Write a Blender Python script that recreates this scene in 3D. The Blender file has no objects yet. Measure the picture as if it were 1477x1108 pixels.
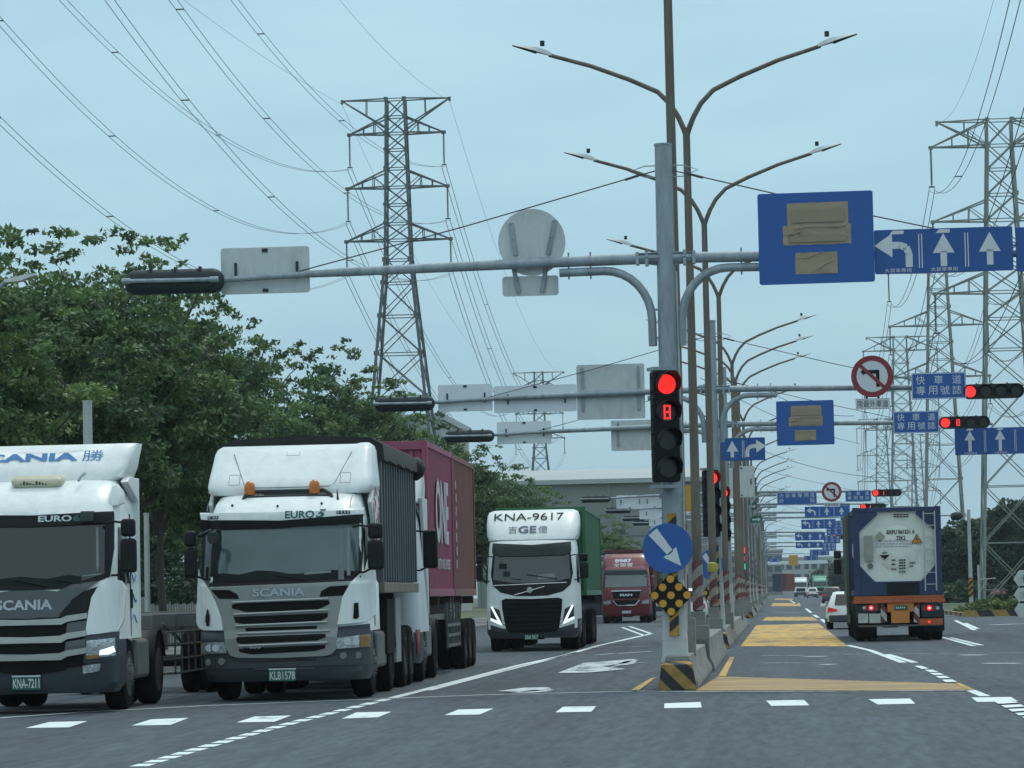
import bpy, bmesh, math, random
import numpy as np
from mathutils import Vector, Matrix, noise
random.seed(7); R = math.radians
C = bpy.context.scene.collection

# ------------------------------------------------------------------ camera
FPX, PCX, PCY, EYE = 5000.0, 738.5, 554.0, 1.52
VPX, VPY, TILT = 1120.0, 850.0, 0.0217
vy = Vector((VPX-PCX, -(VPY-PCY), -FPX)).normalized()
v2 = Vector((VPX-1000-PCX, -(VPY+1000*TILT-PCY), -FPX)).normalized()
vz = vy.cross(v2).normalized()
if vz.y < 0: vz = -vz
vx = vy.cross(vz).normalized()
M_cw = Matrix((vx, vy, vz)).transposed()      # world axes in camera coordinates
M_wc = M_cw.transposed()
CAM = Vector((0, 0, EYE))
cd = bpy.data.cameras.new('camera'); cam = bpy.data.objects.new('camera', cd); C.objects.link(cam)
cam.matrix_world = Matrix.Translation(CAM) @ M_wc.to_4x4()
cd.sensor_fit = 'HORIZONTAL'; cd.sensor_width = 36.0; cd.lens = 36.0*FPX/1477.0
cd.clip_start = 0.5; cd.clip_end = 9000
bpy.context.scene.camera = cam

# ------------------------------------------------------------------ world, sun, exposure
SUN_EL, SUN_ROT = R(62), R(200)
w = bpy.data.worlds.new("World"); bpy.context.scene.world = w; w.use_nodes = True
nt = w.node_tree; nt.nodes.clear()
N = nt.nodes.new; L = nt.links.new
out = N('ShaderNodeOutputWorld'); bg = N('ShaderNodeBackground'); L(bg.outputs[0], out.inputs[0])
sky = N('ShaderNodeTexSky'); sky.sky_type = 'NISHITA'; sky.sun_disc = False
sky.sun_elevation = SUN_EL; sky.sun_rotation = SUN_ROT; sky.air_density = 1.0; sky.dust_density = 1.5
tc = N('ShaderNodeTexCoord'); sep = N('ShaderNodeSeparateXYZ'); L(tc.outputs['Generated'], sep.inputs[0])
# overcast veil: brighter towards the zenith, faint streaky cloud
ramp = N('ShaderNodeValToRGB'); L(sep.outputs['Z'], ramp.inputs[0])
cr = ramp.color_ramp
cr.elements[0].position = 0.0; cr.elements[0].color = (4.2, 6.4, 7.5, 1)
cr.elements[1].position = 1.0; cr.elements[1].color = (11.5, 13.5, 14.5, 1)
e = cr.elements.new(0.04); e.color = (4.05, 6.5, 7.85, 1)
e = cr.elements.new(0.15); e.color = (4.95, 7.87, 9.2, 1)
e = cr.elements.new(0.35); e.color = (6.9, 9.6, 10.8, 1)
mp = N('ShaderNodeMapping'); mp.inputs['Scale'].default_value = (5, 5, 22); L(tc.outputs['Generated'], mp.inputs[0])
nz = N('ShaderNodeTexNoise'); nz.inputs['Scale'].default_value = 1.6; nz.inputs['Detail'].default_value = 6; L(mp.outputs[0], nz.inputs['Vector'])
cr2 = N('ShaderNodeValToRGB'); L(nz.outputs[0], cr2.inputs[0])
cr2.color_ramp.elements[0].position = 0.3; cr2.color_ramp.elements[0].color = (0.94, 0.95, 0.965, 1)
cr2.color_ramp.elements[1].position = 0.75; cr2.color_ramp.elements[1].color = (1.13, 1.08, 1.04, 1)
mul = N('ShaderNodeMix'); mul.data_type = 'RGBA'; mul.blend_type = 'MULTIPLY'; mul.inputs[0].default_value = 1
L(ramp.outputs[0], mul.inputs[6]); L(cr2.outputs[0], mul.inputs[7])
mx = N('ShaderNodeMix'); mx.data_type = 'RGBA'; mx.inputs[0].default_value = 0.85
L(sky.outputs[0], mx.inputs[6]); L(mul.outputs[2], mx.inputs[7])
L(mx.outputs[2], bg.inputs[0]); bg.inputs[1].default_value = 0.095
sd = bpy.data.lights.new('sun', 'SUN'); sd.energy = 1.3; sd.angle = R(12); sd.color = (1.0, 0.96, 0.9)
so = bpy.data.objects.new('sun', sd); C.objects.link(so)
so.rotation_euler = (R(90)-SUN_EL, 0, R(180)-SUN_ROT+R(180))
sc = bpy.context.scene
sc.view_settings.view_transform = 'Standard'; sc.view_settings.look = 'None'
sc.view_settings.exposure = 0.0; sc.view_settings.gamma = 1; sc.view_settings.use_curve_mapping = False
sc.cycles.max_bounces = 5; sc.cycles.diffuse_bounces = 3; sc.cycles.glossy_bounces = 3; sc.cycles.volume_bounces = 0
sc.cycles.transmission_bounces = 3

# ------------------------------------------------------------------ placing: photograph pixel -> point of the world
def ray(px, py):
    return (M_wc @ Vector((px-PCX, -(py-PCY), -FPX))).normalized()
def at(px, py, Y):
    d = ray(px, py); return CAM + d*(Y/d.y)
def gnd(px, py, z=0.0):
    d = ray(px, py); return CAM + d*((z-EYE)/d.z)
def hz(px): return VPY + (VPX-px)*TILT

# ------------------------------------------------------------------ object helpers
def link(o, parent=None):
    C.objects.link(o)
    if parent: o.parent = parent
    return o
def tag(o, label=None, cat=None, group=None, kind=None):
    if label: o['label'] = label
    if cat: o['category'] = cat
    if group: o['group'] = group
    if kind: o['kind'] = kind
    return o
def thing(name, label, cat, loc=(0, 0, 0), rz=0, group=None):
    o = bpy.data.objects.new(name, None); link(o); o.location = loc; o.rotation_euler = (0, 0, rz)
    o.empty_display_size = 0.3
    return tag(o, label, cat, group)
def copy_tree(o, parent=None):
    c = o.copy(); C.objects.link(c); c.parent = parent
    for ch in list(o.children): copy_tree(ch, c)
    return c

SPLIT = {'bracket', 'side_fairing', 'corner_panel', 'headlight_surround', 'air_intake', 'grille_side', 'sill_beam', 'lamp_panel', 'door_handle', 'corner_gusset', 'side_window', 'side_guard', 'air_slot', 'mirror_arm', 'tape_patch', 'wiper', 'pillar_trim', 'reflector'}
class MB:
    def __init__(s): s.v = []; s.f = []; s.m = []; s.s = []
    def add(s, vs, fs, mi=0, sm=False):
        n = len(s.v); s.v += [tuple(v) for v in vs]
        for f in fs: s.f.append(tuple(i+n for i in f)); s.m.append(mi); s.s.append(sm)
        return s
    def box(s, x0, x1, y0, y1, z0, z1, mi=0):
        vs = [(x, y, z) for z in (z0, z1) for y in (y0, y1) for x in (x0, x1)]
        return s.add(vs, [(0, 2, 3, 1), (4, 5, 7, 6), (0, 1, 5, 4), (2, 6, 7, 3), (0, 4, 6, 2), (1, 3, 7, 5)], mi)
    def cbox(s, c, size, rot=None, mi=0):
        hx, hy, hz_ = size[0]/2, size[1]/2, size[2]/2
        vs = [Vector((x, y, z)) for z in (-hz_, hz_) for y in (-hy, hy) for x in (-hx, hx)]
        if rot is not None: vs = [rot @ v for v in vs]
        c = Vector(c)
        return s.add([v+c for v in vs], [(0, 2, 3, 1), (4, 5, 7, 6), (0, 1, 5, 4), (2, 6, 7, 3), (0, 4, 6, 2), (1, 3, 7, 5)], mi)
    def frame_(s, p0, p1):
        d = (Vector(p1)-Vector(p0)); d.normalize()
        up = Vector((0, 0, 1)) if abs(d.z) < 0.95 else Vector((0, 1, 0))
        a = d.cross(up).normalized(); return a, a.cross(d).normalized()
    def cyl(s, p0, p1, r0, r1=None, n=12, mi=0, cap=True, sm=True):
        if r1 is None: r1 = r0
        p0 = Vector(p0); p1 = Vector(p1); a, b = s.frame_(p0, p1)
        vs = []
        for p, r in ((p0, r0), (p1, r1)):
            for i in range(n):
                t = 2*math.pi*i/n; vs.append(p+a*(r*math.cos(t))+b*(r*math.sin(t)))
        s.add(vs, [(i, (i+1) % n, (i+1) % n+n, i+n) for i in range(n)], mi, sm)
        if cap:
            s.add(vs[:n], [tuple(range(n-1, -1, -1))], mi); s.add(vs[n:], [tuple(range(n))], mi)
        return s
    def tube(s, path, r, n=8, mi=0, cap=True):
        path = [Vector(p) for p in path]; k = len(path)
        rs = r if isinstance(r, (list, tuple)) else [r]*k
        prev = None; rings = []
        for i, p in enumerate(path):
            d = (path[min(i+1, k-1)]-path[max(i-1, 0)]).normalized()
            if prev is None:
                up = Vector((0, 0, 1)) if abs(d.z) < 0.95 else Vector((0, 1, 0))
                a = d.cross(up).normalized()
            else: a = (prev-d*prev.dot(d)).normalized()
            prev = a; b = a.cross(d)
            rings.append([p+a*(rs[i]*math.cos(2*math.pi*j/n))+b*(rs[i]*math.sin(2*math.pi*j/n)) for j in range(n)])
        vs = [v for rg in rings for v in rg]
        fs = [(i*n+j, i*n+(j+1) % n, (i+1)*n+(j+1) % n, (i+1)*n+j) for i in range(k-1) for j in range(n)]
        s.add(vs, fs, mi, True)
        if cap: s.add(rings[0], [tuple(range(n))], mi); s.add(rings[-1], [tuple(range(n-1, -1, -1))], mi)
        return s
    def bar(s, p0, p1, w, h=None, mi=0):
        h = h or w; p0 = Vector(p0); p1 = Vector(p1); a, b = s.frame_(p0, p1)
        vs = [p+a*(i*w/2)+b*(j*h/2) for p in (p0, p1) for i, j in ((-1, -1), (1, -1), (1, 1), (-1, 1))]
        return s.add(vs, [(0, 1, 2, 3), (7, 6, 5, 4), (0, 4, 5, 1), (1, 5, 6, 2), (2, 6, 7, 3), (3, 7, 4, 0)], mi)
    def prism(s, poly, a0, a1, axis='y', mi=0, sm=False):
        def P(u, v, t):
            return {'y': (u, t, v), 'x': (t, u, v), 'z': (u, v, t)}[axis]
        n = len(poly); vs = [P(u, v, a0) for u, v in poly]+[P(u, v, a1) for u, v in poly]
        s.add(vs, [tuple(range(n)), tuple(range(2*n-1, n-1, -1))], mi)
        s.add(vs, [(i, i+n, (i+1) % n+n, (i+1) % n) for i in range(n)], mi, sm)
        return s
    def sheet(s, pts, mi=0): return s.add(pts, [tuple(range(len(pts)))], mi)
    def lathe(s, prof, c, ax=(0, 0, 1), n=20, mi=0):
        c = Vector(c); ax = Vector(ax).normalized(); a, b = s.frame_(c, c+ax)
        vs = []
        for r, t in prof:
            for i in range(n):
                q = 2*math.pi*i/n; vs.append(c+ax*t+a*(r*math.cos(q))+b*(r*math.sin(q)))
        k = len(prof)
        s.add(vs, [(i*n+j, i*n+(j+1) % n, (i+1)*n+(j+1) % n, (i+1)*n+j) for i in range(k-1) for j in range(n)], mi, True)
        s.add(vs[:n], [tuple(range(n-1, -1, -1))], mi); s.add(vs[-n:], [tuple(range(n))], mi)
        return s
    def loft(s, rings, mi=0, sm=True, cap=True):
        n = len(rings[0]); vs = [v for r in rings for v in r]; k = len(rings)
        s.add(vs, [(i*n+j, i*n+(j+1) % n, (i+1)*n+(j+1) % n, (i+1)*n+j) for i in range(k-1) for j in range(n)], mi, sm)
        if cap: s.add(rings[0], [tuple(range(n-1, -1, -1))], mi, sm); s.add(rings[-1], [tuple(range(n))], mi, sm)
        return s
    def pieces(s, gap=.012):
        n = len(s.v); par = list(range(n))
        def fd(a):
            while par[a] != a: par[a] = par[par[a]]; a = par[a]
            return a
        for f in s.f:
            for i in f[1:]: par[fd(i)] = fd(f[0])
        isl = {}
        for fi, f in enumerate(s.f): isl.setdefault(fd(f[0]), []).append(fi)
        it = []
        for fl in isl.values():
            vs = [s.v[i] for fi in fl for i in s.f[fi]]
            it.append([[min(v[k] for v in vs)-gap for k in range(3)], [max(v[k] for v in vs)+gap for k in range(3)], fl])
        ch = True
        while ch:
            ch = False
            for i in range(len(it)):
                for j in range(i+1, len(it)):
                    a, c = it[i], it[j]
                    if all(a[0][k] <= c[1][k] and c[0][k] <= a[1][k] for k in range(3)):
                        it[i] = [[min(a[0][k], c[0][k]) for k in range(3)], [max(a[1][k], c[1][k]) for k in range(3)], a[2]+c[2]]; del it[j]; ch = True; break
                if ch: break
        out_ = []
        for _, _, fl in it:
            m_ = MB(); mp_ = {}
            for fi in fl:
                f2 = []
                for i in s.f[fi]:
                    if i not in mp_: mp_[i] = len(m_.v); m_.v.append(s.v[i])
                    f2.append(mp_[i])
                m_.f.append(tuple(f2)); m_.m.append(s.m[fi]); m_.s.append(s.s[fi])
            out_.append(m_)
        return out_
    def build(s, name, mats, parent=None, bevel=0, loc=None, sharp=35, fix=True):
        if parent is not None and name in SPLIT:
            ps = s.pieces()
            if 1 < len(ps) < 12:
                for p_ in ps: o = p_._build(name, mats, parent, bevel, loc, sharp, fix)
                return o
        return s._build(name, mats, parent, bevel, loc, sharp, fix)
    def _build(s, name, mats, parent=None, bevel=0, loc=None, sharp=35, fix=True):
        me = bpy.data.meshes.new(name); me.from_pydata(s.v, [], s.f)
        if not isinstance(mats, (list, tuple)): mats = [mats]
        for m in mats: me.materials.append(m)
        me.polygons.foreach_set('material_index', s.m); me.polygons.foreach_set('use_smooth', s.s)
        if fix:
            bm = bmesh.new(); bm.from_mesh(me); bmesh.ops.remove_doubles(bm, verts=bm.verts, dist=1e-5)
            bmesh.ops.recalc_face_normals(bm, faces=bm.faces); bm.to_mesh(me); bm.free()
        me.set_sharp_from_angle(angle=R(sharp))
        o = bpy.data.objects.new(name, me); link(o, parent)
        if loc is not None: o.location = loc
        if bevel:
            b = o.modifiers.new('bevel', 'BEVEL'); b.width = bevel; b.segments = 2; b.limit_method = 'ANGLE'; b.angle_limit = R(40)
        return o

# ------------------------------------------------------------------ materials
MATS = {}
def mat(name, col, rough=0.6, metal=0.0, var=0.12, scale=3.0, bump=0.0, bscale=40.0, dirt=None, dirt_amt=0.3, coat=0.0, emis=None, estr=1.0, stretch=(1, 1, 1), spec=0.5):
    if name in MATS: return MATS[name]
    m = bpy.data.materials.new(name); m.use_nodes = True; nt = m.node_tree; b = nt.nodes['Principled BSDF']
    N = nt.nodes.new; L = nt.links.new
    b.inputs['Roughness'].default_value = rough; b.inputs['Metallic'].default_value = metal
    b.inputs['Coat Weight'].default_value = coat; b.inputs['Specular IOR Level'].default_value = spec
    col = tuple(col)+(1,) if len(col) == 3 else col
    tcn = N('ShaderNodeTexCoord'); mpn = N('ShaderNodeMapping'); L(tcn.outputs['Object'], mpn.inputs[0]); mpn.inputs['Scale'].default_value = stretch
    n1 = N('ShaderNodeTexNoise'); n1.inputs['Scale'].default_value = scale; n1.inputs['Detail'].default_value = 6; n1.inputs['Roughness'].default_value = 0.6
    L(mpn.outputs[0], n1.inputs['Vector'])
    rp = N('ShaderNodeValToRGB'); L(n1.outputs[0], rp.inputs[0])
    rp.color_ramp.elements[0].position = 0.3; rp.color_ramp.elements[1].position = 0.7
    rp.color_ramp.elements[0].color = tuple(c*(1-var) for c in col[:3])+(1,)
    rp.color_ramp.elements[1].color = tuple(min(1, c*(1+var)) for c in col[:3])+(1,)
    last = rp.outputs[0]
    if dirt:
        n2 = N('ShaderNodeTexNoise'); n2.inputs['Scale'].default_value = scale*0.7; n2.inputs['Detail'].default_value = 9; n2.inputs['Roughness'].default_value = 0.7
        L(mpn.outputs[0], n2.inputs['Vector'])
        r2 = N('ShaderNodeValToRGB'); L(n2.outputs[0], r2.inputs[0])
        r2.color_ramp.elements[0].position = 0.45; r2.color_ramp.elements[0].color = (0, 0, 0, 1)
        r2.color_ramp.elements[1].position = 0.75; r2.color_ramp.elements[1].color = (dirt_amt,)*3+(1,)
        m2 = N('ShaderNodeMix'); m2.data_type = 'RGBA'; L(r2.outputs[0], m2.inputs[0]); L(last, m2.inputs[6]); m2.inputs[7].default_value = tuple(dirt)+(1,)
        last = m2.outputs[2]
    L(last, b.inputs['Base Color'])
    if bump:
        n3 = N('ShaderNodeTexNoise'); n3.inputs['Scale'].default_value = bscale; n3.inputs['Detail'].default_value = 3; L(mpn.outputs[0], n3.inputs['Vector'])
        bp = N('ShaderNodeBump'); bp.inputs['Strength'].default_value = bump; bp.inputs['Distance'].default_value = 0.02
        L(n3.outputs[0], bp.inputs['Height']); L(bp.outputs[0], b.inputs['Normal'])
    if emis:
        b.inputs['Emission Color'].default_value = tuple(emis)+(1,); b.inputs['Emission Strength'].default_value = estr
    MATS[name] = m; return m

galv = mat('galvanised_steel', (0.27, 0.33, 0.36), 0.55, 0.25, 0.15, 4, dirt=(0.13, 0.15, 0.16), dirt_amt=.75, stretch=(2, 2, .4))
galv_l = mat('galvanised_light', (0.42, 0.45, 0.44), 0.6, 0.15, 0.12, 4, dirt=(0.25, 0.26, 0.25))
rust = mat('weathered_brown_pole', (0.15, 0.135, 0.11), 0.75, 0.2, 0.35, 2.5, dirt=(0.10, 0.05, 0.03), dirt_amt=.85, stretch=(2, 2, .25))
tower_m = mat('tower_steel', (0.10, 0.115, 0.12), 0.65, 0.2, 0.15, .4)
tower_l = mat('tower_steel_pale', (0.20, 0.23, 0.21), 0.65, 0.15, 0.15, .4)
wire_m = mat('dark_cable', (0.045, 0.05, 0.055), 0.6)
insul_m = mat('insulator_glaze', (0.06, 0.07, 0.08), 0.35)
signblue = mat('sign_blue', (0.012, 0.085, 0.32), 0.42, 0, .05, 1.5)
signblue_d = mat('sign_blue_deep', (0.010, 0.075, 0.27), 0.42, 0, .05, 1.5)
signwhite = mat('sign_white', (0.55, 0.60, 0.62), 0.45, 0, .05)
signback = mat('sign_back_aluminium', (0.50, 0.55, 0.55), 0.55, 0.1, .08, 2.5, dirt=(.30, .33, .33), dirt_amt=.6, stretch=(2, 2, .8))
signback_w = mat('sign_back_pale', (0.66, 0.72, 0.76), 0.55, 0.05, .05, 3)
signred = mat('sign_red', (0.22, 0.018, 0.03), 0.5, 0, .06)
signgreen = mat('sign_green', (0.010, 0.10, 0.07), 0.5)
blackp = mat('black_housing', (0.009, 0.012, 0.014), 0.6, 0, .2, spec=.15)
blackg = mat('grey_black_housing', (0.022, 0.033, 0.036), 0.55, 0, .2, spec=.25)
tape = mat('brown_packing_tape', (0.31, 0.245, 0.16), 0.42, 0, .07, 2.0, bump=.35, bscale=4, dirt=(.24, .185, .115), dirt_amt=.35, stretch=(1, 1, 1))
yellow = mat('sign_yellow', (0.50, 0.25, 0.015), 0.5, 0, .12, 9)
yellow_d = mat('reflective_amber', (0.52, 0.27, 0.016), 0.35, 0, .15, 30)
blackpaint = mat('black_paint', (0.012, 0.013, 0.014), 0.7, 0, .2, spec=.12)
redpaint = mat('faded_red_paint', (0.17, 0.035, 0.035), 0.7, 0, .25, 5, dirt=(.3, .27, .24), dirt_amt=.4)
whitepaint_old = mat('faded_white_paint', (0.38, 0.36, 0.33), 0.7, 0, .2, 5, dirt=(.16, .14, .12), dirt_amt=.5)
concrete = mat('barrier_concrete', (0.21, 0.215, 0.205), 0.9, 0, .25, 1.2, bump=.3, bscale=30, dirt=(.09, .09, .085), dirt_amt=.8)
lens_off = mat('dark_lens', (0.008, 0.01, 0.012), 0.25)
led_red = mat('red_led', (0.5, 0.01, 0.01), 0.4, emis=(1.0, 0.02, 0.015), estr=2.2)
led_dim = mat('red_led_gap', (0.3, 0.01, 0.01), 0.4, emis=(1.0, 0.02, 0.015), estr=.22)
led_green = mat('green_led', (0.01, 0.4, 0.2), 0.4, emis=(0.02, .85, .5), estr=1.2)
lampwhite = mat('lamp_head_grey', (0.50, 0.53, 0.53), 0.5)

def circ(cx, cz, r, n=32, a0=0, a1=2*math.pi):
    full = abs(a1-a0-2*math.pi) < 1e-6
    k = n if full else n+1
    return [(cx+r*math.cos(a0+(a1-a0)*i/n), cz+r*math.sin(a0+(a1-a0)*i/n)) for i in range(k)]
def rrect(x0, x1, z0, z1, r=.03, n=4):
    out_ = []
    for cx, cz, a in ((x1-r, z1-r, 0), (x0+r, z1-r, 90), (x0+r, z0+r, 180), (x1-r, z0+r, 270)):
        for i in range(n+1):
            t = R(a+90*i/n); out_.append((cx+r*math.cos(t), cz+r*math.sin(t)))
    return out_

def text_verts(txt, fit, ext=0.0, bold=0.0, shear=0.0, spacing=1.0, res=3):
    """flat text mesh fitted into box fit=(x0,x1,z0,z1); returns verts (x,z) list, faces"""
    cu = bpy.data.curves.new('lettering', 'FONT'); cu.body = txt; cu.resolution_u = res; cu.offset = bold; cu.shear = shear
    cu.space_character = spacing; cu.fill_mode = 'FRONT'
    o = bpy.data.objects.new('lettering', cu); C.objects.link(o)
    dg = bpy.context.evaluated_depsgraph_get(); me = bpy.data.meshes.new_from_object(o.evaluated_get(dg))
    vs = [(v.co.x, v.co.y) for v in me.vertices]; fs = [tuple(p.vertices) for p in me.polygons]
    bpy.data.objects.remove(o); bpy.data.curves.remove(cu); bpy.data.meshes.remove(me)
    if not vs: return [], []
    x0 = min(v[0] for v in vs); x1 = max(v[0] for v in vs); z0 = min(v[1] for v in vs); z1 = max(v[1] for v in vs)
    a, b, c, d = fit
    return [(a+(v[0]-x0)/(x1-x0+1e-9)*(b-a), c+(v[1]-z0)/(z1-z0+1e-9)*(d-c)) for v in vs], fs
def add_text(mb, txt, fit, y, mi=0, **k):
    vs, fs = text_verts(txt, fit, **k); mb.add([(x, y, z) for x, z in vs], fs, mi)
def add_poly(mb, poly, y, mi=0, t=0.004): mb.prism(poly, y, y+t, 'y', mi)
# ================================================================== GROUND AND ROAD
def nodes_mat(name):
    m = bpy.data.materials.new(name); m.use_nodes = True
    return m, m.node_tree, m.node_tree.nodes['Principled BSDF'], m.node_tree.nodes.new, m.node_tree.links.new
def asphalt_nodes(nt, N, L):
    """worn asphalt colour in world metres; returns colour socket and fine-noise socket"""
    geo = N('ShaderNodeNewGeometry')
    def nse(scale, detail, sx=1, sy=1, rough=.6):
        mpn = N('ShaderNodeMapping'); mpn.inputs['Scale'].default_value = (sx, sy, 1); L(geo.outputs['Position'], mpn.inputs[0])
        n = N('ShaderNodeTexNoise'); n.inputs['Scale'].default_value = scale; n.inputs['Detail'].default_value = detail; n.inputs['Roughness'].default_value = rough
        L(mpn.outputs[0], n.inputs['Vector']); return n.outputs[0]
    def rmp(s, p0, c0, p1, c1):
        r = N('ShaderNodeValToRGB'); L(s, r.inputs[0]); e = r.color_ramp.elements
        e[0].position = p0; e[0].color = c0+(1,); e[1].position = p1; e[1].color = c1+(1,); return r.outputs[0]
    def mulc(a, b, f=1.0):
        m = N('ShaderNodeMix'); m.data_type = 'RGBA'; m.blend_type = 'MULTIPLY'; m.inputs[0].default_value = f; L(a, m.inputs[6]); L(b, m.inputs[7]); return m.outputs[2]
    base = rmp(nse(.12, 5, 1, .3), .3, (0.044, 0.060, 0.073), .7, (0.064, 0.085, 0.101))
    wear = rmp(nse(.9, 4, 1, .03), .35, (0.80,)*3, .65, (1.14,)*3)            # streaks worn by tyres along the road
    grit = mulc(rmp(nse(9, 3, 1, .10), .32, (0.72,)*3, .68, (1.28,)*3), rmp(nse(3.1, 4, 1, .09), .3, (0.82,)*3, .7, (1.14,)*3))
    blot = mulc(rmp(nse(.55, 8, 1, .12, .7), .52, (1, 1, 1), .75, (0.70, 0.71, 0.72)), rmp(nse(1.5, 3, 1, .012), .56, (1, 1, 1), .66, (0.80, 0.80, 0.81)))
    spots = rmp(nse(4.5, 2, 1, .30), .70, (1, 1, 1), .74, (0.40, 0.42, 0.44))
    return mulc(mulc(mulc(mulc(base, wear), grit), blot), spots), nse(60, 2)
def ground_mats():
    m, nt, b, N, L = nodes_mat('asphalt'); c, f = asphalt_nodes(nt, N, L); L(c, b.inputs['Base Color']); b.inputs['Roughness'].default_value = .82
    b.inputs['Specular IOR Level'].default_value = .35
    bp = N('ShaderNodeBump'); bp.inputs['Strength'].default_value = .5; bp.inputs['Distance'].default_value = .01; L(f, bp.inputs['Height']); L(bp.outputs[0], b.inputs['Normal'])
    def marking(name, col, lo, hi, sx=1.0, sy=.5, scale=2.5, stripes=None):
        m2, nt, b, N, L = nodes_mat(name); c, f = asphalt_nodes(nt, N, L)
        geo = N('ShaderNodeNewGeometry'); mpn = N('ShaderNodeMapping'); mpn.inputs['Scale'].default_value = (sx, sy, 1); L(geo.outputs['Position'], mpn.inputs[0])
        n = N('ShaderNodeTexNoise'); n.inputs['Scale'].default_value = scale; n.inputs['Detail'].default_value = 10; n.inputs['Roughness'].default_value = .75; L(mpn.outputs[0], n.inputs['Vector'])
        r = N('ShaderNodeValToRGB'); L(n.outputs[0], r.inputs[0]); r.color_ramp.elements[0].position = lo; r.color_ramp.elements[1].position = hi
        r.color_ramp.elements[0].color = (0, 0, 0, 1); r.color_ramp.elements[1].color = (1, 1, 1, 1)
        fac = r.outputs[0]
        if stripes:
            wv = N('ShaderNodeTexWave'); wv.inputs['Scale'].default_value = stripes; wv.inputs['Distortion'].default_value = .6; wv.inputs['Detail'].default_value = 3
            mp3 = N('ShaderNodeMapping'); mp3.inputs['Rotation'].default_value = (0, 0, R(52)); L(geo.outputs['Position'], mp3.inputs[0]); L(mp3.outputs[0], wv.inputs[0])
            r3 = N('ShaderNodeValToRGB'); L(wv.outputs['Fac'], r3.inputs[0]); r3.color_ramp.elements[0].position = .35; r3.color_ramp.elements[0].color = (.60,)*3+(1,); r3.color_ramp.elements[1].position = .6
            mm = N('ShaderNodeMath'); mm.operation = 'MULTIPLY'; L(fac, mm.inputs[0]); L(r3.outputs[0], mm.inputs[1]); fac = mm.outputs[0]
        mx = N('ShaderNodeMix'); mx.data_type = 'RGBA'; L(fac, mx.inputs[0]); L(c, mx.inputs[6]); mx.inputs[7].default_value = col+(1,)
        L(mx.outputs[2], b.inputs['Base Color']); b.inputs['Roughness'].default_value = .7
        return m2
    return (m, marking('road_paint_white', (0.62, 0.70, 0.69), .30, .44, 1, .3), marking('road_paint_worn', (0.52, 0.59, 0.60), .38, .55, 1, .2, 2.2),
            marking('road_paint_yellow', (0.52, 0.31, 0.055), .30, .54, 1, .12, 1.6),
            marking('road_paint_yellow_faded', (0.47, 0.29, 0.07), .24, .60, .3, 1.0, 1.3, 2.2))
ASP, PW, PWORN, PY, PYF = ground_mats()
earth = mat('earth_and_grass', (0.06, 0.085, 0.035), 0.95, 0, .35, .35, dirt=(.10, .095, .07), dirt_amt=.6)
paving = mat('pavement_slabs', (0.17, 0.175, 0.17), 0.9, 0, .2, .8, dirt=(.08, .08, .075), dirt_amt=.6)
b = MB(); b.sheet([(-850, -50, -.02), (850, -50, -.02), (850, 1950, -.02), (-850, 1950, -.02)]); tag(b.build('ground', earth), kind='structure')
b = MB(); b.sheet([(-13.6, -49, 0), (26, -49, 0), (26, 166, 0), (9.2, 168, 0), (9.2, 1940, 0), (-13.6, 1940, 0)])
tag(b.build('road', ASP), kind='structure')
b = MB(); b.box(-18.5, -13.6, -20, 700, -.1, .15); tag(b.build('pavement', paving), kind='structure')
kerbm = mat('kerb_stone', (0.30, 0.30, 0.28), .85, 0, .2, 2)

def mark(name, polys, m, z=.004):
    b = MB()
    for p in polys:
        pts = [gnd(x, y) for x, y in p]; b.sheet([(q.x, q.y, z) for q in pts])
    return tag(b.build(name, m), kind='structure')
def stroke(pts, wid, z=.004):
    """painted line of real width along ground points given in photo pixels"""
    P = [gnd(x, y) for x, y in pts]; quads = []
    for a, c in zip(P[:-1], P[1:]):
        d = (c-a); d.z = 0; d.normalize(); n = Vector((-d.y, d.x, 0))*wid/2
        quads.append([(a+n), (a-n), (c-n), (c+n)])
    return quads
def mark_lines(name, lines, m, z=.004):
    b = MB()
    for pts, wid in lines:
        for i, q in enumerate(stroke(pts, wid)): b.sheet([(p.x, p.y, z) for p in q])
    return tag(b.build(name, m, fix=False), kind='structure')
cross = [[(37, 1050.5), (99.5, 1049.6), (126, 1040.6), (71, 1042)], [(189.6, 1047), (246, 1046), (272, 1036), (218, 1038)],
         [(341, 1042.5), (396, 1041.5), (420, 1032.5), (367, 1034)], [(493, 1037), (545, 1035), (565, 1027), (514, 1028)],
         [(641, 1032), (692, 1031), (712, 1022.5), (661, 1024)], [(801, 1028), (853, 1027), (860, 1019), (812, 1020)],
         [(958, 1022), (1012, 1021), (1010.6, 1013), (958.4, 1015)], [(1112.4, 1018.6), (1167.4, 1017.8), (1159.7, 1010), (1105, 1011)],
         [(1266, 1016.6), (1320, 1015.4), (1312.5, 1008), (1252.7, 1009)], [(1409.5, 1013), (1469, 1012), (1458, 1005.7), (1401, 1006.5)],
         [(-120, 1055), (-62, 1054), (-34, 1045), (-88, 1046)], [(1560, 1009), (1622, 1008), (1606, 1001), (1548, 1002)]]
mark('crossing_marking', cross, PW)
mark_lines('stop_line', [([(-60, 1040), (120, 1027.5), (300, 1018), (559, 1008), (700, 1002.5), (915, 997.3)], .13)], PW)
mark_lines('worn_stop_line', [([(915, 997.3), (1000, 998.4), (1200, 997.8), (1398, 996.8)], .16)], PWORN, .008)
dots = []
for i in range(19):
    t = i/19; a = (200+364*t, 1106-98.5*t-3*math.sin(t*math.pi)); t2 = t+.036; c = (200+364*t2, 1106-98.5*t2-3*math.sin(t2*math.pi)); dots.append(([a, c], .18))
mark_lines('dotted_lane_line', dots, PW)
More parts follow.
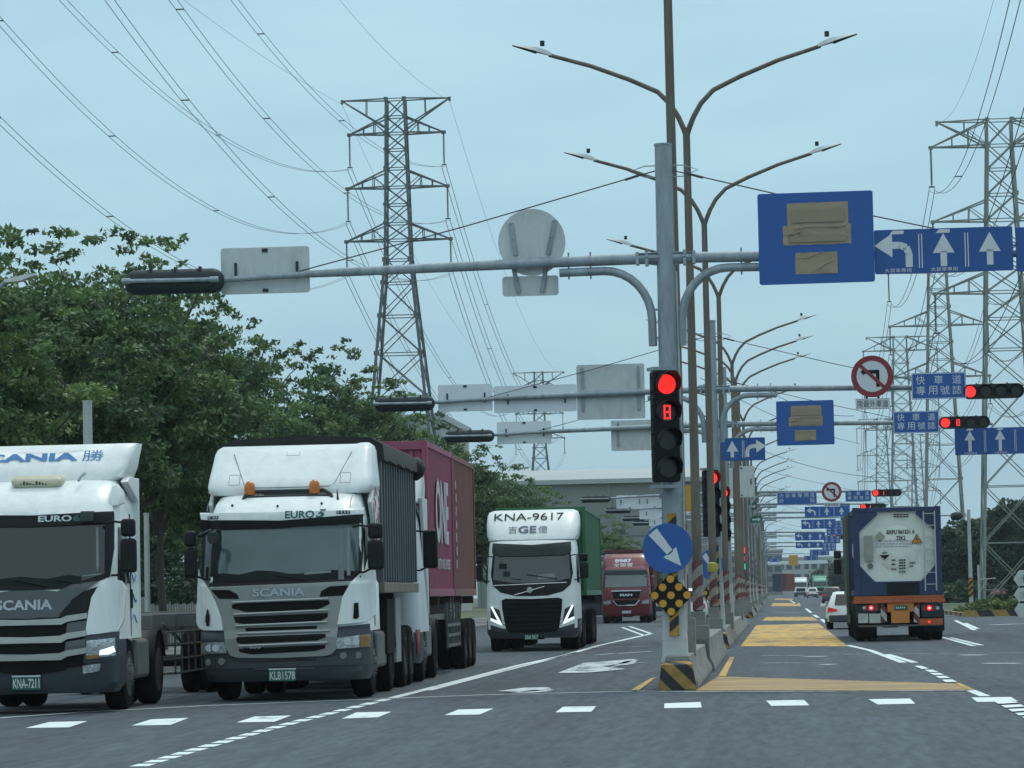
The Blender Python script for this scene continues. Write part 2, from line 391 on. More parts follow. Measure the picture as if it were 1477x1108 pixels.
mark_lines('lane_line', [([(566, 1007), (640, 988), (748, 960), (811, 946.5), (863, 931.5), (940.6, 914)], .17),
                         ([(620, 996), (700, 975), (781, 954.5), (832, 941)], .10),
                         ([(940, 914.5), (924, 909), (907.7, 903.7)], .14), ([(928, 916.5), (913, 911), (897, 905)], .13)], PW)
mark_lines('lane_line_east', [([(1223, 931), (1254, 938), (1303, 956)], .16), ([(1279.7, 944), (1319.6, 956)], .15), ([(1359.4, 919.4), (1405, 932)], .14), ([(1371, 920), (1416, 931)], .14),
                         ([(1378, 895), (1392, 902), (1406, 909)], .16), ([(1392, 899), (1410, 907)], .16), ([(1162.5, 878), (1170, 884)], .2), ([(1174, 887), (1180, 891)], .2), ([(1185, 893.5), (1192, 898.4)], .2),
                         ([(1139, 866), (1150, 871.5)], .2), ([(1421, 1004.5), (1400, 996)], .15),
                         ([(1470, 957), (1420, 957)], .3), ([(1191, 947), (1160, 947)], .3), ([(1203, 958.5), (1186, 958.5)], .35),
                         ([(1385, 945), (1420, 945)], .3)], PW)
mark_lines('lane_line_pale', [([(1098, 946), (1160, 946)], .14), ([(1102, 957), (1186, 956.5)], .15), ([(1217, 944.5), (1480, 942)], .13), ([(1109, 883), (1162, 883.5)], .3),
                         ([(840, 961), (926, 956)], .2), ([(860, 945), (940, 940)], .2), ([(850, 935), (948, 932)], .2), ([(1360, 888), (1480, 888)], .4), ([(1420, 902), (1477, 900)], .8)], PWORN, .008)
mark('lane_dashes', [[(1318.6, 961.5), (1328, 961), (1340, 965), (1330, 966)], [(1333, 967), (1345, 967), (1354, 970), (1341, 970.5)], [(1341, 971.6), (1355, 971.6), (1362, 974.3), (1347, 974.6)],
                     [(1349, 976), (1364, 976), (1371, 979), (1355, 979.4)], [(1358, 981.5), (1373, 981), (1381, 984.6), (1364, 985)]]
     + [[(1424+10*i, 1007.5+5.6*i), (1452+10*i, 1006+5.6*i), (1458+10*i, 1009.4+5.6*i), (1430+10*i, 1011+5.6*i)] for i in range(1, 9)], PW, .012)
mark('arrow_marking', [[(803, 972), (842, 957), (918, 951), (905, 957), (868, 962), (905, 966), (850, 971)], [(716, 998), (756, 993), (790, 992.3), (800, 996), (752, 999.5)],
                       [(735, 1001), (778, 999.5), (800, 997.5), (770, 996)],
                       [(878, 964), (900, 955), (921, 952), (915, 958)]], PWORN, .012)
mark('yellow_hatched_box', [[(1035.6, 976), (1377, 986.5), (1401, 996), (1003, 996.6)]], PYF)
mark('yellow_lines', [[(1036, 975.8), (1047, 975.8), (1059.5, 948), (1053, 948)], [(910, 996), (922, 996), (947, 977), (938.6, 979)], [(1377, 986), (1384, 986), (1408, 996), (1398, 996)]], PY, .008)
mark('yellow_box', [[(1068, 932.5), (1223, 932.5), (1181, 899.5), (1091, 902)]], PY)
mark('yellow_box_beyond', [[(1099, 895.3), (1180, 895.3), (1172, 890), (1105.6, 890)], [(1112, 874.5), (1155, 874.5), (1153.6, 870), (1114.6, 870)], [(1117, 865.5), (1145, 865.5), (1143, 863.5), (1118, 863.5)]], PY)

# ------------------------------------------------------------------ stripes
def stripe_mat(name, c1, c2, freq, vecw, off=0.0, rough=.7, wear=.25):
    m, nt, b, N, L = nodes_mat(name); t = N('ShaderNodeTexCoord'); d = N('ShaderNodeVectorMath'); d.operation = 'DOT_PRODUCT'; L(t.outputs['Object'], d.inputs[0]); d.inputs[1].default_value = vecw
    a = N('ShaderNodeMath'); a.operation = 'MULTIPLY_ADD'; L(d.outputs['Value'], a.inputs[0]); a.inputs[1].default_value = freq; a.inputs[2].default_value = off+100
    f = N('ShaderNodeMath'); f.operation = 'FRACT'; L(a.outputs[0], f.inputs[0]); g = N('ShaderNodeMath'); g.operation = 'GREATER_THAN'; g.inputs[1].default_value = .5; L(f.outputs[0], g.inputs[0])
    mx = N('ShaderNodeMix'); mx.data_type = 'RGBA'; L(g.outputs[0], mx.inputs[0]); mx.inputs[6].default_value = c1+(1,); mx.inputs[7].default_value = c2+(1,)
    n = N('ShaderNodeTexNoise'); n.inputs['Scale'].default_value = 6; n.inputs['Detail'].default_value = 8; L(t.outputs['Object'], n.inputs['Vector'])
    r = N('ShaderNodeValToRGB'); L(n.outputs[0], r.inputs[0]); r.color_ramp.elements[0].position = .35; r.color_ramp.elements[0].color = (1-wear*1.6,)*3+(1,); r.color_ramp.elements[1].position = .65
    mu = N('ShaderNodeMix'); mu.data_type = 'RGBA'; mu.blend_type = 'MULTIPLY'; mu.inputs[0].default_value = 1; L(mx.outputs[2], mu.inputs[6]); L(r.outputs[0], mu.inputs[7])
    L(mu.outputs[2], b.inputs['Base Color']); b.inputs['Roughness'].default_value = rough
    return m
st_nose = stripe_mat('yellow_black_stripes', (0.025, 0.027, 0.028), (0.36, 0.22, 0.05), 3.1, (.75, .3, .75), .2)
st_pole = stripe_mat('red_white_stripes', (0.16, 0.05, 0.05), (0.31, 0.28, 0.25), 2.6, (-.8, .4, 1.0), .0)
st_kerb = stripe_mat('kerb_stripes', (0.03, 0.03, 0.03), (0.38, 0.25, 0.06), .7, (1, .3, .6))
st_band = stripe_mat('band_stripes', (0.02, 0.02, 0.02), (0.45, 0.25, 0.02), 3.2, (-.9, 0, 1), 0)

# ------------------------------------------------------------------ median barrier
MX = -1.56
def barrier_block(x, y0, y1, w0=.31, w1=.19, h=.52, mi=0, b=None):
    prof = [(-w0, 0), (-w0, .10), (-w1-.03, .26), (-w1, h), (w1, h), (w1+.03, .26), (w0, .10), (w0, 0)]
    vs = [(x+p[0], y, p[1]) for y in (y0, y1) for p in prof]; n = len(prof)
    b.add(vs, [tuple(range(n-1, -1, -1)), tuple(range(n, 2*n))], mi); b.add(vs, [(i, (i+1) % n, (i+1) % n+n, i+n) for i in range(n)], mi)
ords = ['nearest', 'second', 'third', 'fourth', 'fifth', 'sixth', 'seventh', 'eighth', 'ninth', 'tenth', 'eleventh', 'twelfth', 'thirteenth', 'fourteenth', 'fifteenth', 'sixteenth', 'seventeenth', 'eighteenth', 'nineteenth', 'twentieth']
BAR = [(53.6, 83), (90.6, 150), (186, 212), (222, 300), (318, 420)]
for i, (y0, y1) in enumerate(BAR):
    t = thing('median_barrier', ['low concrete median barrier with a striped block under the nearest signal mast', 'grey concrete median barrier beginning at the second signal mast', 'concrete median barrier far down the road beside the yellow boxes', 'concrete median barrier, fourth stretch away from the camera', 'farthest stretch of concrete median barrier before the distant lorries'][i], 'barrier', (MX, y0, 0), 0, 'concrete barrier stretches of the median')
    b = MB(); barrier_block(0, .55, y1-y0, b=b)
    b.build('wall', concrete, t, bevel=.015)
    b = MB(); vs = []
    for y, w0, w1, h in ((0, .30, .24, .40), (.54, .31, .2, .44)):
        vs.append([(-w0, y, 0), (w0, y, 0), (w1, y, h), (-w1, y, h)])
    b.loft(vs, sm=False); b.build('nose_block', st_nose, t, bevel=.012)
    if i == 0:
        b = MB(); barrier_block(0, 12.2, y1-y0-.1, .36, .25, .62, b=b); b.build('raised_wall', concrete, t, bevel=.015)

# ------------------------------------------------------------------ signal masts
def make_mast():
    t = thing('signal_mast', 'x', 'signal mast', (0, 0, 0), 0, 'grey T shaped signal masts on the median')
    b = MB(); b.tube([(0, 0, .75), (0, 0, 3.4), (0, 0, 8.62)], [.168, .160, .135], 20); b.cyl((0, 0, 8.62), (0, 0, 8.65), .145, n=20); b.cyl((0, 0, 3.35), (0, 0, 3.42), .175, n=20)
    b.build('pole', galv, t)
    b = MB(); b.loft([[(-.23, -.23, .40), (.23, -.23, .40), (.23, .23, .40), (-.23, .23, .40)], [(-.20, -.2, .55), (.2, -.2, .55), (.2, .2, .55), (-.2, .2, .55)], [(-.165, -.165, 1.7), (.165, -.165, 1.7), (.165, .165, 1.7), (-.165, .165, 1.7)]], sm=False)
    b.build('pedestal', galv_l, t, bevel=.01)
    for s in (-1, 1):
        b = MB(); b.tube([(s*.10, 0, 6.82), (s*2, 0, 6.80), (s*5.2, 0, 6.74)], [.088, .085, .07], 14)
        b.tube([(s*5.1, 0, 6.745), (s*5.9, 0, 6.72), (s*8.55, 0, 6.62)], [.072, .052, .045], 12); b.build('arm', galv, t)
        b = MB(); path = [(s*1.70, 0, 6.63), (s*.98, 0, 6.64)]
        for k in range(1, 9):
            a = R(90*k/8); path.append((s*(.98-.74*math.sin(a)), 0, 6.64-.80*(1-math.cos(a))))
        path.append((s*.235, 0, 5.42)); b.tube(path, .068, 12)
        for z in (5.55, 6.0): b.bar((s*.1, 0, z), (s*.26, 0, z), .05, .03)
        for x in (1.2, 1.55): b.cyl((s*x, 0, 6.52), (s*x, 0, 6.95), .014, n=6)
        b.build('brace', galv, t)
        b = MB(); b.cbox((s*.27, 0, 6.82), (.34, .2, .012)); b.cbox((s*.27, 0, 6.90), (.34, .16, .012)); b.cbox((s*.30, 0, 6.82), (.05, .2, .24)); b.cbox((s*.45, 0, 6.82), (.05, .22, .2))
        b.prism([(s*.13, 6.93), (s*.62, 6.86), (s*.62, 6.78), (s*.13, 6.70)], -.01, .01, 'y'); b.build('clamp', galv, t)
        b = MB(); b.tube([(s*.13, 0, 8.22), (s*.6, 0, 8.1), (s*3.2, 0, 7.42), (s*5.95, 0, 6.76)], .011, 6); b.cyl((s*.35, 0, 8.17), (s*.62, 0, 8.09), .022, n=6); b.build('stay_cable', wire_m, t)
    b = MB(); b.tube([(-.3, 0, 8.3), (-.55, 0, 8.22), (-.3, 0, 8.12), (.3, 0, 8.12), (.55, 0, 8.22), (.3, 0, 8.3), (-.3, 0, 8.3)], .01, 6); b.build('cable_loop', galv, t)
    return t
MAST_Y = [55.0, 91.5, 111.0, 189.0, 216.0, 240.0, 257.0, 323.0, 345.0, 395.0, 430.0, 520.0]
mast0 = make_mast(); MAST = []
for i, Y in enumerate(MAST_Y):
    m = mast0 if i == 0 else copy_tree(mast0)
    m.location = (MX-(.06 if i == 0 else 0), Y, 0); MAST.append(m)
    m['label'] = ('nearest grey signal mast on the median with long arms spreading across the picture' if i == 0 else ords[i]+' grey signal mast on the median counting away from the camera')

# ------------------------------------------------------------------ traffic signals
def lens_disc(b, cx, z, y, r, mi): b.cyl((cx, y, z), (cx, y-.012, z), r, r*.96, n=24, mi=mi)
def visor(b, cx, z, y, r, d=.2, mi=0, n=16):
    outer = [(cx+r*math.cos(a), z+r*math.sin(a)) for a in [R(-28+236*i/n) for i in range(n+1)]]
    inner = [(cx+(r-.008)*math.cos(a), z+(r-.008)*math.sin(a)) for a in [R(-28+236*i/n) for i in range(n+1)]]
    k = n+1
    def dep(a): return d*(.55+.45*math.sin(max(0, a)))
    ang = [R(-28+236*i/n) for i in range(n+1)]
    vs = [(p[0], y, p[1]) for p in outer]+[(p[0], y-dep(a), p[1]) for p, a in zip(outer, ang)]+[(p[0], y, p[1]) for p in inner]+[(p[0], y-dep(a), p[1]) for p, a in zip(inner, ang)]
    f = []
    for i in range(n): f += [(i, i+1, k+i+1, k+i), (2*k+i, 3*k+i, 3*k+i+1, 2*k+i+1), (k+i, k+i+1, 3*k+i+1, 3*k+i)]
    b.add(vs, f, mi, True)
SEG = {'8': 'abcdefg', '0': 'abcdef', '1': 'bc', '3': 'abcdg'}
def digit(b, ch, cx, z, y, w=.09, h=.2, mi=0):
    t = .020
    segs = {'a': (cx-w/2, cx+w/2, z+h/2-t, z+h/2), 'd': (cx-w/2, cx+w/2, z-h/2, z-h/2+t), 'g': (cx-w/2, cx+w/2, z-t/2, z+t/2),
            'f': (cx-w/2, cx-w/2+t, z, z+h/2), 'b': (cx+w/2-t, cx+w/2, z, z+h/2), 'e': (cx-w/2, cx-w/2+t, z-h/2, z), 'c': (cx+w/2-t, cx+w/2, z-h/2, z)}
    for i, s in enumerate(SEG[ch]): x0, x1, z0, z1 = segs[s]; b.box(x0, x1, y-.006-.0005*i, y, z0, z1, mi)
def led_array(b, cx, z, y, r, mi):
    for k, rr in enumerate([0, .2, .4, .6, .8, .95]):
        n = max(1, int(round(2*math.pi*rr/.2)))
        for j in range(n):
            a = 2*math.pi*j/n+k*.4; b.cyl((cx+r*rr*math.cos(a), y-.014, z+r*rr*math.sin(a)), (cx+r*rr*math.cos(a), y, z+r*rr*math.sin(a)), r*.068, n=6, mi=mi, sm=False)
def make_signal(vertical, label, loc, rz, lit, dig=None, green=False, fine=False, group=None, shell=None):
    """four-lamp signal; local front faces -y, lamps in a row; lit = index of the red lamp or None"""
    t = thing('traffic_signal', label, 'traffic signal', loc, rz, group)
    P = .40; Lh = 4*P; r = .155
    def pos(i): return (0, (1.5-i)*P) if vertical else ((i-1.5)*P, 0)
    b = MB(); hw = .195
    if vertical: b.prism(rrect(-hw, hw, -Lh/2, Lh/2, .05), 0, .16, 'y')
    else:
        b.prism(rrect(-Lh/2, Lh/2, -hw, hw, .18, 8), 0, .10, 'y')
        def rr_(d, y): return [(x, y, z) for x, z in rrect(-Lh/2+d, Lh/2-d, -hw+d, hw-d, .18-d, 8)]
        b.loft([rr_(0, .10), rr_(.015, .14), rr_(.06, .19), rr_(.12, .215)], sm=True)
    # ribs and bolts of the back shell
    for i in range(5):
        o_ = -Lh/2+i*P
        if vertical:
            if 0 < i < 4: b.box(-hw-.006, hw+.006, -.003, .165, o_-.012, o_+.012)
        elif 0 < i < 4: b.box(o_-.05, o_-.01, .03, .19, hw-.06, hw+.03); b.box(o_+.01, o_+.02, -.003, .168, -hw-.006, hw+.006)
    if vertical:
        for i in range(8): b.box(-hw-.02, -hw+.01, .04, .1, -Lh/2+.1+i*.2-.02, -Lh/2+.1+i*.2+.02)
    b.build('housing', shell or blackg, t, bevel=.012)
    b = MB()
    for i in range(4): visor(b, pos(i)[0], pos(i)[1], 0, r+.02, .26)
    b.build('visor', blackp, t)
    for i in range(4):
        x, z = pos(i); b = MB(); on = (i == lit)
        g = green and i == 2
        lens_disc(b, x, z, -.002, r*.93, 0)
        if i == 1 and dig: digit(b, dig, x, z, -.016, .1 if vertical else .1, .2, 1)
        o = b.build('lens', [led_dim if on and fine else (led_red if on else (led_green if g else lens_off)), led_red], t)
        if on and fine:
            b = MB(); led_array(b, x, z, -.012, r*.88, 0); b.build('led_dots', led_red, o, fix=False)
    b = MB()
    if vertical:
        for z in (-Lh/2-.06, Lh/2+.03): b.cbox((0, .18, z), (.34, .3, .05))
        b.cyl((0, .1, -Lh/2-.01), (0, .1, -Lh/2-.07), .04, n=10)
    else:
        b.tube([(-Lh/2+.12, .25, 0), (Lh/2-.05, .25, .01)], .034, 8); b.cyl((-Lh/2+.06, .25, 0), (-Lh/2+.2, .25, 0), .048, n=8); b.cyl((Lh/2-.12, .25, .01), (Lh/2+.02, .25, .01), .048, n=8)
    b.build('bracket', galv, t)
    if vertical: t.scale = (1.1, 1.1, 1.1)
    return t
def on_mast(i, dx, z, dy=-.2): return (MX+dx, MAST_Y[i]+dy, z)
# seen from behind on the left arms (first entry of the loop is the big near one)
sb0 = make_signal(False, 'large dark signal seen from behind at the left tip of the nearest mast arm', on_mast(0, -7.95, 6.66, -.02), R(180), None, group='signals seen from behind on the left arms')
sb0.rotation_euler = (0, 0, R(180))
for i in (1, 2, 3, 4, 5, 6, 7, 9):
    s = copy_tree(sb0); s.location = on_mast(i, -8.15, 6.64, -.02)
    s['label'] = ('dark rounded signal seen from behind at the left tip of the %s mast arm' % ords[i]) if i < 7 else 'tiny dark signal seen from behind on a far left arm'
# facing the camera, horizontal, right arms
make_signal(False, 'horizontal signal with red light cut off by the right edge of the picture', on_mast(1, 7.35, 6.57, -.25), R(-2), 0, group='horizontal signals facing the camera')
make_signal(False, 'horizontal signal showing red light and red digit 8 beside the lower blue lettered sign', on_mast(2, 7.65, 6.68, -.25), R(-2), 0, '8', group='horizontal signals facing the camera')
sh0 = make_signal(False, 'horizontal signal with red light just above the tank lorry', on_mast(3, 7.65, 6.6, -.25), 0, 0, '1', group='horizontal signals facing the camera')
for k, (i, dx) in enumerate(((4, 7.65), (5, 7.65), (6, 7.65), (7, 7.65), (8, 7.65), (9, 7.65))):
    s = copy_tree(sh0); s.location = on_mast(i, dx, 6.5-.0, -.25); s['label'] = 'small red signal over the far road, %s beyond the one above the tank lorry' % ['first', 'second', 'third', 'fourth', 'fifth', 'sixth'][k]
# vertical signals on the poles
make_signal(True, 'tall vertical signal with glowing red disc and red digit on the nearest mast', on_mast(0, -.09, 4.12, -.46), R(22), 0, '8', fine=True, group='vertical signals on the median masts', shell=blackp)
make_signal(True, 'vertical signal with red disc half hidden by a brown lamp pole on the second mast', on_mast(1, -.06, 3.80, -.46), R(22), 0, None, group='vertical signals on the median masts', shell=blackp)
make_signal(True, 'vertical signal with red disc and red digit 1 on the third mast', on_mast(2, -.06, 3.95, -.46), R(22), 0, '1', group='vertical signals on the median masts', shell=blackp)
sv = make_signal(True, 'small vertical signal showing red and green on the fourth mast', on_mast(3, -.1, 3.0, -.42), R(17), 0, '8', green=True, group='vertical signals on the median masts', shell=blackp)
for i in (4, 5, 6): make_signal(True, 'small vertical signal with red disc on the %s mast' % ords[i], on_mast(i, -.1, 3.0, -.42), R(17), 0, '1', group='vertical signals on the median masts', shell=blackp)

# ------------------------------------------------------------------ signs
def arrow_up(cx, z0, z1, w=.10, hw=.17, hh=.28): return [(cx-w/2, z0), (cx+w/2, z0), (cx+w/2, z1-hh), (cx+hw, z1-hh-.03), (cx, z1), (cx-hw, z1-hh-.03), (cx-w/2, z1-hh)]
def bracket_u(b, x, z0, z1, y=.03, mi=0): b.box(x-.03, x+.03, y, y+.035, z0, z1, mi)
def sign_board(name, label, cat, loc, rz, outline, m, th=.02, group=None, rotx=0):
    t = thing(name, label, cat, loc, rz, group); t.rotation_euler = (rotx, 0, rz)
    b = MB(); b.prism(outline, 0, th, 'y', 0); b.build('board', m, t, bevel=.003); return t
def left_turn(b, cx, z0, z1, y, mi):
    w = .10
    P = [(cx+.10, z0), (cx+.10+w, z0), (cx+.10+w, z1-.16), (cx+.06, z1-.02), (cx-.06, z1-.02)]
    path = [(cx+.20, z0), (cx+.20, z1-.30), (cx+.16, z1-.20), (cx+.06, z1-.16), (cx-.08, z1-.16)]
    b.tube  # (flat stroke below)
    for (x0, a0), (x1, a1) in zip(path[:-1], path[1:]):
        d = Vector((x1-x0, a1-a0)); d.normalize(); n = Vector((-d.y, d.x))*.055
        b.add([(x0+n.x, y, a0+n.y), (x1+n.x+d.x*.01, y, a1+n.y+d.y*.01), (x1-n.x+d.x*.01, y, a1-n.y+d.y*.01), (x0-n.x, y, a0-n.y)], [(0, 1, 2, 3)], mi)
    b.add([(cx-.06, y-.001, z1+.03), (cx-.06, y-.001, z1-.35), (cx-.34, y-.001, z1-.16)], [(0, 1, 2)], mi)
def lane_sign(label, loc, rz, w, h, kinds, text=True, group='blue lane arrow signs', bars=True, m=None):
    t = sign_board('lane_arrow_sign', label, 'sign', loc, rz, rrect(-w/2, w/2, -h/2, h/2, .03), m or signblue_d, group=group)
    b = MB(); n = len(kinds); pit = w/n; y = -.003
    b.prism(rrect(-w/2+.012, w/2-.012, -h/2+.012, h/2-.012, .025), -.001, 0, 'y', 0)
    b = MB()
    for i, k in enumerate(kinds):
        cx = -w/2+pit*(i+.5); z0 = -h/2+.10; z1 = h/2-.08
        if k == 'u': b.add([(x, y, z) for x, z in arrow_up(cx, z0, z1)], [(0, 1, 2, 6), (3, 4, 5), (2, 3, 5, 6)][:1]+[(3, 4, 5)])
        if k in 'ul' and k == 'l': left_turn(b, cx-.02, z0, z1-.01, y, 0)
        if k == 'r':
            q = MB(); left_turn(q, 0, z0, z1-.01, y, 0)
            b.add([(cx-v[0], v[1], v[2]) for v in q.v], q.f)
        if i and bars: b.box(-w/2+pit*i-.03, -w/2+pit*i-.015, y, -.0005, -h/2+.08, h/2-.08); b.box(-w/2+pit*i+.015, -w/2+pit*i+.03, y, -.0005, -h/2+.08, h/2-.08)
        if text and (i < 2 or text == 'all'):
            add_text(b, '大貨車專用', (cx-.21, cx+.21, -h/2+.02, -h/2+.085), y)
            bus = [(cx-.12, h/2-.075), (cx+.10, h/2-.075), (cx+.11, h/2-.02), (cx-.06, h/2-.015)]
            b.add([(x, y, z) for x, z in bus], [(0, 1, 2, 3)])
    b.build('arrow_marking', signwhite, t, fix=False)
    b = MB()
    for x in (-w*.3, w*.3): bracket_u(b, x, -h/2+.05, h/2-.05, .02)
    b.build('bracket', galv, t)
    return t
def taped_sign(label, loc, rz, w, h):
    t = sign_board('covered_blue_sign', label, 'sign', loc, rz, rrect(-w/2, w/2, -h/2, h/2, .04), signblue, group='big blue signs covered with brown tape')
    def patch(x0, x1, z0, z1, seed, name='tape_patch'):
        rnd = random.Random(seed); nx, nzz = 16, 8; vs = []
        for j in range(nzz+1):
            for i in range(nx+1):
                u = i/nx; v = j/nzz; x = x0+(x1-x0)*u; z = z0+(z1-z0)*v
                if i in (0, nx): x += rnd.uniform(-.005, .005)
                if j in (0, nzz): z += rnd.uniform(-.005, .005)
                vs.append((x, -.006-.022*max(0, noise.noise((x*3+seed, z*9+x*3, seed))), z))
        b = MB(); b.add(vs, [(j*(nx+1)+i, j*(nx+1)+i+1, (j+1)*(nx+1)+i+1, (j+1)*(nx+1)+i) for j in range(nzz) for i in range(nx)], 0, True)
        b.build(name, tape, t, fix=False)
    b = MB()
    for k, (xa, za, xb, zb) in enumerate(((-.2, .10, .26, .125), (-.27, .02, -.12, .09), (.12, .12, .28, .135), (-.16, -.22, .06, -.17), (-.02, -.34, .16, -.26))):
        pts = [(w*(xa+(xb-xa)*u), -.030, h*(za+(zb-za)*u+.012*math.sin(u*5+k))) for u in [i/8 for i in range(9)]]; b.tube(pts, [.002]+[.007]*7+[.002], 5)
    b.build('tape_fold', tape, t, fix=False)
    b = MB(); b.box(-w*.21, w*.25, -.0295, -.029, h*.17, h*.31); b.box(-w*.23, w*.26, -.0295, -.029, -h*.045, h*.02)
    b.build('print_ghost', mat('tape_over_print', (.26, .21, .14), .5, 0, .08, 3), t)  # darker bands where the covered print shows through the tape
    patch(-w*.245, w*.285, h*.0, h*.385, 1); patch(-w*.285, w*.305, -h*.075, h*.14, 2); patch(-w*.185, w*.18, -h*.395, -h*.16, 3)
    b = MB()
    for x in (-w*.3, w*.3): bracket_u(b, x, -h/2+.1, h/2-.1, .02)
    b.build('bracket', galv, t); return t
# nearest mast, right arm
taped_sign('big blue sign with brown tape patches, right of the nearest mast', (at(1177, 343, 54.8).x, 54.8, at(1177, 343, 54.8).z), R(-2), 1.82, 1.45)
p = at(1361, 361, 54.8); lane_sign('blue sign with one left arrow and two up arrows hung on the nearest mast arm', (p.x, 54.8, p.z), R(-1), 2.17, .70, 'luu')
p = at(1560, 357, 54.8); lane_sign('blue sign cut off by the right edge beside the three arrow sign', (p.x, 54.8, p.z), R(-1), 2.05, .70, 'uu')
# second and third mast
p = at(1161.5, 610, 110.8); taped_sign('smaller blue sign with brown tape patches, on the third mast arm', (p.x, 110.8, p.z), R(-2), 1.83, 1.42)
p = at(1450, 631, 110); lane_sign('blue two arrow sign under the signal with the digit at the right edge', (p.x, 112.5, p.z), R(-2), 2.9, .86, 'uuu')
def lettered(label, loc, rz, w, h, rows, group='blue lettered signs above the road', m=None, fine=True):
    t = sign_board('lettered_sign', label, 'sign', loc, rz, rrect(-w/2, w/2, -h/2, h/2, .02), m or signblue, group=group)
    b = MB(); fr = .018
    for x0, x1, z0, z1 in ((-w/2+.01, w/2-.01, h/2-.01-fr, h/2-.01), (-w/2+.01, w/2-.01, -h/2+.01, -h/2+.01+fr), (-w/2+.01, -w/2+.01+fr, -h/2+.01+fr, h/2-.01-fr), (w/2-.01-fr, w/2-.01, -h/2+.01+fr, h/2-.01-fr)): b.box(x0, x1, -.003, -.0005, z0, z1)
    n = len(rows); rh = (h-.14)/n
    for i, row in enumerate(rows):
        z1 = h/2-.07-rh*i; z0 = z1-rh*.84; k = len(row); ch = min(rh*.86, (w-.2)/k)
        for j, c in enumerate(row):
            if c == ' ': continue
            cx = -w/2+.12+ch/2+(w-.24-ch)*(j/(k-1)); add_text(b, c, (cx-ch/2, cx+ch/2, z0, z1), -.004)
    b.build('lettering', signwhite, t, fix=False)
    b = MB()
    for x in (-w*.3, w*.3): bracket_u(b, x, -h/2+.05, h/2-.05, .02)
    b.build('bracket', galv, t); return t
p = at(1354, 556.5, 91.2); lettered('upper blue sign with white lettering between the round red sign and the signal', (p.x, 91.2, p.z), R(-1), 1.42, .69, ['快車道', '專用號誌'])
p = at(1321.5, 609, 110.7); lettered('lower blue sign with white lettering left of the signal with digit 8', (p.x, 110.7, p.z), R(-1), 1.45, .70, ['快車道', '專用號誌'])
def no_left(label, loc, r, plate=True):
    t = sign_board('no_left_turn_sign', label, 'sign', loc, 0, circ(0, 0, r, 40), signred, group='round no left turn signs')
    b = MB(); k = r/.55
    b.cyl((0, -.004, 0), (0, -.001, 0), r*.74, n=36, mi=0)
    arr = [(.10, -.28), (.19, -.28), (.19, .17), (-.22, .17), (-.22, .22), (-.30, .12), (-.22, .02), (-.22, .07), (.10, .07)]
    b.add([(x*k, -.008, z*k) for x, z in arr], [(0, 1, 2, 8), (2, 3, 7, 8), (4, 5, 6)], 1)
    d = Vector((-1, .95)).normalized(); n = Vector((-d.y, d.x))*.045*k; L_ = r*.8
    b.add([(d.x*L_+n.x, -.012, d.y*L_+n.y), (d.x*L_-n.x, -.012, d.y*L_-n.y), (-d.x*L_-n.x, -.012, -d.y*L_-n.y), (-d.x*L_+n.x, -.012, -d.y*L_+n.y)], [(0, 1, 2, 3)], 2)
    b.build('turn_symbol', [signwhite, blackpaint, signred], t, fix=False)
    b = MB(); bracket_u(b, -.12*k, -r*.9, r*.9, .02); bracket_u(b, .12*k, -r*.9, r*.9, .02); b.build('bracket', galv, t)
    return t
p = at(1258, 543, 91.1); no_left('larger round red and white no left turn sign on the second mast arm', (p.x, 91.1, p.z), .55)
p = at(1259, 582.5, 91.1); t = sign_board('plate_sign', 'small white plate with dark lettering under the larger round red sign', 'sign', (p.x, 91.1, p.z), 0, rrect(-.45, .45, -.14, .14, .015), signwhite)
b = MB(); add_text(b, '限最外車道', (-.40, .40, -.095, .095), -.003); b.build('lettering', blackpaint, t, fix=False)
b = MB(); b.prism(rrect(-.44, .44, .126, .132, .002, 1), -.002, 0); b.prism(rrect(-.44, .44, -.132, -.126, .002, 1), -.002, 0); bracket_u(b, -.15, -.1, .3, .02); bracket_u(b, .15, -.1, .3, .02); b.build('border', blackpaint, t, fix=False)
p = at(1199.5, 709.5, 188.7); no_left('small far round no left turn sign left of the tank lorry', (p.x, 188.7, p.z), .54)
p = at(1199.5, 728, 188.7); t = sign_board('plate_sign', 'tiny white plate under the far round sign', 'sign', (p.x, 188.7, p.z), 0, rrect(-.42, .42, -.12, .12, .015), signwhite)
b = MB(); add_text(b, '限最外車道', (-.36, .36, -.08, .08), -.003); b.build('lettering', blackpaint, t, fix=False)
p = at(1238, 715.5, 188.8); lettered('far blue lettered sign left of the red light above the tank lorry', (p.x, 188.8, p.z), 0, 1.4, .62, ['快車道', '專用號誌'])
p = at(1149.5, 719, 188.8); lettered('far wide blue sign with two rows of characters over the median', (p.x, 188.8, p.z), 0, 2.15, .70, ['大貨車專用道', '終點'])
p = at(1072, 648, 100); t = lane_sign('blue sign with right turn arrow just right of the second mast', (p.x, 100, p.z), R(-1), 1.26, .66, 'ur', text=False)
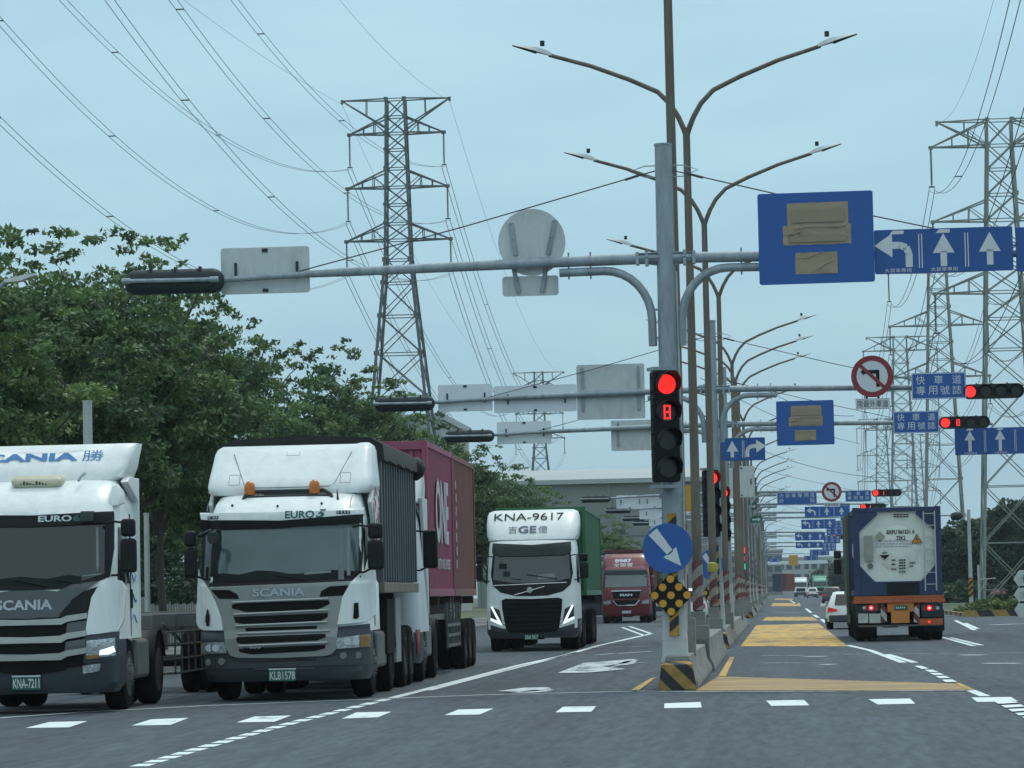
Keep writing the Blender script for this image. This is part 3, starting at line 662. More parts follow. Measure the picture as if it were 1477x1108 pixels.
# far gantry of lane signs
for k, (x0, x1, yc, hh, Y, lab) in enumerate(((1161, 1224, 738, 15, 224, 'topmost'), (1156, 1205, 756, 13.5, 262, 'second from top'), (1147, 1190, 774, 11, 312, 'third from top'), (1148, 1186, 786, 9, 350, 'fourth from top'))):
    p = at((x0+x1)/2, yc, Y); lane_sign('%s of the stacked far lane arrow signs left of the tank lorry' % lab, (p.x, Y, p.z), 0, (x1-x0)*Y/FPX, hh*Y/FPX, 'luu', text=False, bars=(k < 2), m=signblue)
for k, (x0, x1, yc, hh, Y) in enumerate(((1212, 1226, 739, 24, 228), (1202, 1224, 757, 12, 266), (1192, 1219, 766, 12, 300), (1188, 1212, 778, 12, 330), (1186, 1206, 789, 12, 360), (1168, 1196, 797, 9, 400), (1160, 1180, 805, 7, 440))):
    p = at((x0+x1)/2, yc, Y); lettered('%s small blue lettered sign stepping down towards the far road' % ords[k].replace('nearest', 'first'), (p.x, Y, p.z), 0, (x1-x0)*Y/FPX, hh*Y/FPX, ['快車道', '專用號'])
p = at(1117.5, 808, 520); lettered('tiny blue sign hanging far off above the distant lorries', (p.x, 520, p.z), 0, 1.4, .6, ['快車', '專用'])
# signs seen from behind
def back_sign(label, px, py, Y, w, h, m=signback, rnd=False, studs=True, cat='sign', hat=False, kind='rect', bars=None):
    p = at(px, py, Y)
    outl = circ(0, 0, w/2, 40) if rnd else rrect(-w/2, w/2, -h/2, h/2, .05)
    t = sign_board('sign_back', label, cat, (p.x, Y, p.z), 0, outl, m, group='signs seen from behind on the left arms')
    b = MB()
    if bars:
        for x0, z0, x1, z1 in bars: b.bar((x0, -.02, z0), (x1, -.02, z1), .075, .03); b.cyl((x0, -.035, z0), (x0, -.045, z0), .02, n=6); b.cyl((x1, -.035, z1), (x1, -.045, z1), .02, n=6); b.cyl(((x0+x1)/2, -.035, (z0+z1)/2), ((x0+x1)/2, -.05, (z0+z1)/2), .015, n=6)
    else:
        b.cbox((-.0, -.01, h*.43), (.09, .02, .06)); b.cbox((.0, -.01, -h*.43), (.09, .02, .05)); b.cbox((-w*.33, -.02, 0), (.04, .04, .26)); b.cbox((w*.36, -.02, 0), (.04, .04, .26))
    b.build('bracket', galv if bars else blackg, t, bevel=.004); return t
back_sign('plain grey sign back beside the big dark signal, on the nearest mast arm', 382.5, 390, 55.12, 1.44, .75)
back_sign('round grey sign back with two slanted brackets on the nearest mast arm', 767, 349.5, 55.12, 1.08, 1.08, rnd=True, bars=[(-.33, .31, -.26, -.2), (.38, .34, .26, -.2)])
back_sign('small plain plate hanging under the round grey sign back', 765, 412.5, 55.14, .90, .32, m=signback, bars=[(-.26, .3, -.19, -.1), (.26, .3, .19, -.1)])
back_sign('left of the two long pale sign backs on the second mast arm', 671, 574, 91.6, 1.45, .72, signback_w)
back_sign('long pale sign back between the left pale sign back and the large grey square one', 772, 575, 91.6, 2.2, .72, signback_w)
back_sign('large square grey sign back behind the nearest vertical signal', 881, 565, 91.6, 1.80, 1.46, bars=[(-.74, .65, -.74, .1), (.74, .65, .74, .1), (-.74, -.1, -.74, -.5), (.74, -.1, .74, -.5)])
back_sign('small pale sign back on the third mast arm beside its dark signal', 756, 624, 111.12, 1.75, .72, signback_w)
back_sign('square grey sign back on the third mast arm, lower than the large one', 914, 628, 111.12, 1.45, .98, bars=[(-.5, .4, -.5, -.35)])
for k, (x0, x1, yc, hh, Y) in enumerate(((889, 928, 724, 19, 189.2), (928, 960, 723, 19, 189.3), (922, 985, 740.5, 16, 216.2), (936, 985, 753, 11, 240.2), (938, 985, 763, 9, 257.2), (985, 1006, 735, 12, 205))):
    back_sign(['pale sign back beside the far dark signal on the fourth mast arm', 'pale sign back just right of the one beside the far dark signal', 'pale sign back on the fifth mast arm', 'pale sign back on the sixth mast arm', 'pale sign back on the seventh mast arm', 'pale sign back between the near mast pole and the brown lamp poles'][k], (x0+x1)/2, yc, Y, (x1-x0)*Y/FPX, hh*Y/FPX, signback_w)
for px, x1, y0, y1, Y, lab in ((1014, 1090, 668, 752, 150, 'grey square sign back behind the brown lamp poles'),):
    back_sign(lab, 1062+8, (672+718)/2, 150, 1.1, 1.35, signback)
p = at(993.5, 719, 170); t = sign_board('yellow_sign', 'narrow yellow sign showing behind the brown lamp pole', 'sign', (p.x, 170, p.z), 0, rrect(-.25, .25, -.65, .65, .02), yellow)
for k, (px, py, w_, h_, Y) in enumerate(((1084, 700, 14, 22, 180), (1084, 730, 15, 12, 190), (1090, 749, 17, 10, 200))):
    p = at(px, py, Y); t = sign_board('green_sign', ['upper', 'middle', 'lower'][k]+' small green direction sign on the median beyond the third mast', 'sign', (p.x, Y, p.z), 0, rrect(-w_*Y/FPX/2, w_*Y/FPX/2, -h_*Y/FPX/2, h_*Y/FPX/2, .02), signgreen, group='small green signs on the median')
    b = MB(); a = w_*Y/FPX; b.add([(-.3*a, -.004, .02), (.2*a, -.004, .02), (.2*a, -.004, .1), (.42*a, -.004, -.02), (.2*a, -.004, -.14), (.2*a, -.004, -.06), (-.3*a, -.004, -.06)], [(0, 1, 5, 6), (2, 3, 4)]); b.build('arrow', signwhite, t, fix=False)
# keep-right discs and diamond markers at the barrier noses
def nose_signs(i, rz=0, d=1.0):
    Y = MAST_Y[i]
    t = sign_board('keep_right_sign', '%s round blue sign with white arrow pointing down right on the median' % ['nearest', 'second', '', 'far third'][i], 'sign', (MX-.13, Y-.30, 2.20), rz, circ(0, 0, .395, 40), signblue, group='round blue keep right signs')
    b = MB(); d1 = Vector((.62, -.78)).normalized(); n = Vector((-d1.y, d1.x))
    def q(u, v): return (d1.x*u+n.x*v-.02, -.004, d1.y*u+n.y*v)
    b.add([q(-.34, -.085), q(-.34, .085), q(.10, .055), q(.10, -.055), q(.08, .13), q(.08, -.13), q(.36, 0)], [(0, 1, 2, 3), (4, 5, 6)]); b.build('arrow', signwhite, t, fix=False)
    b = MB(); b.box(-.03, .03, .02, .14, -.3, .3); b.build('bracket', galv, t)
    o = .35
    t = sign_board('diamond_marker', '%s black diamond board with nine amber reflectors below the round blue sign' % ['nearest', 'second', '', 'far third'][i], 'marker', (MX-.10, Y-.30, 1.46), rz, [(-o, 0), (0, -o), (o, 0), (0, o)], blackpaint, group='diamond reflector boards')
    b = MB()
    for a in (-1, 0, 1):
        for c in (-1, 0, 1): b.cyl(((a+c)*.128, -.012, (a-c)*.128), ((a+c)*.128, 0, (a-c)*.128), .060, n=18)
    b.build('reflector', yellow_d, t)
    b = MB(); b.cyl((0, 0, 0), (0, 0, .62), .178, n=20, cap=False)
    s = b.build('striped_band', st_band, MAST[i], loc=(0, 0, .62)) if False else None
for i, rz in ((0, 0), (1, R(38)), (3, R(45))): nose_signs(i, rz)
for i in (0, 1, 3):
    b = MB(); b.box(-.075, .075, -.262, -.25, .82, 2.75); b.build('striped_strip', st_band, MAST[i])
b = MB(); b.lathe([(.03, -.12), (.11, -.10), (.125, 0), (.11, .1), (.03, .12)], (0, 0, 0), (0, 0, 1), 18); o = b.build('warning_lamp', mat('dull_yellow_plastic', (.33, .30, .06), .5)); o.location = (MX+.10, 80, 2.05); tag(o, 'dull yellow round warning lamp strapped to the second brown lamp pole', 'warning lamp')

# ------------------------------------------------------------------ street lamps
def make_lamp():
    t = thing('street_lamp', 'x', 'street lamp', (0, 0, 0), 0, 'double armed street lamps along the median')
    b = MB(); b.tube([(0, 0, .6), (0, 0, 3), (0, 0, 10.27)], [.095, .09, .068], 12); b.build('pole', rust, t)
    b = MB(); b.cyl((0, 0, 1.16), (0, 0, 2.10), .105, n=16, cap=False); b.build('striped_sleeve', st_pole, t)
    b = MB(); b.cbox((0, 0, .82), (.26, .26, .62)); b.cbox((0, 0, .62), (.4, .4, .5)); b.build('base', concrete, t, bevel=.01)
    for s in (-1, 1):
        b = MB(); pts = [(0, 10.2), (s*.05, 10.35), (s*.145, 10.58), (s*.29, 10.83), (s*.53, 11.08), (s*1.06, 11.33), (s*1.8, 11.62), (s*2.6, 11.86)]
        b.tube([(x, 0, z) for x, z in pts], [.055, .055, .052, .05, .048, .045, .042, .038], 10); b.build('arm', rust, t)
        b = MB(); sl = R(17)*s
        def q(u, v, w_): return (s*2.55+s*(u*math.cos(R(17))-v*math.sin(R(17))), w_, 11.86+u*math.sin(R(17))+v*math.cos(R(17)))
        rings = []
        for u, hw, th in ((0, .05, .05), (.12, .07, .08), (.3, .13, .085), (.55, .12, .04), (.78, .06, .02)):
            rings.append([q(u, -.02, -hw), q(u, -.02, hw), q(u, th-.02, hw*.6), q(u, th-.02, -hw*.6)])
        b.loft(rings, sm=True); h = b.build('lamp_head', lampwhite, t)
        b = MB(); b.add([q(.32, -.022, -.1), q(.75, -.022, -.05), q(.75, -.022, .05), q(.32, -.022, .1)], [(0, 1, 2, 3)]); b.add([q(.32, -.05, -.07), q(.75, -.03, -.03), q(.75, -.03, .03), q(.32, -.05, .07)], [(3, 2, 1, 0)])
        b.loft([[q(.3, -.045, -.1), q(.3, -.045, .1), q(.3, -.021, .1), q(.3, -.021, -.1)], [q(.78, -.03, -.05), q(.78, -.03, .05), q(.78, -.021, .05), q(.78, -.021, -.05)]], sm=False)
        c = q(.22, .12, 0); b.cyl(c, (c[0], 0, c[2]+.10), .045, n=10)
        b.build('photocell', blackg, h)
    return t
LAMP_Y = [57.0, 66.0, 82.4, 103.0, 134.0, 145.0, 156.0, 180.0, 205.0, 236.0, 262.0, 282.0, 300.0, 322.0, 358.0, 385.0, 420.0, 460.0, 520.0, 600.0]
lamp0 = make_lamp()
for i, Y in enumerate(LAMP_Y):
    l = lamp0 if i == 0 else copy_tree(lamp0)
    l.location = (MX+(.07 if i else 0.02), Y, 0)
    l.scale = (1, 1, 1.25 if i == 0 else 1)
    l['label'] = 'brown lamp pole rising out of the picture just behind the nearest mast' if i == 0 else '%s brown double armed street lamp whose arms show, counting into the distance' % ords[i-1].replace('nearest', 'first')
p = at(120, 580, 86)
def edge_lamp():
    t = thing('roadside_lamp', 'pale lamp head reaching in at the left edge in front of the tree', 'street lamp', (at(-60, 870, 62).x, 62, 0))
    b = MB(); b.tube([(0, 0, .1), (0, 0, 6.6)], [.09, .06], 10); b.build('pole', galv, t)
    x0 = at(0, 409, 62)-Vector((at(-60, 870, 62).x, 0, 0)); x1 = at(52, 396, 62)-Vector((at(-60, 870, 62).x, 0, 0))
    b = MB(); b.tube([(0, 0, 6.5), (.35, 0, 6.85), (x0.x+.1, 0, x0.z+.03)], .035, 8); b.build('arm', galv, t)
    b = MB(); b.loft([[(x0.x+.1, -.05, x0.z-.03+.04), (x0.x+.1, .05, x0.z+.01), (x0.x+.1, .05, x0.z+.07), (x0.x+.1, -.05, x0.z+.07)], [(x0.x+.4, -.12, x0.z+.03), (x0.x+.4, .12, x0.z+.03), (x0.x+.4, .1, x0.z+.13), (x0.x+.4, -.1, x0.z+.13)], [(x1.x, -.04, x1.z-.01), (x1.x, .04, x1.z-.01), (x1.x, .04, x1.z+.02), (x1.x, -.04, x1.z+.02)]]); b.build('lamp_head', lampwhite, t)
edge_lamp()
def plain_pole(label, px, ytop, Y, r, m=galv_l):
    a = at(px, ytop, Y); b = MB(); b.tube([(0, 0, 0), (0, 0, a.z)], [r*1.1, r], 12); b.cyl((0, 0, a.z), (0, 0, a.z+.03), r*1.1, n=12)
    o = b.build('grey_pole', m); o.location = (a.x, Y, 0); tag(o, label, 'pole'); return o
plain_pole('grey steel pole standing behind the leftmost lorry and its roof', 126, 580, 66, .09)
plain_pole('grey steel pole in the gap between the two white lorries', 211, 742, 70, .055)

b = MB(); b.box(-.16, .16, .17, .36, 2.95, 3.55); b.box(-.20, .20, .15, .19, 3.0, 3.08); b.box(-.20, .20, .15, .19, 3.4, 3.48); o = b.build('cable_box', galv, mast0, bevel=.01)
b = MB(); b.tube([(.19, -.02, .9), (.19, -.02, 3.2), (.17, -.02, 5.0), (.16, -.02, 6.6)], .018, 6); b.build('conduit', galv_l, mast0)
b = MB()
for z in (1.5, 2.6, 3.7, 4.8, 5.9): b.cyl((0, 0, z-.02), (0, 0, z+.02), .172, n=20)
b.build('band_clamp', galv_l, mast0) if False else None
# ================================================================== LORRIES
white_p = mat('lorry_white_paint', (0.70, 0.75, 0.73), 0.34, 0, .06, 1.6, dirt=(.42, .44, .42), dirt_amt=.26, coat=.2, stretch=(4.5, 4.5, .45))
white_d = mat('lorry_white_dirty', (0.52, 0.57, 0.57), 0.4, 0, .08, 1.5, dirt=(.30, .32, .31), dirt_amt=.5)
silver_p = mat('silver_grille_paint', (0.25, 0.27, 0.26), 0.42, .15, .06, 2, dirt=(.15, .16, .16), dirt_amt=.4)
grey_p = mat('graphite_panel', (0.075, 0.085, 0.09), 0.38, .1, .08, 2)
bump_p = mat('dark_bumper_plastic', (0.034, 0.043, 0.053), 0.6, 0, .12, 2, dirt=(.07, .075, .08), dirt_amt=.3)
black_pl = mat('black_plastic', (0.009, 0.011, 0.013), 0.55, 0, .2, 3, spec=.22)
black_gr = mat('black_grille_mesh', (0.007, 0.007, 0.008), 0.7, 0, .3, 20, spec=.12)
tyre_m = mat('tyre_rubber', (0.006, 0.007, 0.008), 0.9, 0, .3, 5, bump=.4, bscale=25, spec=.08)
rim_m = mat('dusty_rim', (0.08, 0.082, 0.08), 0.7, .1, .2, 5, dirt=(.05, .05, .045), dirt_amt=.5)
chassis_m = mat('chassis_black', (0.012, 0.014, 0.016), 0.8, 0, .3, 2, spec=.1)
chassis_g = mat('chassis_grey', (0.11, 0.12, 0.12), 0.7, .1, .2, 2, dirt=(.05, .05, .05), dirt_amt=.5)
lamp_glass = mat('headlamp_glass', (0.42, 0.46, 0.47), 0.15, .55, .35, 18, bump=.6, bscale=22)
lamp_dark = mat('dark_lamp_glass', (0.06, 0.07, 0.075), 0.12, .2, .4, 18)
amber_m = mat('amber_lens', (0.45, 0.13, 0.01), 0.25, 0, .15, 8)
amber_d = mat('dull_amber_lens', (0.26, 0.14, 0.045), 0.3, 0, .2, 8)
drl_m = mat('daylight_lamp', (0.8, 0.85, 0.9), 0.3, emis=(.85, .95, 1), estr=.85)
plate_g = mat('green_number_plate', (0.012, 0.09, 0.06), 0.4)
plate_w = mat('plate_white', (0.50, 0.56, 0.55), 0.5)
chrome_m = mat('bright_trim', (0.55, 0.58, 0.60), 0.25, .6)
red_p = mat('lorry_red_paint', (0.14, 0.012, 0.018), 0.35, 0, .1, 2, dirt=(.16, .05, .05), dirt_amt=.4, coat=.3)
cream_m = mat('cream_plastic', (0.46, 0.44, 0.32), 0.5, 0, .08, 3, dirt=(.3, .28, .2))
blue_txt = mat('blue_lettering', (0.05, 0.18, 0.42), 0.5)
green_txt = mat('green_lettering', (0.02, 0.11, 0.09), 0.5)
magenta_m = mat('magenta_container_paint', (0.26, 0.045, 0.10), 0.5, 0, .1, 1.0, dirt=(.17, .09, .10), dirt_amt=.5)
brown_m = mat('brown_container_paint', (0.19, 0.07, 0.055), 0.6, 0, .12, 1.0, dirt=(.08, .045, .035), dirt_amt=.5)
darkred_m = mat('dark_red_container_paint', (0.10, 0.022, 0.025), 0.6, 0, .12, 1.0)
green_c = mat('green_container_paint', (0.025, 0.13, 0.06), 0.55, 0, .12, 1.0, dirt=(.05, .09, .06))
grey_c = mat('tipper_grey_paint', (0.085, 0.105, 0.118), 0.55, .1, .15, 1.0, dirt=(.05, .055, .06), dirt_amt=.6, stretch=(1, 1, .3))
tarp_m = mat('black_tarpaulin', (0.012, 0.015, 0.017), 0.8, 0, .3, 3, bump=.6, bscale=6)
pale_txt = mat('pale_lettering', (0.42, 0.42, 0.44), 0.6)
def glass_mat(name, tint=(0.012, 0.018, 0.02), rough=0.06):
    m, nt, b, N, L = nodes_mat(name)
    t = N('ShaderNodeTexCoord'); n = N('ShaderNodeTexNoise'); n.inputs['Scale'].default_value = 1.2; n.inputs['Detail'].default_value = 4; L(t.outputs['Object'], n.inputs['Vector'])
    r = N('ShaderNodeValToRGB'); L(n.outputs[0], r.inputs[0]); r.color_ramp.elements[0].color = tuple(c*.6 for c in tint)+(1,); r.color_ramp.elements[1].color = tuple(c*1.5 for c in tint)+(1,)
    L(r.outputs[0], b.inputs['Base Color']); b.inputs['Roughness'].default_value = rough; b.inputs['IOR'].default_value = 1.52; b.inputs['Specular IOR Level'].default_value = .62
    return m
glass_a = glass_mat('windscreen_glass', (0.006, 0.011, 0.014), .05); glass_g = glass_mat('greenish_windscreen', (0.055, 0.092, 0.092), .12)  # greenish glass: pale reflection put into its base colour
dash_m = mat('dashboard_dark', (.012, .018, .02), .7, 0, .3, 6, spec=.1); stick_m = mat('windscreen_sticker', (.16, .19, .19), .6)
glass_p = glass_mat('windscreen_glass_pale', (0.10, 0.125, 0.125), .1)

class Cab:
    """cab whose front skin y = skin(x, z); everything on the front is laid on that skin"""
    def __init__(s, prof, rc=.26, bow=.05):
        s.prof = sorted(prof); s.rc = rc; s.bow = bow      # (z, half width, y front)
    def at(s, z):
        P = s.prof
        if z <= P[0][0]: return P[0][1], P[0][2]
        for a, c in zip(P[:-1], P[1:]):
            if z <= c[0]:
                t = (z-a[0])/(c[0]-a[0]+1e-9); return a[1]+(c[1]-a[1])*t, a[2]+(c[2]-a[2])*t
        return P[-1][1], P[-1][2]
    def y(s, x, z):
        hw, yf = s.at(z); ax = min(abs(x), hw); r = s.rc
        y = yf+s.bow*(ax/hw)**2
        if ax > hw-r: y += r-math.sqrt(max(0, r*r-(ax-(hw-r))**2))
        return y
    def shell(s, b, z0, z1, yrear, mi=0, n=14, steps=None):
        rings = []
        zs = sorted(set([z0, z1]+[p[0] for p in s.prof if z0 < p[0] < z1]))
        for z in zs:
            hw, yf = s.at(z)
            xs = [hw*math.sin(math.pi/2*(-1+2*i/n)) for i in range(n+1)]
            ring = [(x, s.y(x, z), z) for x in xs]
            yr = yrear if not callable(yrear) else yrear(z)
            ring += [(hw, yr, z), (-hw, yr, z)]
            rings.append(ring)
        b.loft(rings, mi)
    def panel(s, b, poly, off=.010, th=.03, step=.12, mi=0):
        """2D outline (x,z) laid on the skin, standing 'off' proud of it, with edges of depth th"""
        bm = bmesh.new(); vs = [bm.verts.new((x, 0, z)) for x, z in poly]
        try: bm.faces.new(vs)
        except ValueError: bm.free(); return
        bmesh.ops.triangulate(bm, faces=bm.faces[:])
        xs = [v.co.x for v in bm.verts]; zs = [v.co.z for v in bm.verts]
        x = math.ceil(min(xs)/step)*step
        while x < max(xs):
            bmesh.ops.bisect_plane(bm, geom=bm.verts[:]+bm.edges[:]+bm.faces[:], plane_co=(x, 0, 0), plane_no=(1, 0, 0)); x += step
        for z in [p[0] for p in s.prof]+[min(zs)+.15*i for i in range(1, 20)]:
            if min(zs)+.005 < z < max(zs)-.005: bmesh.ops.bisect_plane(bm, geom=bm.verts[:]+bm.edges[:]+bm.faces[:], plane_co=(0, 0, z), plane_no=(0, 0, 1))
        for v in bm.verts: v.co.y = s.y(v.co.x, v.co.z)-off
        bm.normal_update()
        bm.verts.index_update(); bm.edges.index_update()
        vv = [tuple(v.co) for v in bm.verts]; ff = [tuple(v.index for v in f.verts) for f in bm.faces]
        be = [tuple(v.index for v in e.verts) for e in bm.edges if e.is_boundary]; bm.free()
        n = len(vv); back = [(x_, y_+th, z_) for x_, y_, z_ in vv]
        b.add(vv, ff, mi, True); b.add(vv+back, [(i, j, j+n, i+n) for i, j in be], mi, False)
    def text(s, b, txt, fit, off=.014, mi=0, **k):
        vs, fs = text_verts(txt, fit, **k); b.add([(x, s.y(x, z)-off, z) for x, z in vs], fs, mi)

class Front:
    """turns a photo pixel into local (x, z) on the plane y = yc of a thing standing at (X, Y) with heading rz"""
    def __init__(s, X, Y, rz): s.M = Matrix.Translation((X, Y, 0)) @ Matrix.Rotation(rz, 4, 'Z'); s.I = s.M.inverted()
    def __call__(s, px, py, yc=0.05):
        o = s.I @ CAM; d = s.I.to_3x3() @ ray(px, py); t = (yc-o.y)/d.y; p = o+d*t; return (p.x, p.z)
    def poly(s, pts, yc=0.05): return [s(x, y, yc) for x, y in pts]
def mirror(poly): return [(-x, z) for x, z in poly][::-1]
def wheel(parent, x, y, r=.52, w=.30, side=1, dual=False, group=None):
    b = MB(); prof = [(r*.62, -w/2), (r*.93, -w/2+.01), (r*.985, -w/2+.05), (r, -w/4), (r, w/4), (r*.985, w/2-.05), (r*.93, w/2-.01), (r*.62, w/2)]
    b.lathe(prof, (0, 0, 0), (1, 0, 0), 28)
    if dual: b.lathe(prof, (-side*(w+.04), 0, 0), (1, 0, 0), 28)
    o = b.build('wheel', tyre_m, parent, loc=(x, y, r))
    b = MB()
    if dual: b.lathe([(r*.63, side*w/2), (r*.6, side*(w/2-.02)), (r*.52, side*(w/2-.12)), (r*.2, side*(w/2-.14)), (r*.17, side*(w/2-.02)), (.01, side*(w/2-.01))], (0, 0, 0), (1, 0, 0), 20)
    else: b.lathe([(r*.63, side*w/2), (r*.6, side*(w/2-.01)), (r*.5, side*(w/2-.05)), (r*.42, side*(w/2+.005)), (r*.22, side*(w/2+.03)), (r*.17, side*(w/2+.05)), (.01, side*(w/2+.055))], (0, 0, 0), (1, 0, 0), 20)
    for k in range(8):
        a = 2*math.pi*k/8; q = w/2-.10 if dual else w/2+.02
        b.cyl((side*(q-.02), r*.31*math.cos(a), r*.31*math.sin(a)), (side*(q+.025), r*.31*math.cos(a), r*.31*math.sin(a)), .018, n=6)
    b.build('rim', rim_m, o); return o
def plate(cab, parent, F, px0, px1, py0, py1, txt, off=.03, strip=True):
    x0, z1 = F(px0, py0); x1, z0 = F(px1, py1)
    y = min(cab.y(x0, z0), cab.y((x0+x1)/2, z0), cab.y((x0+x1)/2, z1))-off
    b = MB(); b.prism(rrect(x0, x1, z0, z1, .012, 2), y, y+.012, 'y'); o = b.build('number_plate', plate_g, parent)
    b = MB(); m = (x1-x0)*.04; add_text(b, txt, (x0+m, x1-m, z0+(z1-z0)*.12, z1-(z1-z0)*.16), y-.003, bold=.02)
    if strip: b.box(x0, x1, y-.004, y, z1-.004, z1+.018)
    b.build('plate_lettering', plate_w, o, fix=False)
def mirror_set(parent, x, s, z0, z1, y=.15, w=.22, two=True, m=None, z2=None):
    """side mirror housings on their arm, s = -1 left / +1 right of the picture"""
    m = m or black_pl
    b = MB(); zz = z0+(z1-z0)*(.66 if two else 1)
    b.loft([[(x-w/2+i, y-.06+j, z) for i, j in ((0, 0), (w, 0), (w-.02, .16), (.02, .16))] for z in (z0, zz-.02)], sm=False)
    if two: b.loft([[(x-w/2+i+.01, y-.07+j, z) for i, j in ((0, 0), (w-.02, 0), (w-.04, .16), (.02, .16))] for z in (zz+.005, z1)], sm=False)
    o = b.build('mirror', m, parent, bevel=.05); o.modifiers[0].segments = 4; o.modifiers[0].use_clamp_overlap = True
    b = MB(); b.tube([(x-s*.02, y+.06, z1-.06), (x-s*.25, y+.12, z1-.03), (x-s*.36, y+.2, z1-.05)], .018, 6); b.tube([(x-s*.02, y+.06, z0+.05), (x-s*.2, y+.14, z0-.03), (x-s*.34, y+.2, z0-.03)], .018, 6)
    b.build('mirror_arm', m, o); return o
def tractor_chassis(t, y0=.8, y1=5.4, axles=(1.4, 4.6), r=.52, hw=1.22, tank=True):
    b = MB()
    for s in (-1, 1): b.box(s*.42-.05, s*.42+.05, y0, y1, .72, .98)
    for y in axles: b.cyl((-hw+.2, y, r), (hw-.2, y, r), .09, n=10); b.cyl((-.2, y, r), (.25, y, r), .22, n=12)
    b.box(-.5, .5, y0, y0+.9, .45, 1.1); b.box(-.75, .75, y0+1.4, y1-.2, .60, .75)
    b.build('chassis', chassis_m, t, bevel=.01)
    for i, y in enumerate(axles):
        for s in (-1, 1): wheel(t, s*(hw-.17), y, r, .31, s, dual=(i > 0))
    if tank:
        for s in (-1, 1):
            b = MB(); b.box(s*(hw-.5) if s > 0 else -hw+.03, s*(hw-.03) if s > 0 else -hw+.5, axles[0]+.75, axles[1]-.75, .42, 1.0); b.build('fuel_tank', chassis_g, t, bevel=.06)
    for s in (-1, 1):
        for y in axles[1:]:
            b = MB(); pts = [(y+(r+.09)*math.cos(a), r+(r+.09)*math.sin(a)) for a in [R(180-18*k) for k in range(1, 10)]]
            vs = [(x, p[0], p[1]) for x in (s*(hw-.63), s*(hw+.0)) for p in pts]; k = len(pts)
            b.add(vs, [(i, i+1, k+i+1, k+i) for i in range(k-1)], 0, True); o = b.build('mudguard', black_pl, t); md = o.modifiers.new('s', 'SOLIDIFY'); md.thickness = .02

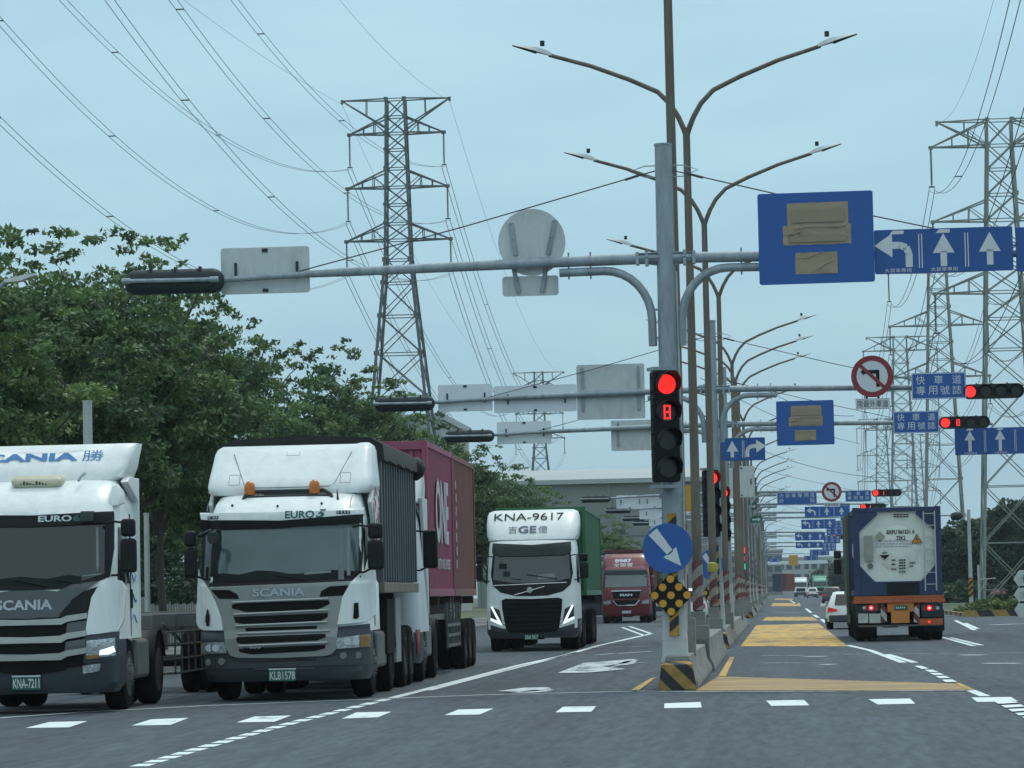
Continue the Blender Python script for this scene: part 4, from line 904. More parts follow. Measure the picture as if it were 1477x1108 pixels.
# ------------------------------------------------------------------ white lorry with amber beacons (second from the left)
HEAD = R(.92)
def lorry_beacons():
    X = at(409, 865, 52).x; Y = 52.0; t = thing('lorry', 'white lorry with two amber roof beacons pulling a dark grey tipper', 'lorry', (X, Y, 0), HEAD)
    F = Front(X, Y, HEAD)
    cab = Cab([(.30, 1.20, .10), (.42, 1.25, .02), (.95, 1.25, .0), (1.05, 1.24, .05), (1.75, 1.23, .08), (1.80, 1.20, .10), (2.62, 1.15, .36), (2.75, 1.16, .34), (2.86, 1.15, .36), (3.0, 1.12, .52), (3.12, 1.08, .80), (3.2, 1.02, 1.2)])
    b = MB(); cab.shell(b, 1.03, 3.2, 2.15); b.build('cab_body', white_p, t)
    b = MB(); cab.shell(b, .30, 1.03, .95)
    o = b.build('bumper', bump_p, t)
    b = MB(); cab.panel(b, F.poly([(292, 948), (330, 952), (345, 957), (470, 953), (487, 945), (532, 940), (531, 958), (292, 966)]), .02, .03); b.box(-.45, .45, .0, .03, .47, .5)
    b.build('bumper_step', bump_p, o)
    for p, q, r in ((300, 955.4, .052), (320, 954, .052), (496, 945.6, .052), (516.7, 945, .052)):
        x, z = F(p, q); y = cab.y(x, z); b = MB(); b.cyl((x, y-.035, z), (x, y+.02, z), r, n=20); b.build('fog_lamp', mat('fog_glass', (.17, .18, .18), .2, .3, .2, 12), o)
    # windscreen and its black surround
    b = MB(); cab.panel(b, F.poly([(286, 752), (405, 757), (519, 741), (521, 800), (520, 838), (300, 847), (287, 842)], .2), .006, .03); b.build('window_frame', black_pl, t)
    b = MB(); cab.panel(b, F.poly([(291, 764), (405, 761), (515, 753), (516, 828), (455, 835), (296, 840)], .2), .014, .02); ws = b.build('windscreen', glass_g, t)
    b = MB(); cab.panel(b, F.poly([(296, 840.5), (300, 830), (322, 827), (345, 829), (372, 823), (398, 824), (420, 828), (455, 826), (480, 822), (516, 824), (517, 829), (455, 836)], .2), .016, .004); cab.panel(b, F.poly([(302, 765), (316, 764), (318, 790), (312, 812), (315, 830), (302, 832)], .2), .016, .004); b.build('dashboard', dash_m, ws)
    b = MB(); cab.panel(b, F.poly([(440, 826), (478, 823), (478, 826), (440, 829)], .2), .020, .004); cab.panel(b, F.poly([(498, 760), (503, 760), (506, 830), (501, 830)], .2), .018, .004); b.build('windscreen_sticker', stick_m, ws)
    b = MB(); cab.panel(b, F.poly([(286, 750), (405, 751), (521, 741), (519, 754), (480, 757), (405, 761), (320, 763), (286, 763)], .3), .05, .07); b.build('sun_visor', black_pl, t)
    b = MB(); cab.panel(b, F.poly([(291, 764), (302, 764), (301, 842), (291, 842)], .2), .018, .01); cab.panel(b, F.poly([(487, 756), (493, 756), (497, 836), (489, 836)], .2), .018, .01); b.build('pillar_trim', mat('grey_pillar', (.11, .13, .135), .4), t)
    for a, c in (((330, 838), (300, 828)), ((440, 836), (395, 829))):
        b = MB(); x0, z0 = F(*a, .12); x1, z1 = F(*c, .12); b.tube([(x0, cab.y(x0, z0)-.03, z0), (x1, cab.y(x1, z1)-.03, z1)], .010, 6); b.build('wiper', black_pl, t)
    b = MB(); cab.panel(b, F.poly([(284, 739), (405, 741), (522, 731), (522, 741), (480, 748), (405, 751), (310, 751), (286, 749)], .34), .035, .08); o = b.build('visor_panel', white_p, t)
    b = MB(); cab.text(b, 'EURO', (*[F(411, 748, .3)[0], F(453, 736, .3)[0]], F(411, 748, .3)[1], F(453, 736, .3)[1]), .041, bold=.03); cab.text(b, '5', (F(455, 748, .3)[0], F(470, 735, .3)[0], F(455, 747, .3)[1], F(470, 734, .3)[1]), .041, bold=.04, shear=.3)
    b.build('lettering', green_txt, o, fix=False)
    for x0, x1, y in ((295, 313, 747), (485, 504, 739)):
        b = MB(); a = F(x0, y+2, .3); c = F(x1, y-3, .3); cab.panel(b, [(a[0], a[1]), (c[0], a[1]), (c[0], c[1]), (a[0], c[1])], .045, .03); q = b.build('marker_lamp', black_pl, o)
        b = MB()
        for k in range(4): xx = a[0]+(c[0]-a[0])*(k+.5)/4; b.cyl((xx, cab.y(xx, a[1])-.052, (a[1]+c[1])/2), (xx, cab.y(xx, a[1])-.03, (a[1]+c[1])/2), .016, n=8)
        b.build('lamp_row', chrome_m, q)
    # grille
    b = MB(); cab.panel(b, F.poly([(300, 848), (405, 843), (508, 838), (495, 863), (489.6, 891), (487.5, 907), (485, 937), (478, 944), (470, 946), (405, 949), (345, 949), (333, 946), (326, 934), (325, 913), (321, 890), (313, 868)]), .035, .06)
    g = b.build('grille', silver_p, t)
    b = MB()
    for pts in ([(334, 873), (350, 869), (474, 866), (476, 871), (466, 876), (456, 880.5), (355, 883), (345, 880), (335, 878)],
                [(337, 890), (473, 884), (473, 890), (463, 896), (455, 897.5), (350, 900), (340, 898)],
                [(354, 906), (458, 902.5), (457, 907), (355, 910.5)],
                [(341, 920), (346, 918.5), (470, 914), (471, 919), (458, 924), (350, 929), (343, 927)],
                [(345, 936), (355, 935), (470, 930), (470, 935), (456, 939), (365, 944), (347, 941)]):
        cab.panel(b, F.poly(pts), .040, .02)
    for pts in ([(303, 851), (330, 851), (342, 857), (345, 864), (316, 864)], [(505, 844), (475, 846), (463, 853), (461, 861), (495, 859)]): cab.panel(b, F.poly(pts), .040, .02)
    b.build('grille_opening', black_gr, g)
    b = MB()
    for (xa, ya), (xb, yb) in (((337, 886.5), (474, 880)), ((340, 903), (472, 897)), ((343, 914), (476, 909.5)), ((345, 932), (473, 926.5)), ((335, 869), (473, 863.5))):
        pts = [F(xa+(xb-xa)*k/10, ya+(yb-ya)*k/10) for k in range(11)]; b.tube([(x, cab.y(x, z)-.055, z) for x, z in pts], .019, 6)
    b.build('grille_bar', mat('silver_bar', (.33, .35, .34), .35, .2, .05), g)
    b = MB(); a = F(365, 861); c = F(440, 847.5); cab.text(b, 'SCANIA', (a[0], c[0], a[1], c[1]-.0), .062, bold=.025); b.build('badge_lettering', mat('badge_silver', (.38, .41, .42), .35, .3, .05), g, fix=False)
    b = MB(); a = F(349, 936); c = F(378, 929); cab.text(b, 'P 400', (a[0], c[0], a[1], c[1]), .062, bold=.02); b.build('badge_lettering', chrome_m, g, fix=False)
    # corner panels and headlights
    left = [(283, 821), (286, 833), (303, 851), (313, 869), (320, 886), (323.5, 909), (292.5, 909.5), (285, 906), (281.5, 898), (281, 875), (283, 866)]
    right = [(529, 800), (524, 822), (507, 840), (495, 862), (490, 890), (488, 901), (525, 897.5), (534, 893), (540, 886), (541, 860), (538, 820)]
    for pts, vent in ((left, [(293, 880), (299, 879), (302, 890), (301, 903), (296, 903), (292.5, 895)]), (right, [(511, 870), (517, 869), (518, 890), (515, 893), (510, 892)])):
        b = MB(); cab.panel(b, F.poly(pts, .2), .05, .10); o = b.build('corner_panel', white_p, t, bevel=.01)
        b = MB(); cab.panel(b, F.poly(vent, .1), .056, .01); b.build('air_slot', black_gr, o)
    for pts in ([(287, 910), (323, 910), (326, 926), (287, 928)], [(488, 904), (531, 900), (532, 917), (488, 921)]):
        b = MB(); cab.panel(b, F.poly(pts, .1), .02, .06); b.build('headlight_surround', mat('navy_step', (.022, .03, .042), .5), t)
    for pts, am in (([(287, 927), (325, 926), (328, 942), (287, 944)], [(287, 927), (295.5, 927), (295.5, 943.5), (287, 944)]), ([(486, 920), (532, 915), (532, 933), (486, 936)], [(520, 916), (532, 915), (532, 933), (520, 934)])):
        b = MB(); cab.panel(b, F.poly(pts, .08), .035, .05); h = b.build('headlight', lamp_glass, t)
        b = MB(); cab.panel(b, F.poly(am, .08), .041, .02); b.build('indicator', amber_d, h)
        b = MB(); xs = [p[0] for p in pts]; ys = [p[1] for p in pts]
        for k in (.35, .6):
            x, z = F(min(xs)+(max(xs)-min(xs))*k, (min(ys)+max(ys))/2, .06); b.lathe([(.055, 0), (.04, .012), (.015, .02)], (x, cab.y(x, z)-.044, z), (0, 1, 0), 14)
        b.build('reflector', chrome_m, h)
    plate(cab, t, F, 388.5, 428, 966, 982, 'KLB1578', .05)
    # side windows (right flank) and door lines
    for s in (-1, 1):
        b = MB(); b.add([(s*(1.222-.035*(z-1.8)/.8), y, z) for y, z in ((.40, 1.86), (1.25, 1.88), (1.25, 2.60), (.68, 2.60))], [(0, 1, 2, 3)]); o = b.build('side_window', glass_a, t); md = o.modifiers.new('s', 'SOLIDIFY'); md.thickness = .05; md.offset = 0
        b = MB(); b.box(s*1.245-.006, s*1.245+.006, 1.34, 1.36, 1.1, 2.7); b.box(s*1.245-.02, s*1.245+.02, 1.15, 1.3, 1.62, 1.68); b.build('door_handle', black_pl, t)
    # roof fairing
    def rg(z, hw, yf, r=.22):
        out_ = []
        for i in range(15):
            x = hw*math.sin(math.pi/2*(-1+2*i/14)); ax = abs(x); y = yf+.10*(ax/hw)**2*(-1)
            if ax > hw-r: y += r-math.sqrt(max(0, r*r-(ax-(hw-r))**2))
            out_.append((x, y, z))
        return out_+[(hw, 2.2, z), (-hw, 2.2, z)]
    S_ = [(3.14, 1.18, .98), (3.18, 1.26, .96), (3.28, 1.275, .98), (3.40, 1.27, 1.10), (3.6, 1.25, 1.32), (3.8, 1.235, 1.54), (3.88, 1.21, 1.66), (3.93, 1.15, 1.80)]
    rr = [rg(*q, .16) for q in S_]
    for r_ in rr[-3:]:
        for i, v in enumerate(r_): r_[i] = (v[0], v[1], v[2]-.05*(1-min(1, abs(v[0])/1.1)**2)+.02*(v[0] > 1))
    b = MB(); b.loft(rr); f = b.build('roof_fairing', white_p, t, sharp=60)
    def yf(x, z):
        for a_, c_ in zip(S_[:-1], S_[1:]):
            if z <= c_[0]: k = (z-a_[0])/(c_[0]-a_[0]); hw = a_[1]+(c_[1]-a_[1])*k; y0 = a_[2]+(c_[2]-a_[2])*k; break
        y = y0-.10*(abs(x)/hw)**2
        if abs(x) > hw-.16: y += .16-math.sqrt(max(0, .16**2-(abs(x)-hw+.16)**2))
        return y
    seam = mat('panel_seam', (.16, .19, .20), .7)
    b = MB()
    def ln(pts, r=.006): b.tube([(x, yf(x, z)-.002, z) for x, z in pts], r, 4)
    for s_ in (-1, 1):
        ln([(s_*(.92-.22*u), 3.80-.50*u) for u in [i/8 for i in range(9)]]+[(s_*.62, 3.255), (s_*.4, 3.25), (0, 3.25)])
        q = [(s_*.78, 3.30), (s_*.94, 3.30), (s_*.94, 3.46), (s_*.78, 3.46), (s_*.78, 3.30)]; ln([(q[i][0]*(1-u)+q[i+1][0]*u, q[i][1]*(1-u)+q[i+1][1]*u) for i in range(4) for u in (0, .33, .66)]+[q[0]], .004)
    ln([(-.10, 3.82), (-.10, 3.76), (.10, 3.76), (.10, 3.82)], .004); b.build('panel_seam', seam, f, fix=False)
    b = MB(); pr = random.Random(4)
    for k in range(26):
        y = pr.uniform(1.2, 2.05); z = pr.uniform(2.3, 3.15); b.tube([(1.266, y, z), (1.266, y+pr.uniform(-.08, .12), z+pr.uniform(.02, .16)), (1.266, y+pr.uniform(-.1, .14), z+pr.uniform(.1, .22))], .007, 4)
    b.build('flank_print', mat('faded_pink_print', (.28, .14, .18), .6), t, fix=False)
    for k, px_ in enumerate((295.5, 505)):
        x_, z_ = F(px_, 728, .5); b = MB(); b.tube([(x_, cab.y(x_, z)-.002, z) for z in (2.90, 2.95, 3.0, 3.05, 3.10)], .006, 4); b.build('panel_seam', seam, t, fix=False)
    b = MB(); b.prism([(.98, 3.0), (1.2, 3.15), (1.35, 3.3), (2.2, 3.3), (2.2, 2.0), (2.12, 2.0)], 1.2, 1.262, 'x'); b.prism([(.98, 3.0), (1.2, 3.15), (1.35, 3.3), (2.2, 3.3), (2.2, 2.0), (2.12, 2.0)], -1.262, -1.2, 'x'); b.build('side_fairing', white_p, t, bevel=.015)
    # roof light bar
    b = MB(); z0 = F(400, 711, .8)[1]; z1 = F(400, 694, .9)[1]
    for y, z, hw in ((.78, 3.10, .62), (.92, 3.19, .50)): b.tube([(-hw, y, z), (hw, y, z)], .030, 8)
    for s in (-1, 1): b.tube([(s*.70, .70, 3.02), (s*.66, .76, 3.12), (s*.52, .93, 3.2)], .03, 8)
    b.box(-.38, .38, .85, .87, 3.10, 3.18); b.build('light_bar', blackg, t)
    for px in (360, 453.5):
        x, z = F(px, 700, .85); b = MB(); b.lathe([(.07, 0), (.085, .01), (.085, .13), (.075, .18), (.04, .215), (.01, .225)], (x, .85, 3.13), (0, 0, 1), 16); o = b.build('beacon', amber_m, t)
        b = MB(); b.cyl((x, .85, 3.06), (x, .85, 3.14), .075, n=14); b.build('beacon_base', blackg, o)
    for px, py in ((335, 729), (401, 730), (464, 726)):
        x, z = F(px, py, .5); b = MB(); y = cab.y(x, z); b.cyl((x, y-.03, z), (x, y+.02, z), .018, n=8); b.build('roof_stud', black_pl, t)
    b = MB(); x, z = F(487, 713, .6); b.tube([(x, .62, 3.02), (x-.01, .66, 3.12), (x-.02, .7, 3.2)], [.02, .012, .004], 6); b.build('aerial', black_pl, t)
    mirror_set(t, 1.37+.03, 1, F(545, 822)[1], F(548, 754)[1], .12, .26); mirror_set(t, -1.42, -1, F(266, 834)[1], F(262, 766)[1], .12, .21)
    b = MB(); x0, z0 = F(286, 774); x1, z1 = F(306, 766); b.tube([(x0, .1, z0), (x1, -.12, z1)], .035, 8); x, z = F(310, 776); b.loft([[(x-w, -.2, z-h), (x+w, -.2, z-h), (x+w, -.05, z-h*.6), (x-w, -.05, z-h*.6)] for w, h in ((.05, .09), (.08, .05), (.085, -.04), (.05, -.09))]); b.build('front_mirror', blackg, t, bevel=.02)
    tractor_chassis(t, .9, 5.2, (1.45, 4.45)); return X, Y
AX, AY = lorry_beacons()

def local_frame(label, cat, name, X, Y, rz, dy, group=None):
    """a thing dy metres behind the lorry standing at X, Y"""
    p = Matrix.Rotation(rz, 3, 'Z') @ Vector((0, dy, 0)); return thing(name, label, cat, (X+p.x, Y+p.y, 0), rz, group)
def trailer_wheels(t, ys, hw=1.24, r=.52):
    for y in ys:
        for s in (-1, 1): wheel(t, s*(hw-.17), y, r, .28, s, dual=True)
        b = MB(); b.cyl((-hw+.3, y, r), (hw-.3, y, r), .08, n=8); b.build('axle', chassis_m, t)

# tipper body behind the beacon lorry
t = local_frame('dark grey ribbed tipper trailer under a black tarpaulin behind the lorry with beacons', 'trailer', 'tipper_trailer', AX, AY, HEAD, 2.55)
b = MB(); b.box(-1.2, 1.2, 0, 6.2, 1.75, 3.92); b.build('tipper_body', grey_c, t, bevel=.01)
b = MB()
for k in range(15): y = .12+k*.43; b.box(1.2, 1.262, y, y+.10, 1.78, 3.9); b.box(-1.262, -1.2, y, y+.10, 1.78, 3.9)
b.box(-1.27, 1.27, -.01, .12, 1.75, 3.9); b.build('rib', grey_c, t, bevel=.01)
b = MB(); b.box(1.19, 1.29, -.02, 6.2, 1.60, 1.76); b.box(-1.29, -1.19, -.02, 6.2, 1.60, 1.76); b.build('sill_beam', mat('dusty_beam', (.16, .14, .11), .8, 0, .3, 2), t, bevel=.01)
b = MB(); rings = []
for k in range(14):
    y = -.08+k*.49; j = .02*math.sin(k*2.1); z = 3.98+.05*math.sin(k*1.3)
    rings.append([(-1.31, y, 3.68+j), (-1.31, y, 3.95), (-1.1, y, 4.06+.4*j), (0, y, 4.12+j), (1.1, y, 4.06), (1.31, y, 3.95), (1.33, y, 3.70-j), (1.27, y, 3.68)])
b.loft(rings); b.lathe([(.05, -.12), (.16, -.1), (.2, 0), (.2, .25), (.12, .33)], (1.25, 6.1, 3.75), (0, 1, .2), 10); b.build('tarpaulin', tarp_m, t, sharp=60)
b = MB(); b.box(-.5, .5, .3, 6.1, 1.15, 1.6); b.box(1.05, 1.23, .9, 2.2, .62, 1.5); b.box(-1.23, -1.05, .9, 2.2, .62, 1.5); b.build('chassis', chassis_m, t)
b = MB(); b.box(1.16, 1.22, 2.55, 3.4, .45, 1.52); b.build('side_guard', mat('pale_guard', (.22, .24, .24), .7, 0, .15, 2, dirt=(.1, .1, .1)), t, bevel=.01)
trailer_wheels(t, (4.3, 5.45))
b = MB(); b.sheet([(1.25, 5.8, .95), (1.28, 6.2, .95), (1.27, 6.15, .55), (1.25, 5.9, .5)]); o = b.build('mud_flap', mat('red_flap', (.2, .02, .02), .6), t); md = o.modifiers.new('s', 'SOLIDIFY'); md.thickness = .02

def container(name, label, m, loc, rz, L_=6.06, hw=1.22, h=2.75, group='shipping containers', ribs=True, side_text=None, txt2=None, bars=False):
    t = thing(name, label, 'container', loc, rz, group)
    b = MB()
    # corrugated sides
    n = int(L_/.28); prof = []
    for s in (-1, 1):
        pts = []
        for k in range(n):
            y = .12+k*(L_-.24)/n; d = (L_-.24)/n
            pts += [(y, .0), (y+d*.28, .0), (y+d*.42, -.045), (y+d*.86, -.045), (y+d, 0)]
        vs = [(s*(hw-.03+p[1]), p[0], z) for z in (.14, h-.10) for p in pts]; k = len(pts)
        b.add(vs, [(i, i+1, k+i+1, k+i) for i in range(k-1)])
    pts = [(x, ((-1)**i)*.0) for i, x in enumerate([])]
    n2 = 9; fx = []
    for k in range(n2):
        x = -hw+.1+k*(2*hw-.2)/n2; d = (2*hw-.2)/n2; fx += [(x, .06), (x+d*.3, .06), (x+d*.42, .10), (x+d*.86, .10), (x+d, .06)]
    for yy, sg in ((0, 1), (L_, -1)):
        vs = [(p[0], yy+sg*p[1], z) for z in (.14, h-.10) for p in fx]; k = len(fx); b.add(vs, [(i, i+1, k+i+1, k+i) for i in range(k-1)])
    b.box(-hw+.03, hw-.03, .03, L_-.03, h-.09, h-.045); b.box(-hw+.05, hw-.05, .05, L_-.05, .05, .12)
    b.build('shell', m, t)
    b = MB()
    for x in (-hw+.05, hw-.05):
        for y in (.05, L_-.05): b.box(x-.05, x+.05, y-.05, y+.05, 0, h)
        b.box(x-.045, x+.045, .10, L_-.10, .003, .14); b.box(x-.04, x+.04, .10, L_-.10, h-.11, h-.003)
    for y in (.05, L_-.05): b.box(-hw+.10, hw-.10, y-.045, y+.045, .003, .14); b.box(-hw+.10, hw-.10, y-.045, y+.045, h-.16, h-.003)
    b.build('frame', m, t, bevel=.006)
    if bars:
        b = MB()
        for k in range(7): y = .5+.05*(k % 2); z = 2.35-.27*k; b.box(hw-.003, hw+.004, y, y+.14, z-.17, z)
        b.build('faded_lettering', pale_txt, t, fix=False)
    if side_text or txt2:
        b = MB()
        def st(txt, y0, y1, z0, z1, **k):
            vs, fs = text_verts(txt, (y0, y1, z0, z1), **k); b.add([(hw+.004, v[0], v[1]) for v in vs], fs)
        if side_text:
            for a in side_text: st(*a[:5], **a[5])
        b.build('lettering', pale_txt, t, fix=False)
    return t
# the lorry hidden behind the tipper: cab peeping out, containers above
CX_, CY_ = None, None
dC = 8.95
pC = Matrix.Rotation(HEAD, 3, 'Z') @ Vector((0, dC, 0)); XC, YC = AX+pC.x+.02, AY+pC.y
def plain_cab_lorry(label, X, Y, rz, m, group=None, roofz=3.9):
    t = thing('lorry', label, 'lorry', (X, Y, 0), rz, group)
    cab = Cab([(.35, 1.2, .05), (.5, 1.24, .0), (1.1, 1.24, .02), (1.8, 1.22, .06), (2.7, 1.17, .3), (2.9, 1.15, .4), (3.15, 1.08, .7), (3.3, 1.0, 1.1)])
    b = MB(); cab.shell(b, .9, 3.3, 2.1); b.build('cab_body', m, t)
    b = MB(); cab.shell(b, .35, .9, .9); b.build('bumper', bump_p, t)
    b = MB(); cab.panel(b, [(-1.1, 1.85), (1.1, 1.85), (1.07, 2.7), (-1.07, 2.7)], .01, .03); b.build('windscreen', glass_a, t)
    b = MB(); cab.panel(b, [(-.8, 1.0), (.8, 1.0), (.8, 1.6), (-.8, 1.6)], .02, .03); b.build('grille', black_gr, t)
    def rg(z, hw, yf): return [(-hw, yf+.15, z), (-hw*.85, yf, z), (hw*.85, yf, z), (hw, yf+.15, z), (hw, 2.15, z), (-hw, 2.15, z)]
    b = MB(); b.loft([rg(3.2, 1.2, .95), rg(3.5, 1.22, 1.2), rg(roofz-.1, 1.2, 1.6), rg(roofz, 1.1, 1.8)]); b.build('roof_fairing', m, t, bevel=.05)
    b = MB(); b.prism([(1.1, 3.3), (2.15, 3.3), (2.15, 1.2), (2.0, 1.2)], 1.19, 1.25, 'x'); b.prism([(1.1, 3.3), (2.15, 3.3), (2.15, 1.2), (2.0, 1.2)], -1.25, -1.19, 'x'); b.build('side_fairing', m, t, bevel=.01)
    mirror_set(t, 1.46, 1, 2.02, 2.72, .12, .27, two=False); mirror_set(t, -1.46, -1, 2.02, 2.72, .12, .27, two=False)
    for px in (-.95, .95): b = MB(); cab.panel(b, [(px-.18, .72), (px+.18, .72), (px+.18, .92), (px-.18, .92)], .02, .03); b.build('headlight', lamp_glass, t)
    return t, cab
t, cab = plain_cab_lorry('white lorry cab mostly hidden between the dark grey tipper and the magenta container', XC, YC, HEAD, white_d, roofz=3.95)
tractor_chassis(t, .8, 4.0, (1.4, 4.0))
t2 = local_frame('rusty black container trailer carrying the magenta and brown containers', 'trailer', 'container_trailer', XC, YC, HEAD, 2.5)
b = MB()
for s in (-1, 1): b.box(s*.45-.07, s*.45+.07, 0, 12.6, 1.15, 1.50)
for y in (0.1, 3, 6, 6.6, 9, 12.3): b.box(-1.15, 1.15, y, y+.16, 1.36, 1.52)
b.build('chassis', mat('rusty_chassis', (.07, .04, .03), .8, 0, .3, 2), t2, bevel=.01)
trailer_wheels(t2, (9.2, 10.5, 11.8)); b = MB()
for s in (-1, 1):
    for z in (.55, .75, .95): b.bar((s*1.18, 4.6, z), (s*1.18, 7.9, z), .03, .06)
    for y in (4.7, 5.5, 6.3, 7.1, 7.8): b.bar((s*1.18, y, .5), (s*1.16, y, 1.4), .05, .05)
b.build('side_guard', chassis_g, t2)
cl = Matrix.Rotation(HEAD, 3, 'Z') @ Vector((0, 2.75, 0)); c2 = Matrix.Rotation(HEAD, 3, 'Z') @ Vector((0, 8.92, 0))
container('shipping_container', 'magenta shipping container with big pale letters on its side', magenta_m, (XC+cl.x, YC+cl.y, 1.525), HEAD, 6.06, 1.22, 2.88,
          side_text=[('ONE', 1.7, 4.7, 1.0, 2.25, dict(bold=.035)), ('NETWORK EXPRESS', 2.0, 4.9, .52, .72, dict(bold=.02))])
container('shipping_container', 'brown shipping container behind the magenta one on the same trailer', brown_m, (XC+c2.x, YC+c2.y, 1.525), HEAD, 6.06, 1.22, 2.88,
          bars=True)

# ------------------------------------------------------------------ leftmost white lorry
def lorry_left():
    Y = 48.0; X = at(38, 870, 48).x; t = thing('lorry', 'white lorry cut off by the left edge with blue lettering on its roof', 'lorry', (X, Y, 0), HEAD)
    F = Front(X, Y, HEAD)
    cab = Cab([(.28, 1.15, .12), (.42, 1.25, .04), (.95, 1.26, .0), (1.1, 1.25, .02), (1.75, 1.24, .08), (2.66, 1.19, .34), (2.80, 1.18, .36), (2.98, 1.16, .50), (3.18, 1.12, .80), (3.28, 1.08, 1.05), (3.32, 1.0, 1.3)])
    b = MB(); cab.shell(b, 1.02, 3.32, 2.15); b.build('cab_body', white_p, t)
    b = MB(); cab.shell(b, .28, 1.02, .85); bumper = b.build('bumper', bump_p, t)
    def sym(pts, yc=.08):
        P = F.poly(pts, yc); return P+mirror(P)[0:0]
    def both(b, pts, off, th, yc=.08):
        P = F.poly(pts, yc); cab.panel(b, P, off, th); cab.panel(b, mirror(P), off, th)
    def full(b, pts, off, th, yc=.08):
        """outline given for the right half from the centre line outwards and back; completed by its mirror image"""
        P = F.poly(pts, yc); cab.panel(b, P+[(-x, z) for x, z in P[::-1]], off, th)
    b = MB(); full(b, [(40, 745), (120, 741), (158, 738), (161, 790), (158, 832), (120, 849), (40, 852)], .006, .03, .2); b.build('window_frame', black_pl, t)
    b = MB(); full(b, [(40, 761), (110, 758), (148, 757), (151, 828), (110, 841), (40, 845)], .014, .02, .2); ws = b.build('windscreen', glass_a, t)
    b = MB(); cab.panel(b, F.poly([(120, 830), (147, 827), (147, 829), (120, 832)], .2), .018, .004); cab.panel(b, F.poly([(136, 760), (139, 760), (143, 815), (141, 826), (139, 815)], .2), .018, .004); b.build('windscreen_sticker', stick_m, ws)
    b = MB(); cab.panel(b, F.poly([(-60, 843), (-40, 833), (0, 836), (30, 832), (70, 835), (100, 829), (120, 832), (118, 839), (60, 845)], .2), .017, .004); b.build('dashboard', dash_m, ws)
    for a_, c_ in (((70, 846), (20, 836)), ((118, 842), (80, 836))):
        b = MB(); x0, z0 = F(*a_, .12); x1, z1 = F(*c_, .12); b.tube([(x0, cab.y(x0, z0)-.03, z0), (x1, cab.y(x1, z1)-.03, z1)], .012, 6); b.build('wiper', black_pl, t)
    b = MB(); full(b, [(40, 744), (120, 740), (160, 737), (159, 752), (110, 757), (40, 760)], .04, .06, .34); v = b.build('sun_visor', black_pl, t)
    b = MB(); cab.text(b, 'EURO', (F(55, 752, .3)[0], F(103, 742, .3)[0], F(55, 753, .3)[1], F(103, 743, .3)[1]), .05, bold=.03); b.build('lettering', signwhite, v, fix=False)
    b = MB(); cab.text(b, '6', (F(105, 752, .3)[0], F(116, 742, .3)[0], F(105, 752, .3)[1], F(116, 742, .3)[1]), .05, bold=.04); b.build('lettering', green_txt, v, fix=False)
    b = MB(); a = F(116, 753, .3); c = F(135, 737, .3); cab.panel(b, [(a[0], a[1]), (c[0], a[1]), (c[0], c[1]), (a[0], c[1])], .10, .08); b.build('sensor_box', blackg, v, bevel=.01)
    b = MB(); full(b, [(40, 733), (120, 728), (158, 726), (160, 737), (40, 744)], .03, .06, .36); b.build('visor_panel', white_p, t)
    # facia
    b = MB(); full(b, [(38, 852), (60, 851), (83, 853), (105, 843), (142, 838), (118, 855), (100, 868), (93, 880), (84, 888), (38, 893)], .035, .05); g = b.build('front_panel', grey_p, t)
    b = MB(); a = F(-6, 881); c = F(76, 864.5); cab.text(b, 'SCANIA', (a[0], c[0], a[1]+.0, c[1]+.0), .045, bold=.03); b.build('badge_lettering', mat('badge_pale', (.42, .47, .5), .4, .2), g, fix=False)
    b = MB(); both(b, [(112, 856), (141, 846), (131, 862), (126, 886), (85, 890), (96, 878)], .030, .04); b.build('air_intake', black_pl, t)
    b = MB(); full(b, [(38, 893), (96, 889), (128, 884), (124, 960), (38, 968)], .020, .05); g = b.build('grille', black_gr, t)
    b = MB()
    for y0, y1 in ((893, 902), (918, 928), (943, 953)):
        P = [(38, y0+1.5), (88, y0-1), (98, y0-5), (127, y0-9), (126, y0-1), (98, y0+4), (90, y1-1), (38, y1)]; full(b, P, .055, .05)
    b.build('grille_bar', mat('pale_bar', (.36, .38, .36), .4, .1), g)
    b = MB(); both(b, [(98, 899), (126, 895), (125, 912), (97, 916)], .04, .03); both(b, [(97, 926), (125, 921), (124, 942), (94, 946)], .04, .03); b.build('grille_side', grey_p, g)
    b = MB(); both(b, [(158, 834), (141, 848), (133, 862), (128, 890), (125, 916), (145, 914), (168, 910), (175, 895), (178, 850), (170, 838)], .045, .09, .12); b.build('corner_panel', white_p, t, bevel=.01)
    b = MB(); both(b, [(125, 917), (168, 911), (170, 951), (122, 957)], .03, .05, .1); b.build('headlight_surround', bump_p, t)
    for mir in (0, 1):
        b = MB(); P = F.poly([(127, 924), (165, 920), (166, 946), (126, 950)], .1); cab.panel(b, mirror(P) if mir else P, .045, .04); h = b.build('headlight', lamp_glass, t)
        b = MB(); P = F.poly([(146, 938), (164, 932), (166, 940), (158, 944), (145, 945)], .1); cab.panel(b, mirror(P) if mir else P, .052, .02); b.build('lit_lamp', drl_m, h)
        b = MB(); P = F.poly([(126, 946), (145, 944), (145, 949), (126, 951)], .1); cab.panel(b, mirror(P) if mir else P, .052, .02); b.build('indicator', amber_d, h)
        b = MB(); P = F.poly([(121, 960), (147, 957), (144, 968), (121, 972)], .1); cab.panel(b, mirror(P) if mir else P, .03, .03); b.build('fog_lamp', lamp_glass, bumper)
    b = MB(); full(b, [(38, 958), (92, 955), (97, 966), (38, 975)], .03, .02); b.build('lower_opening', black_gr, bumper)
    plate(cab, t, F, 18.5, 60, 976.5, 994.5, 'KNA-7211', .05)
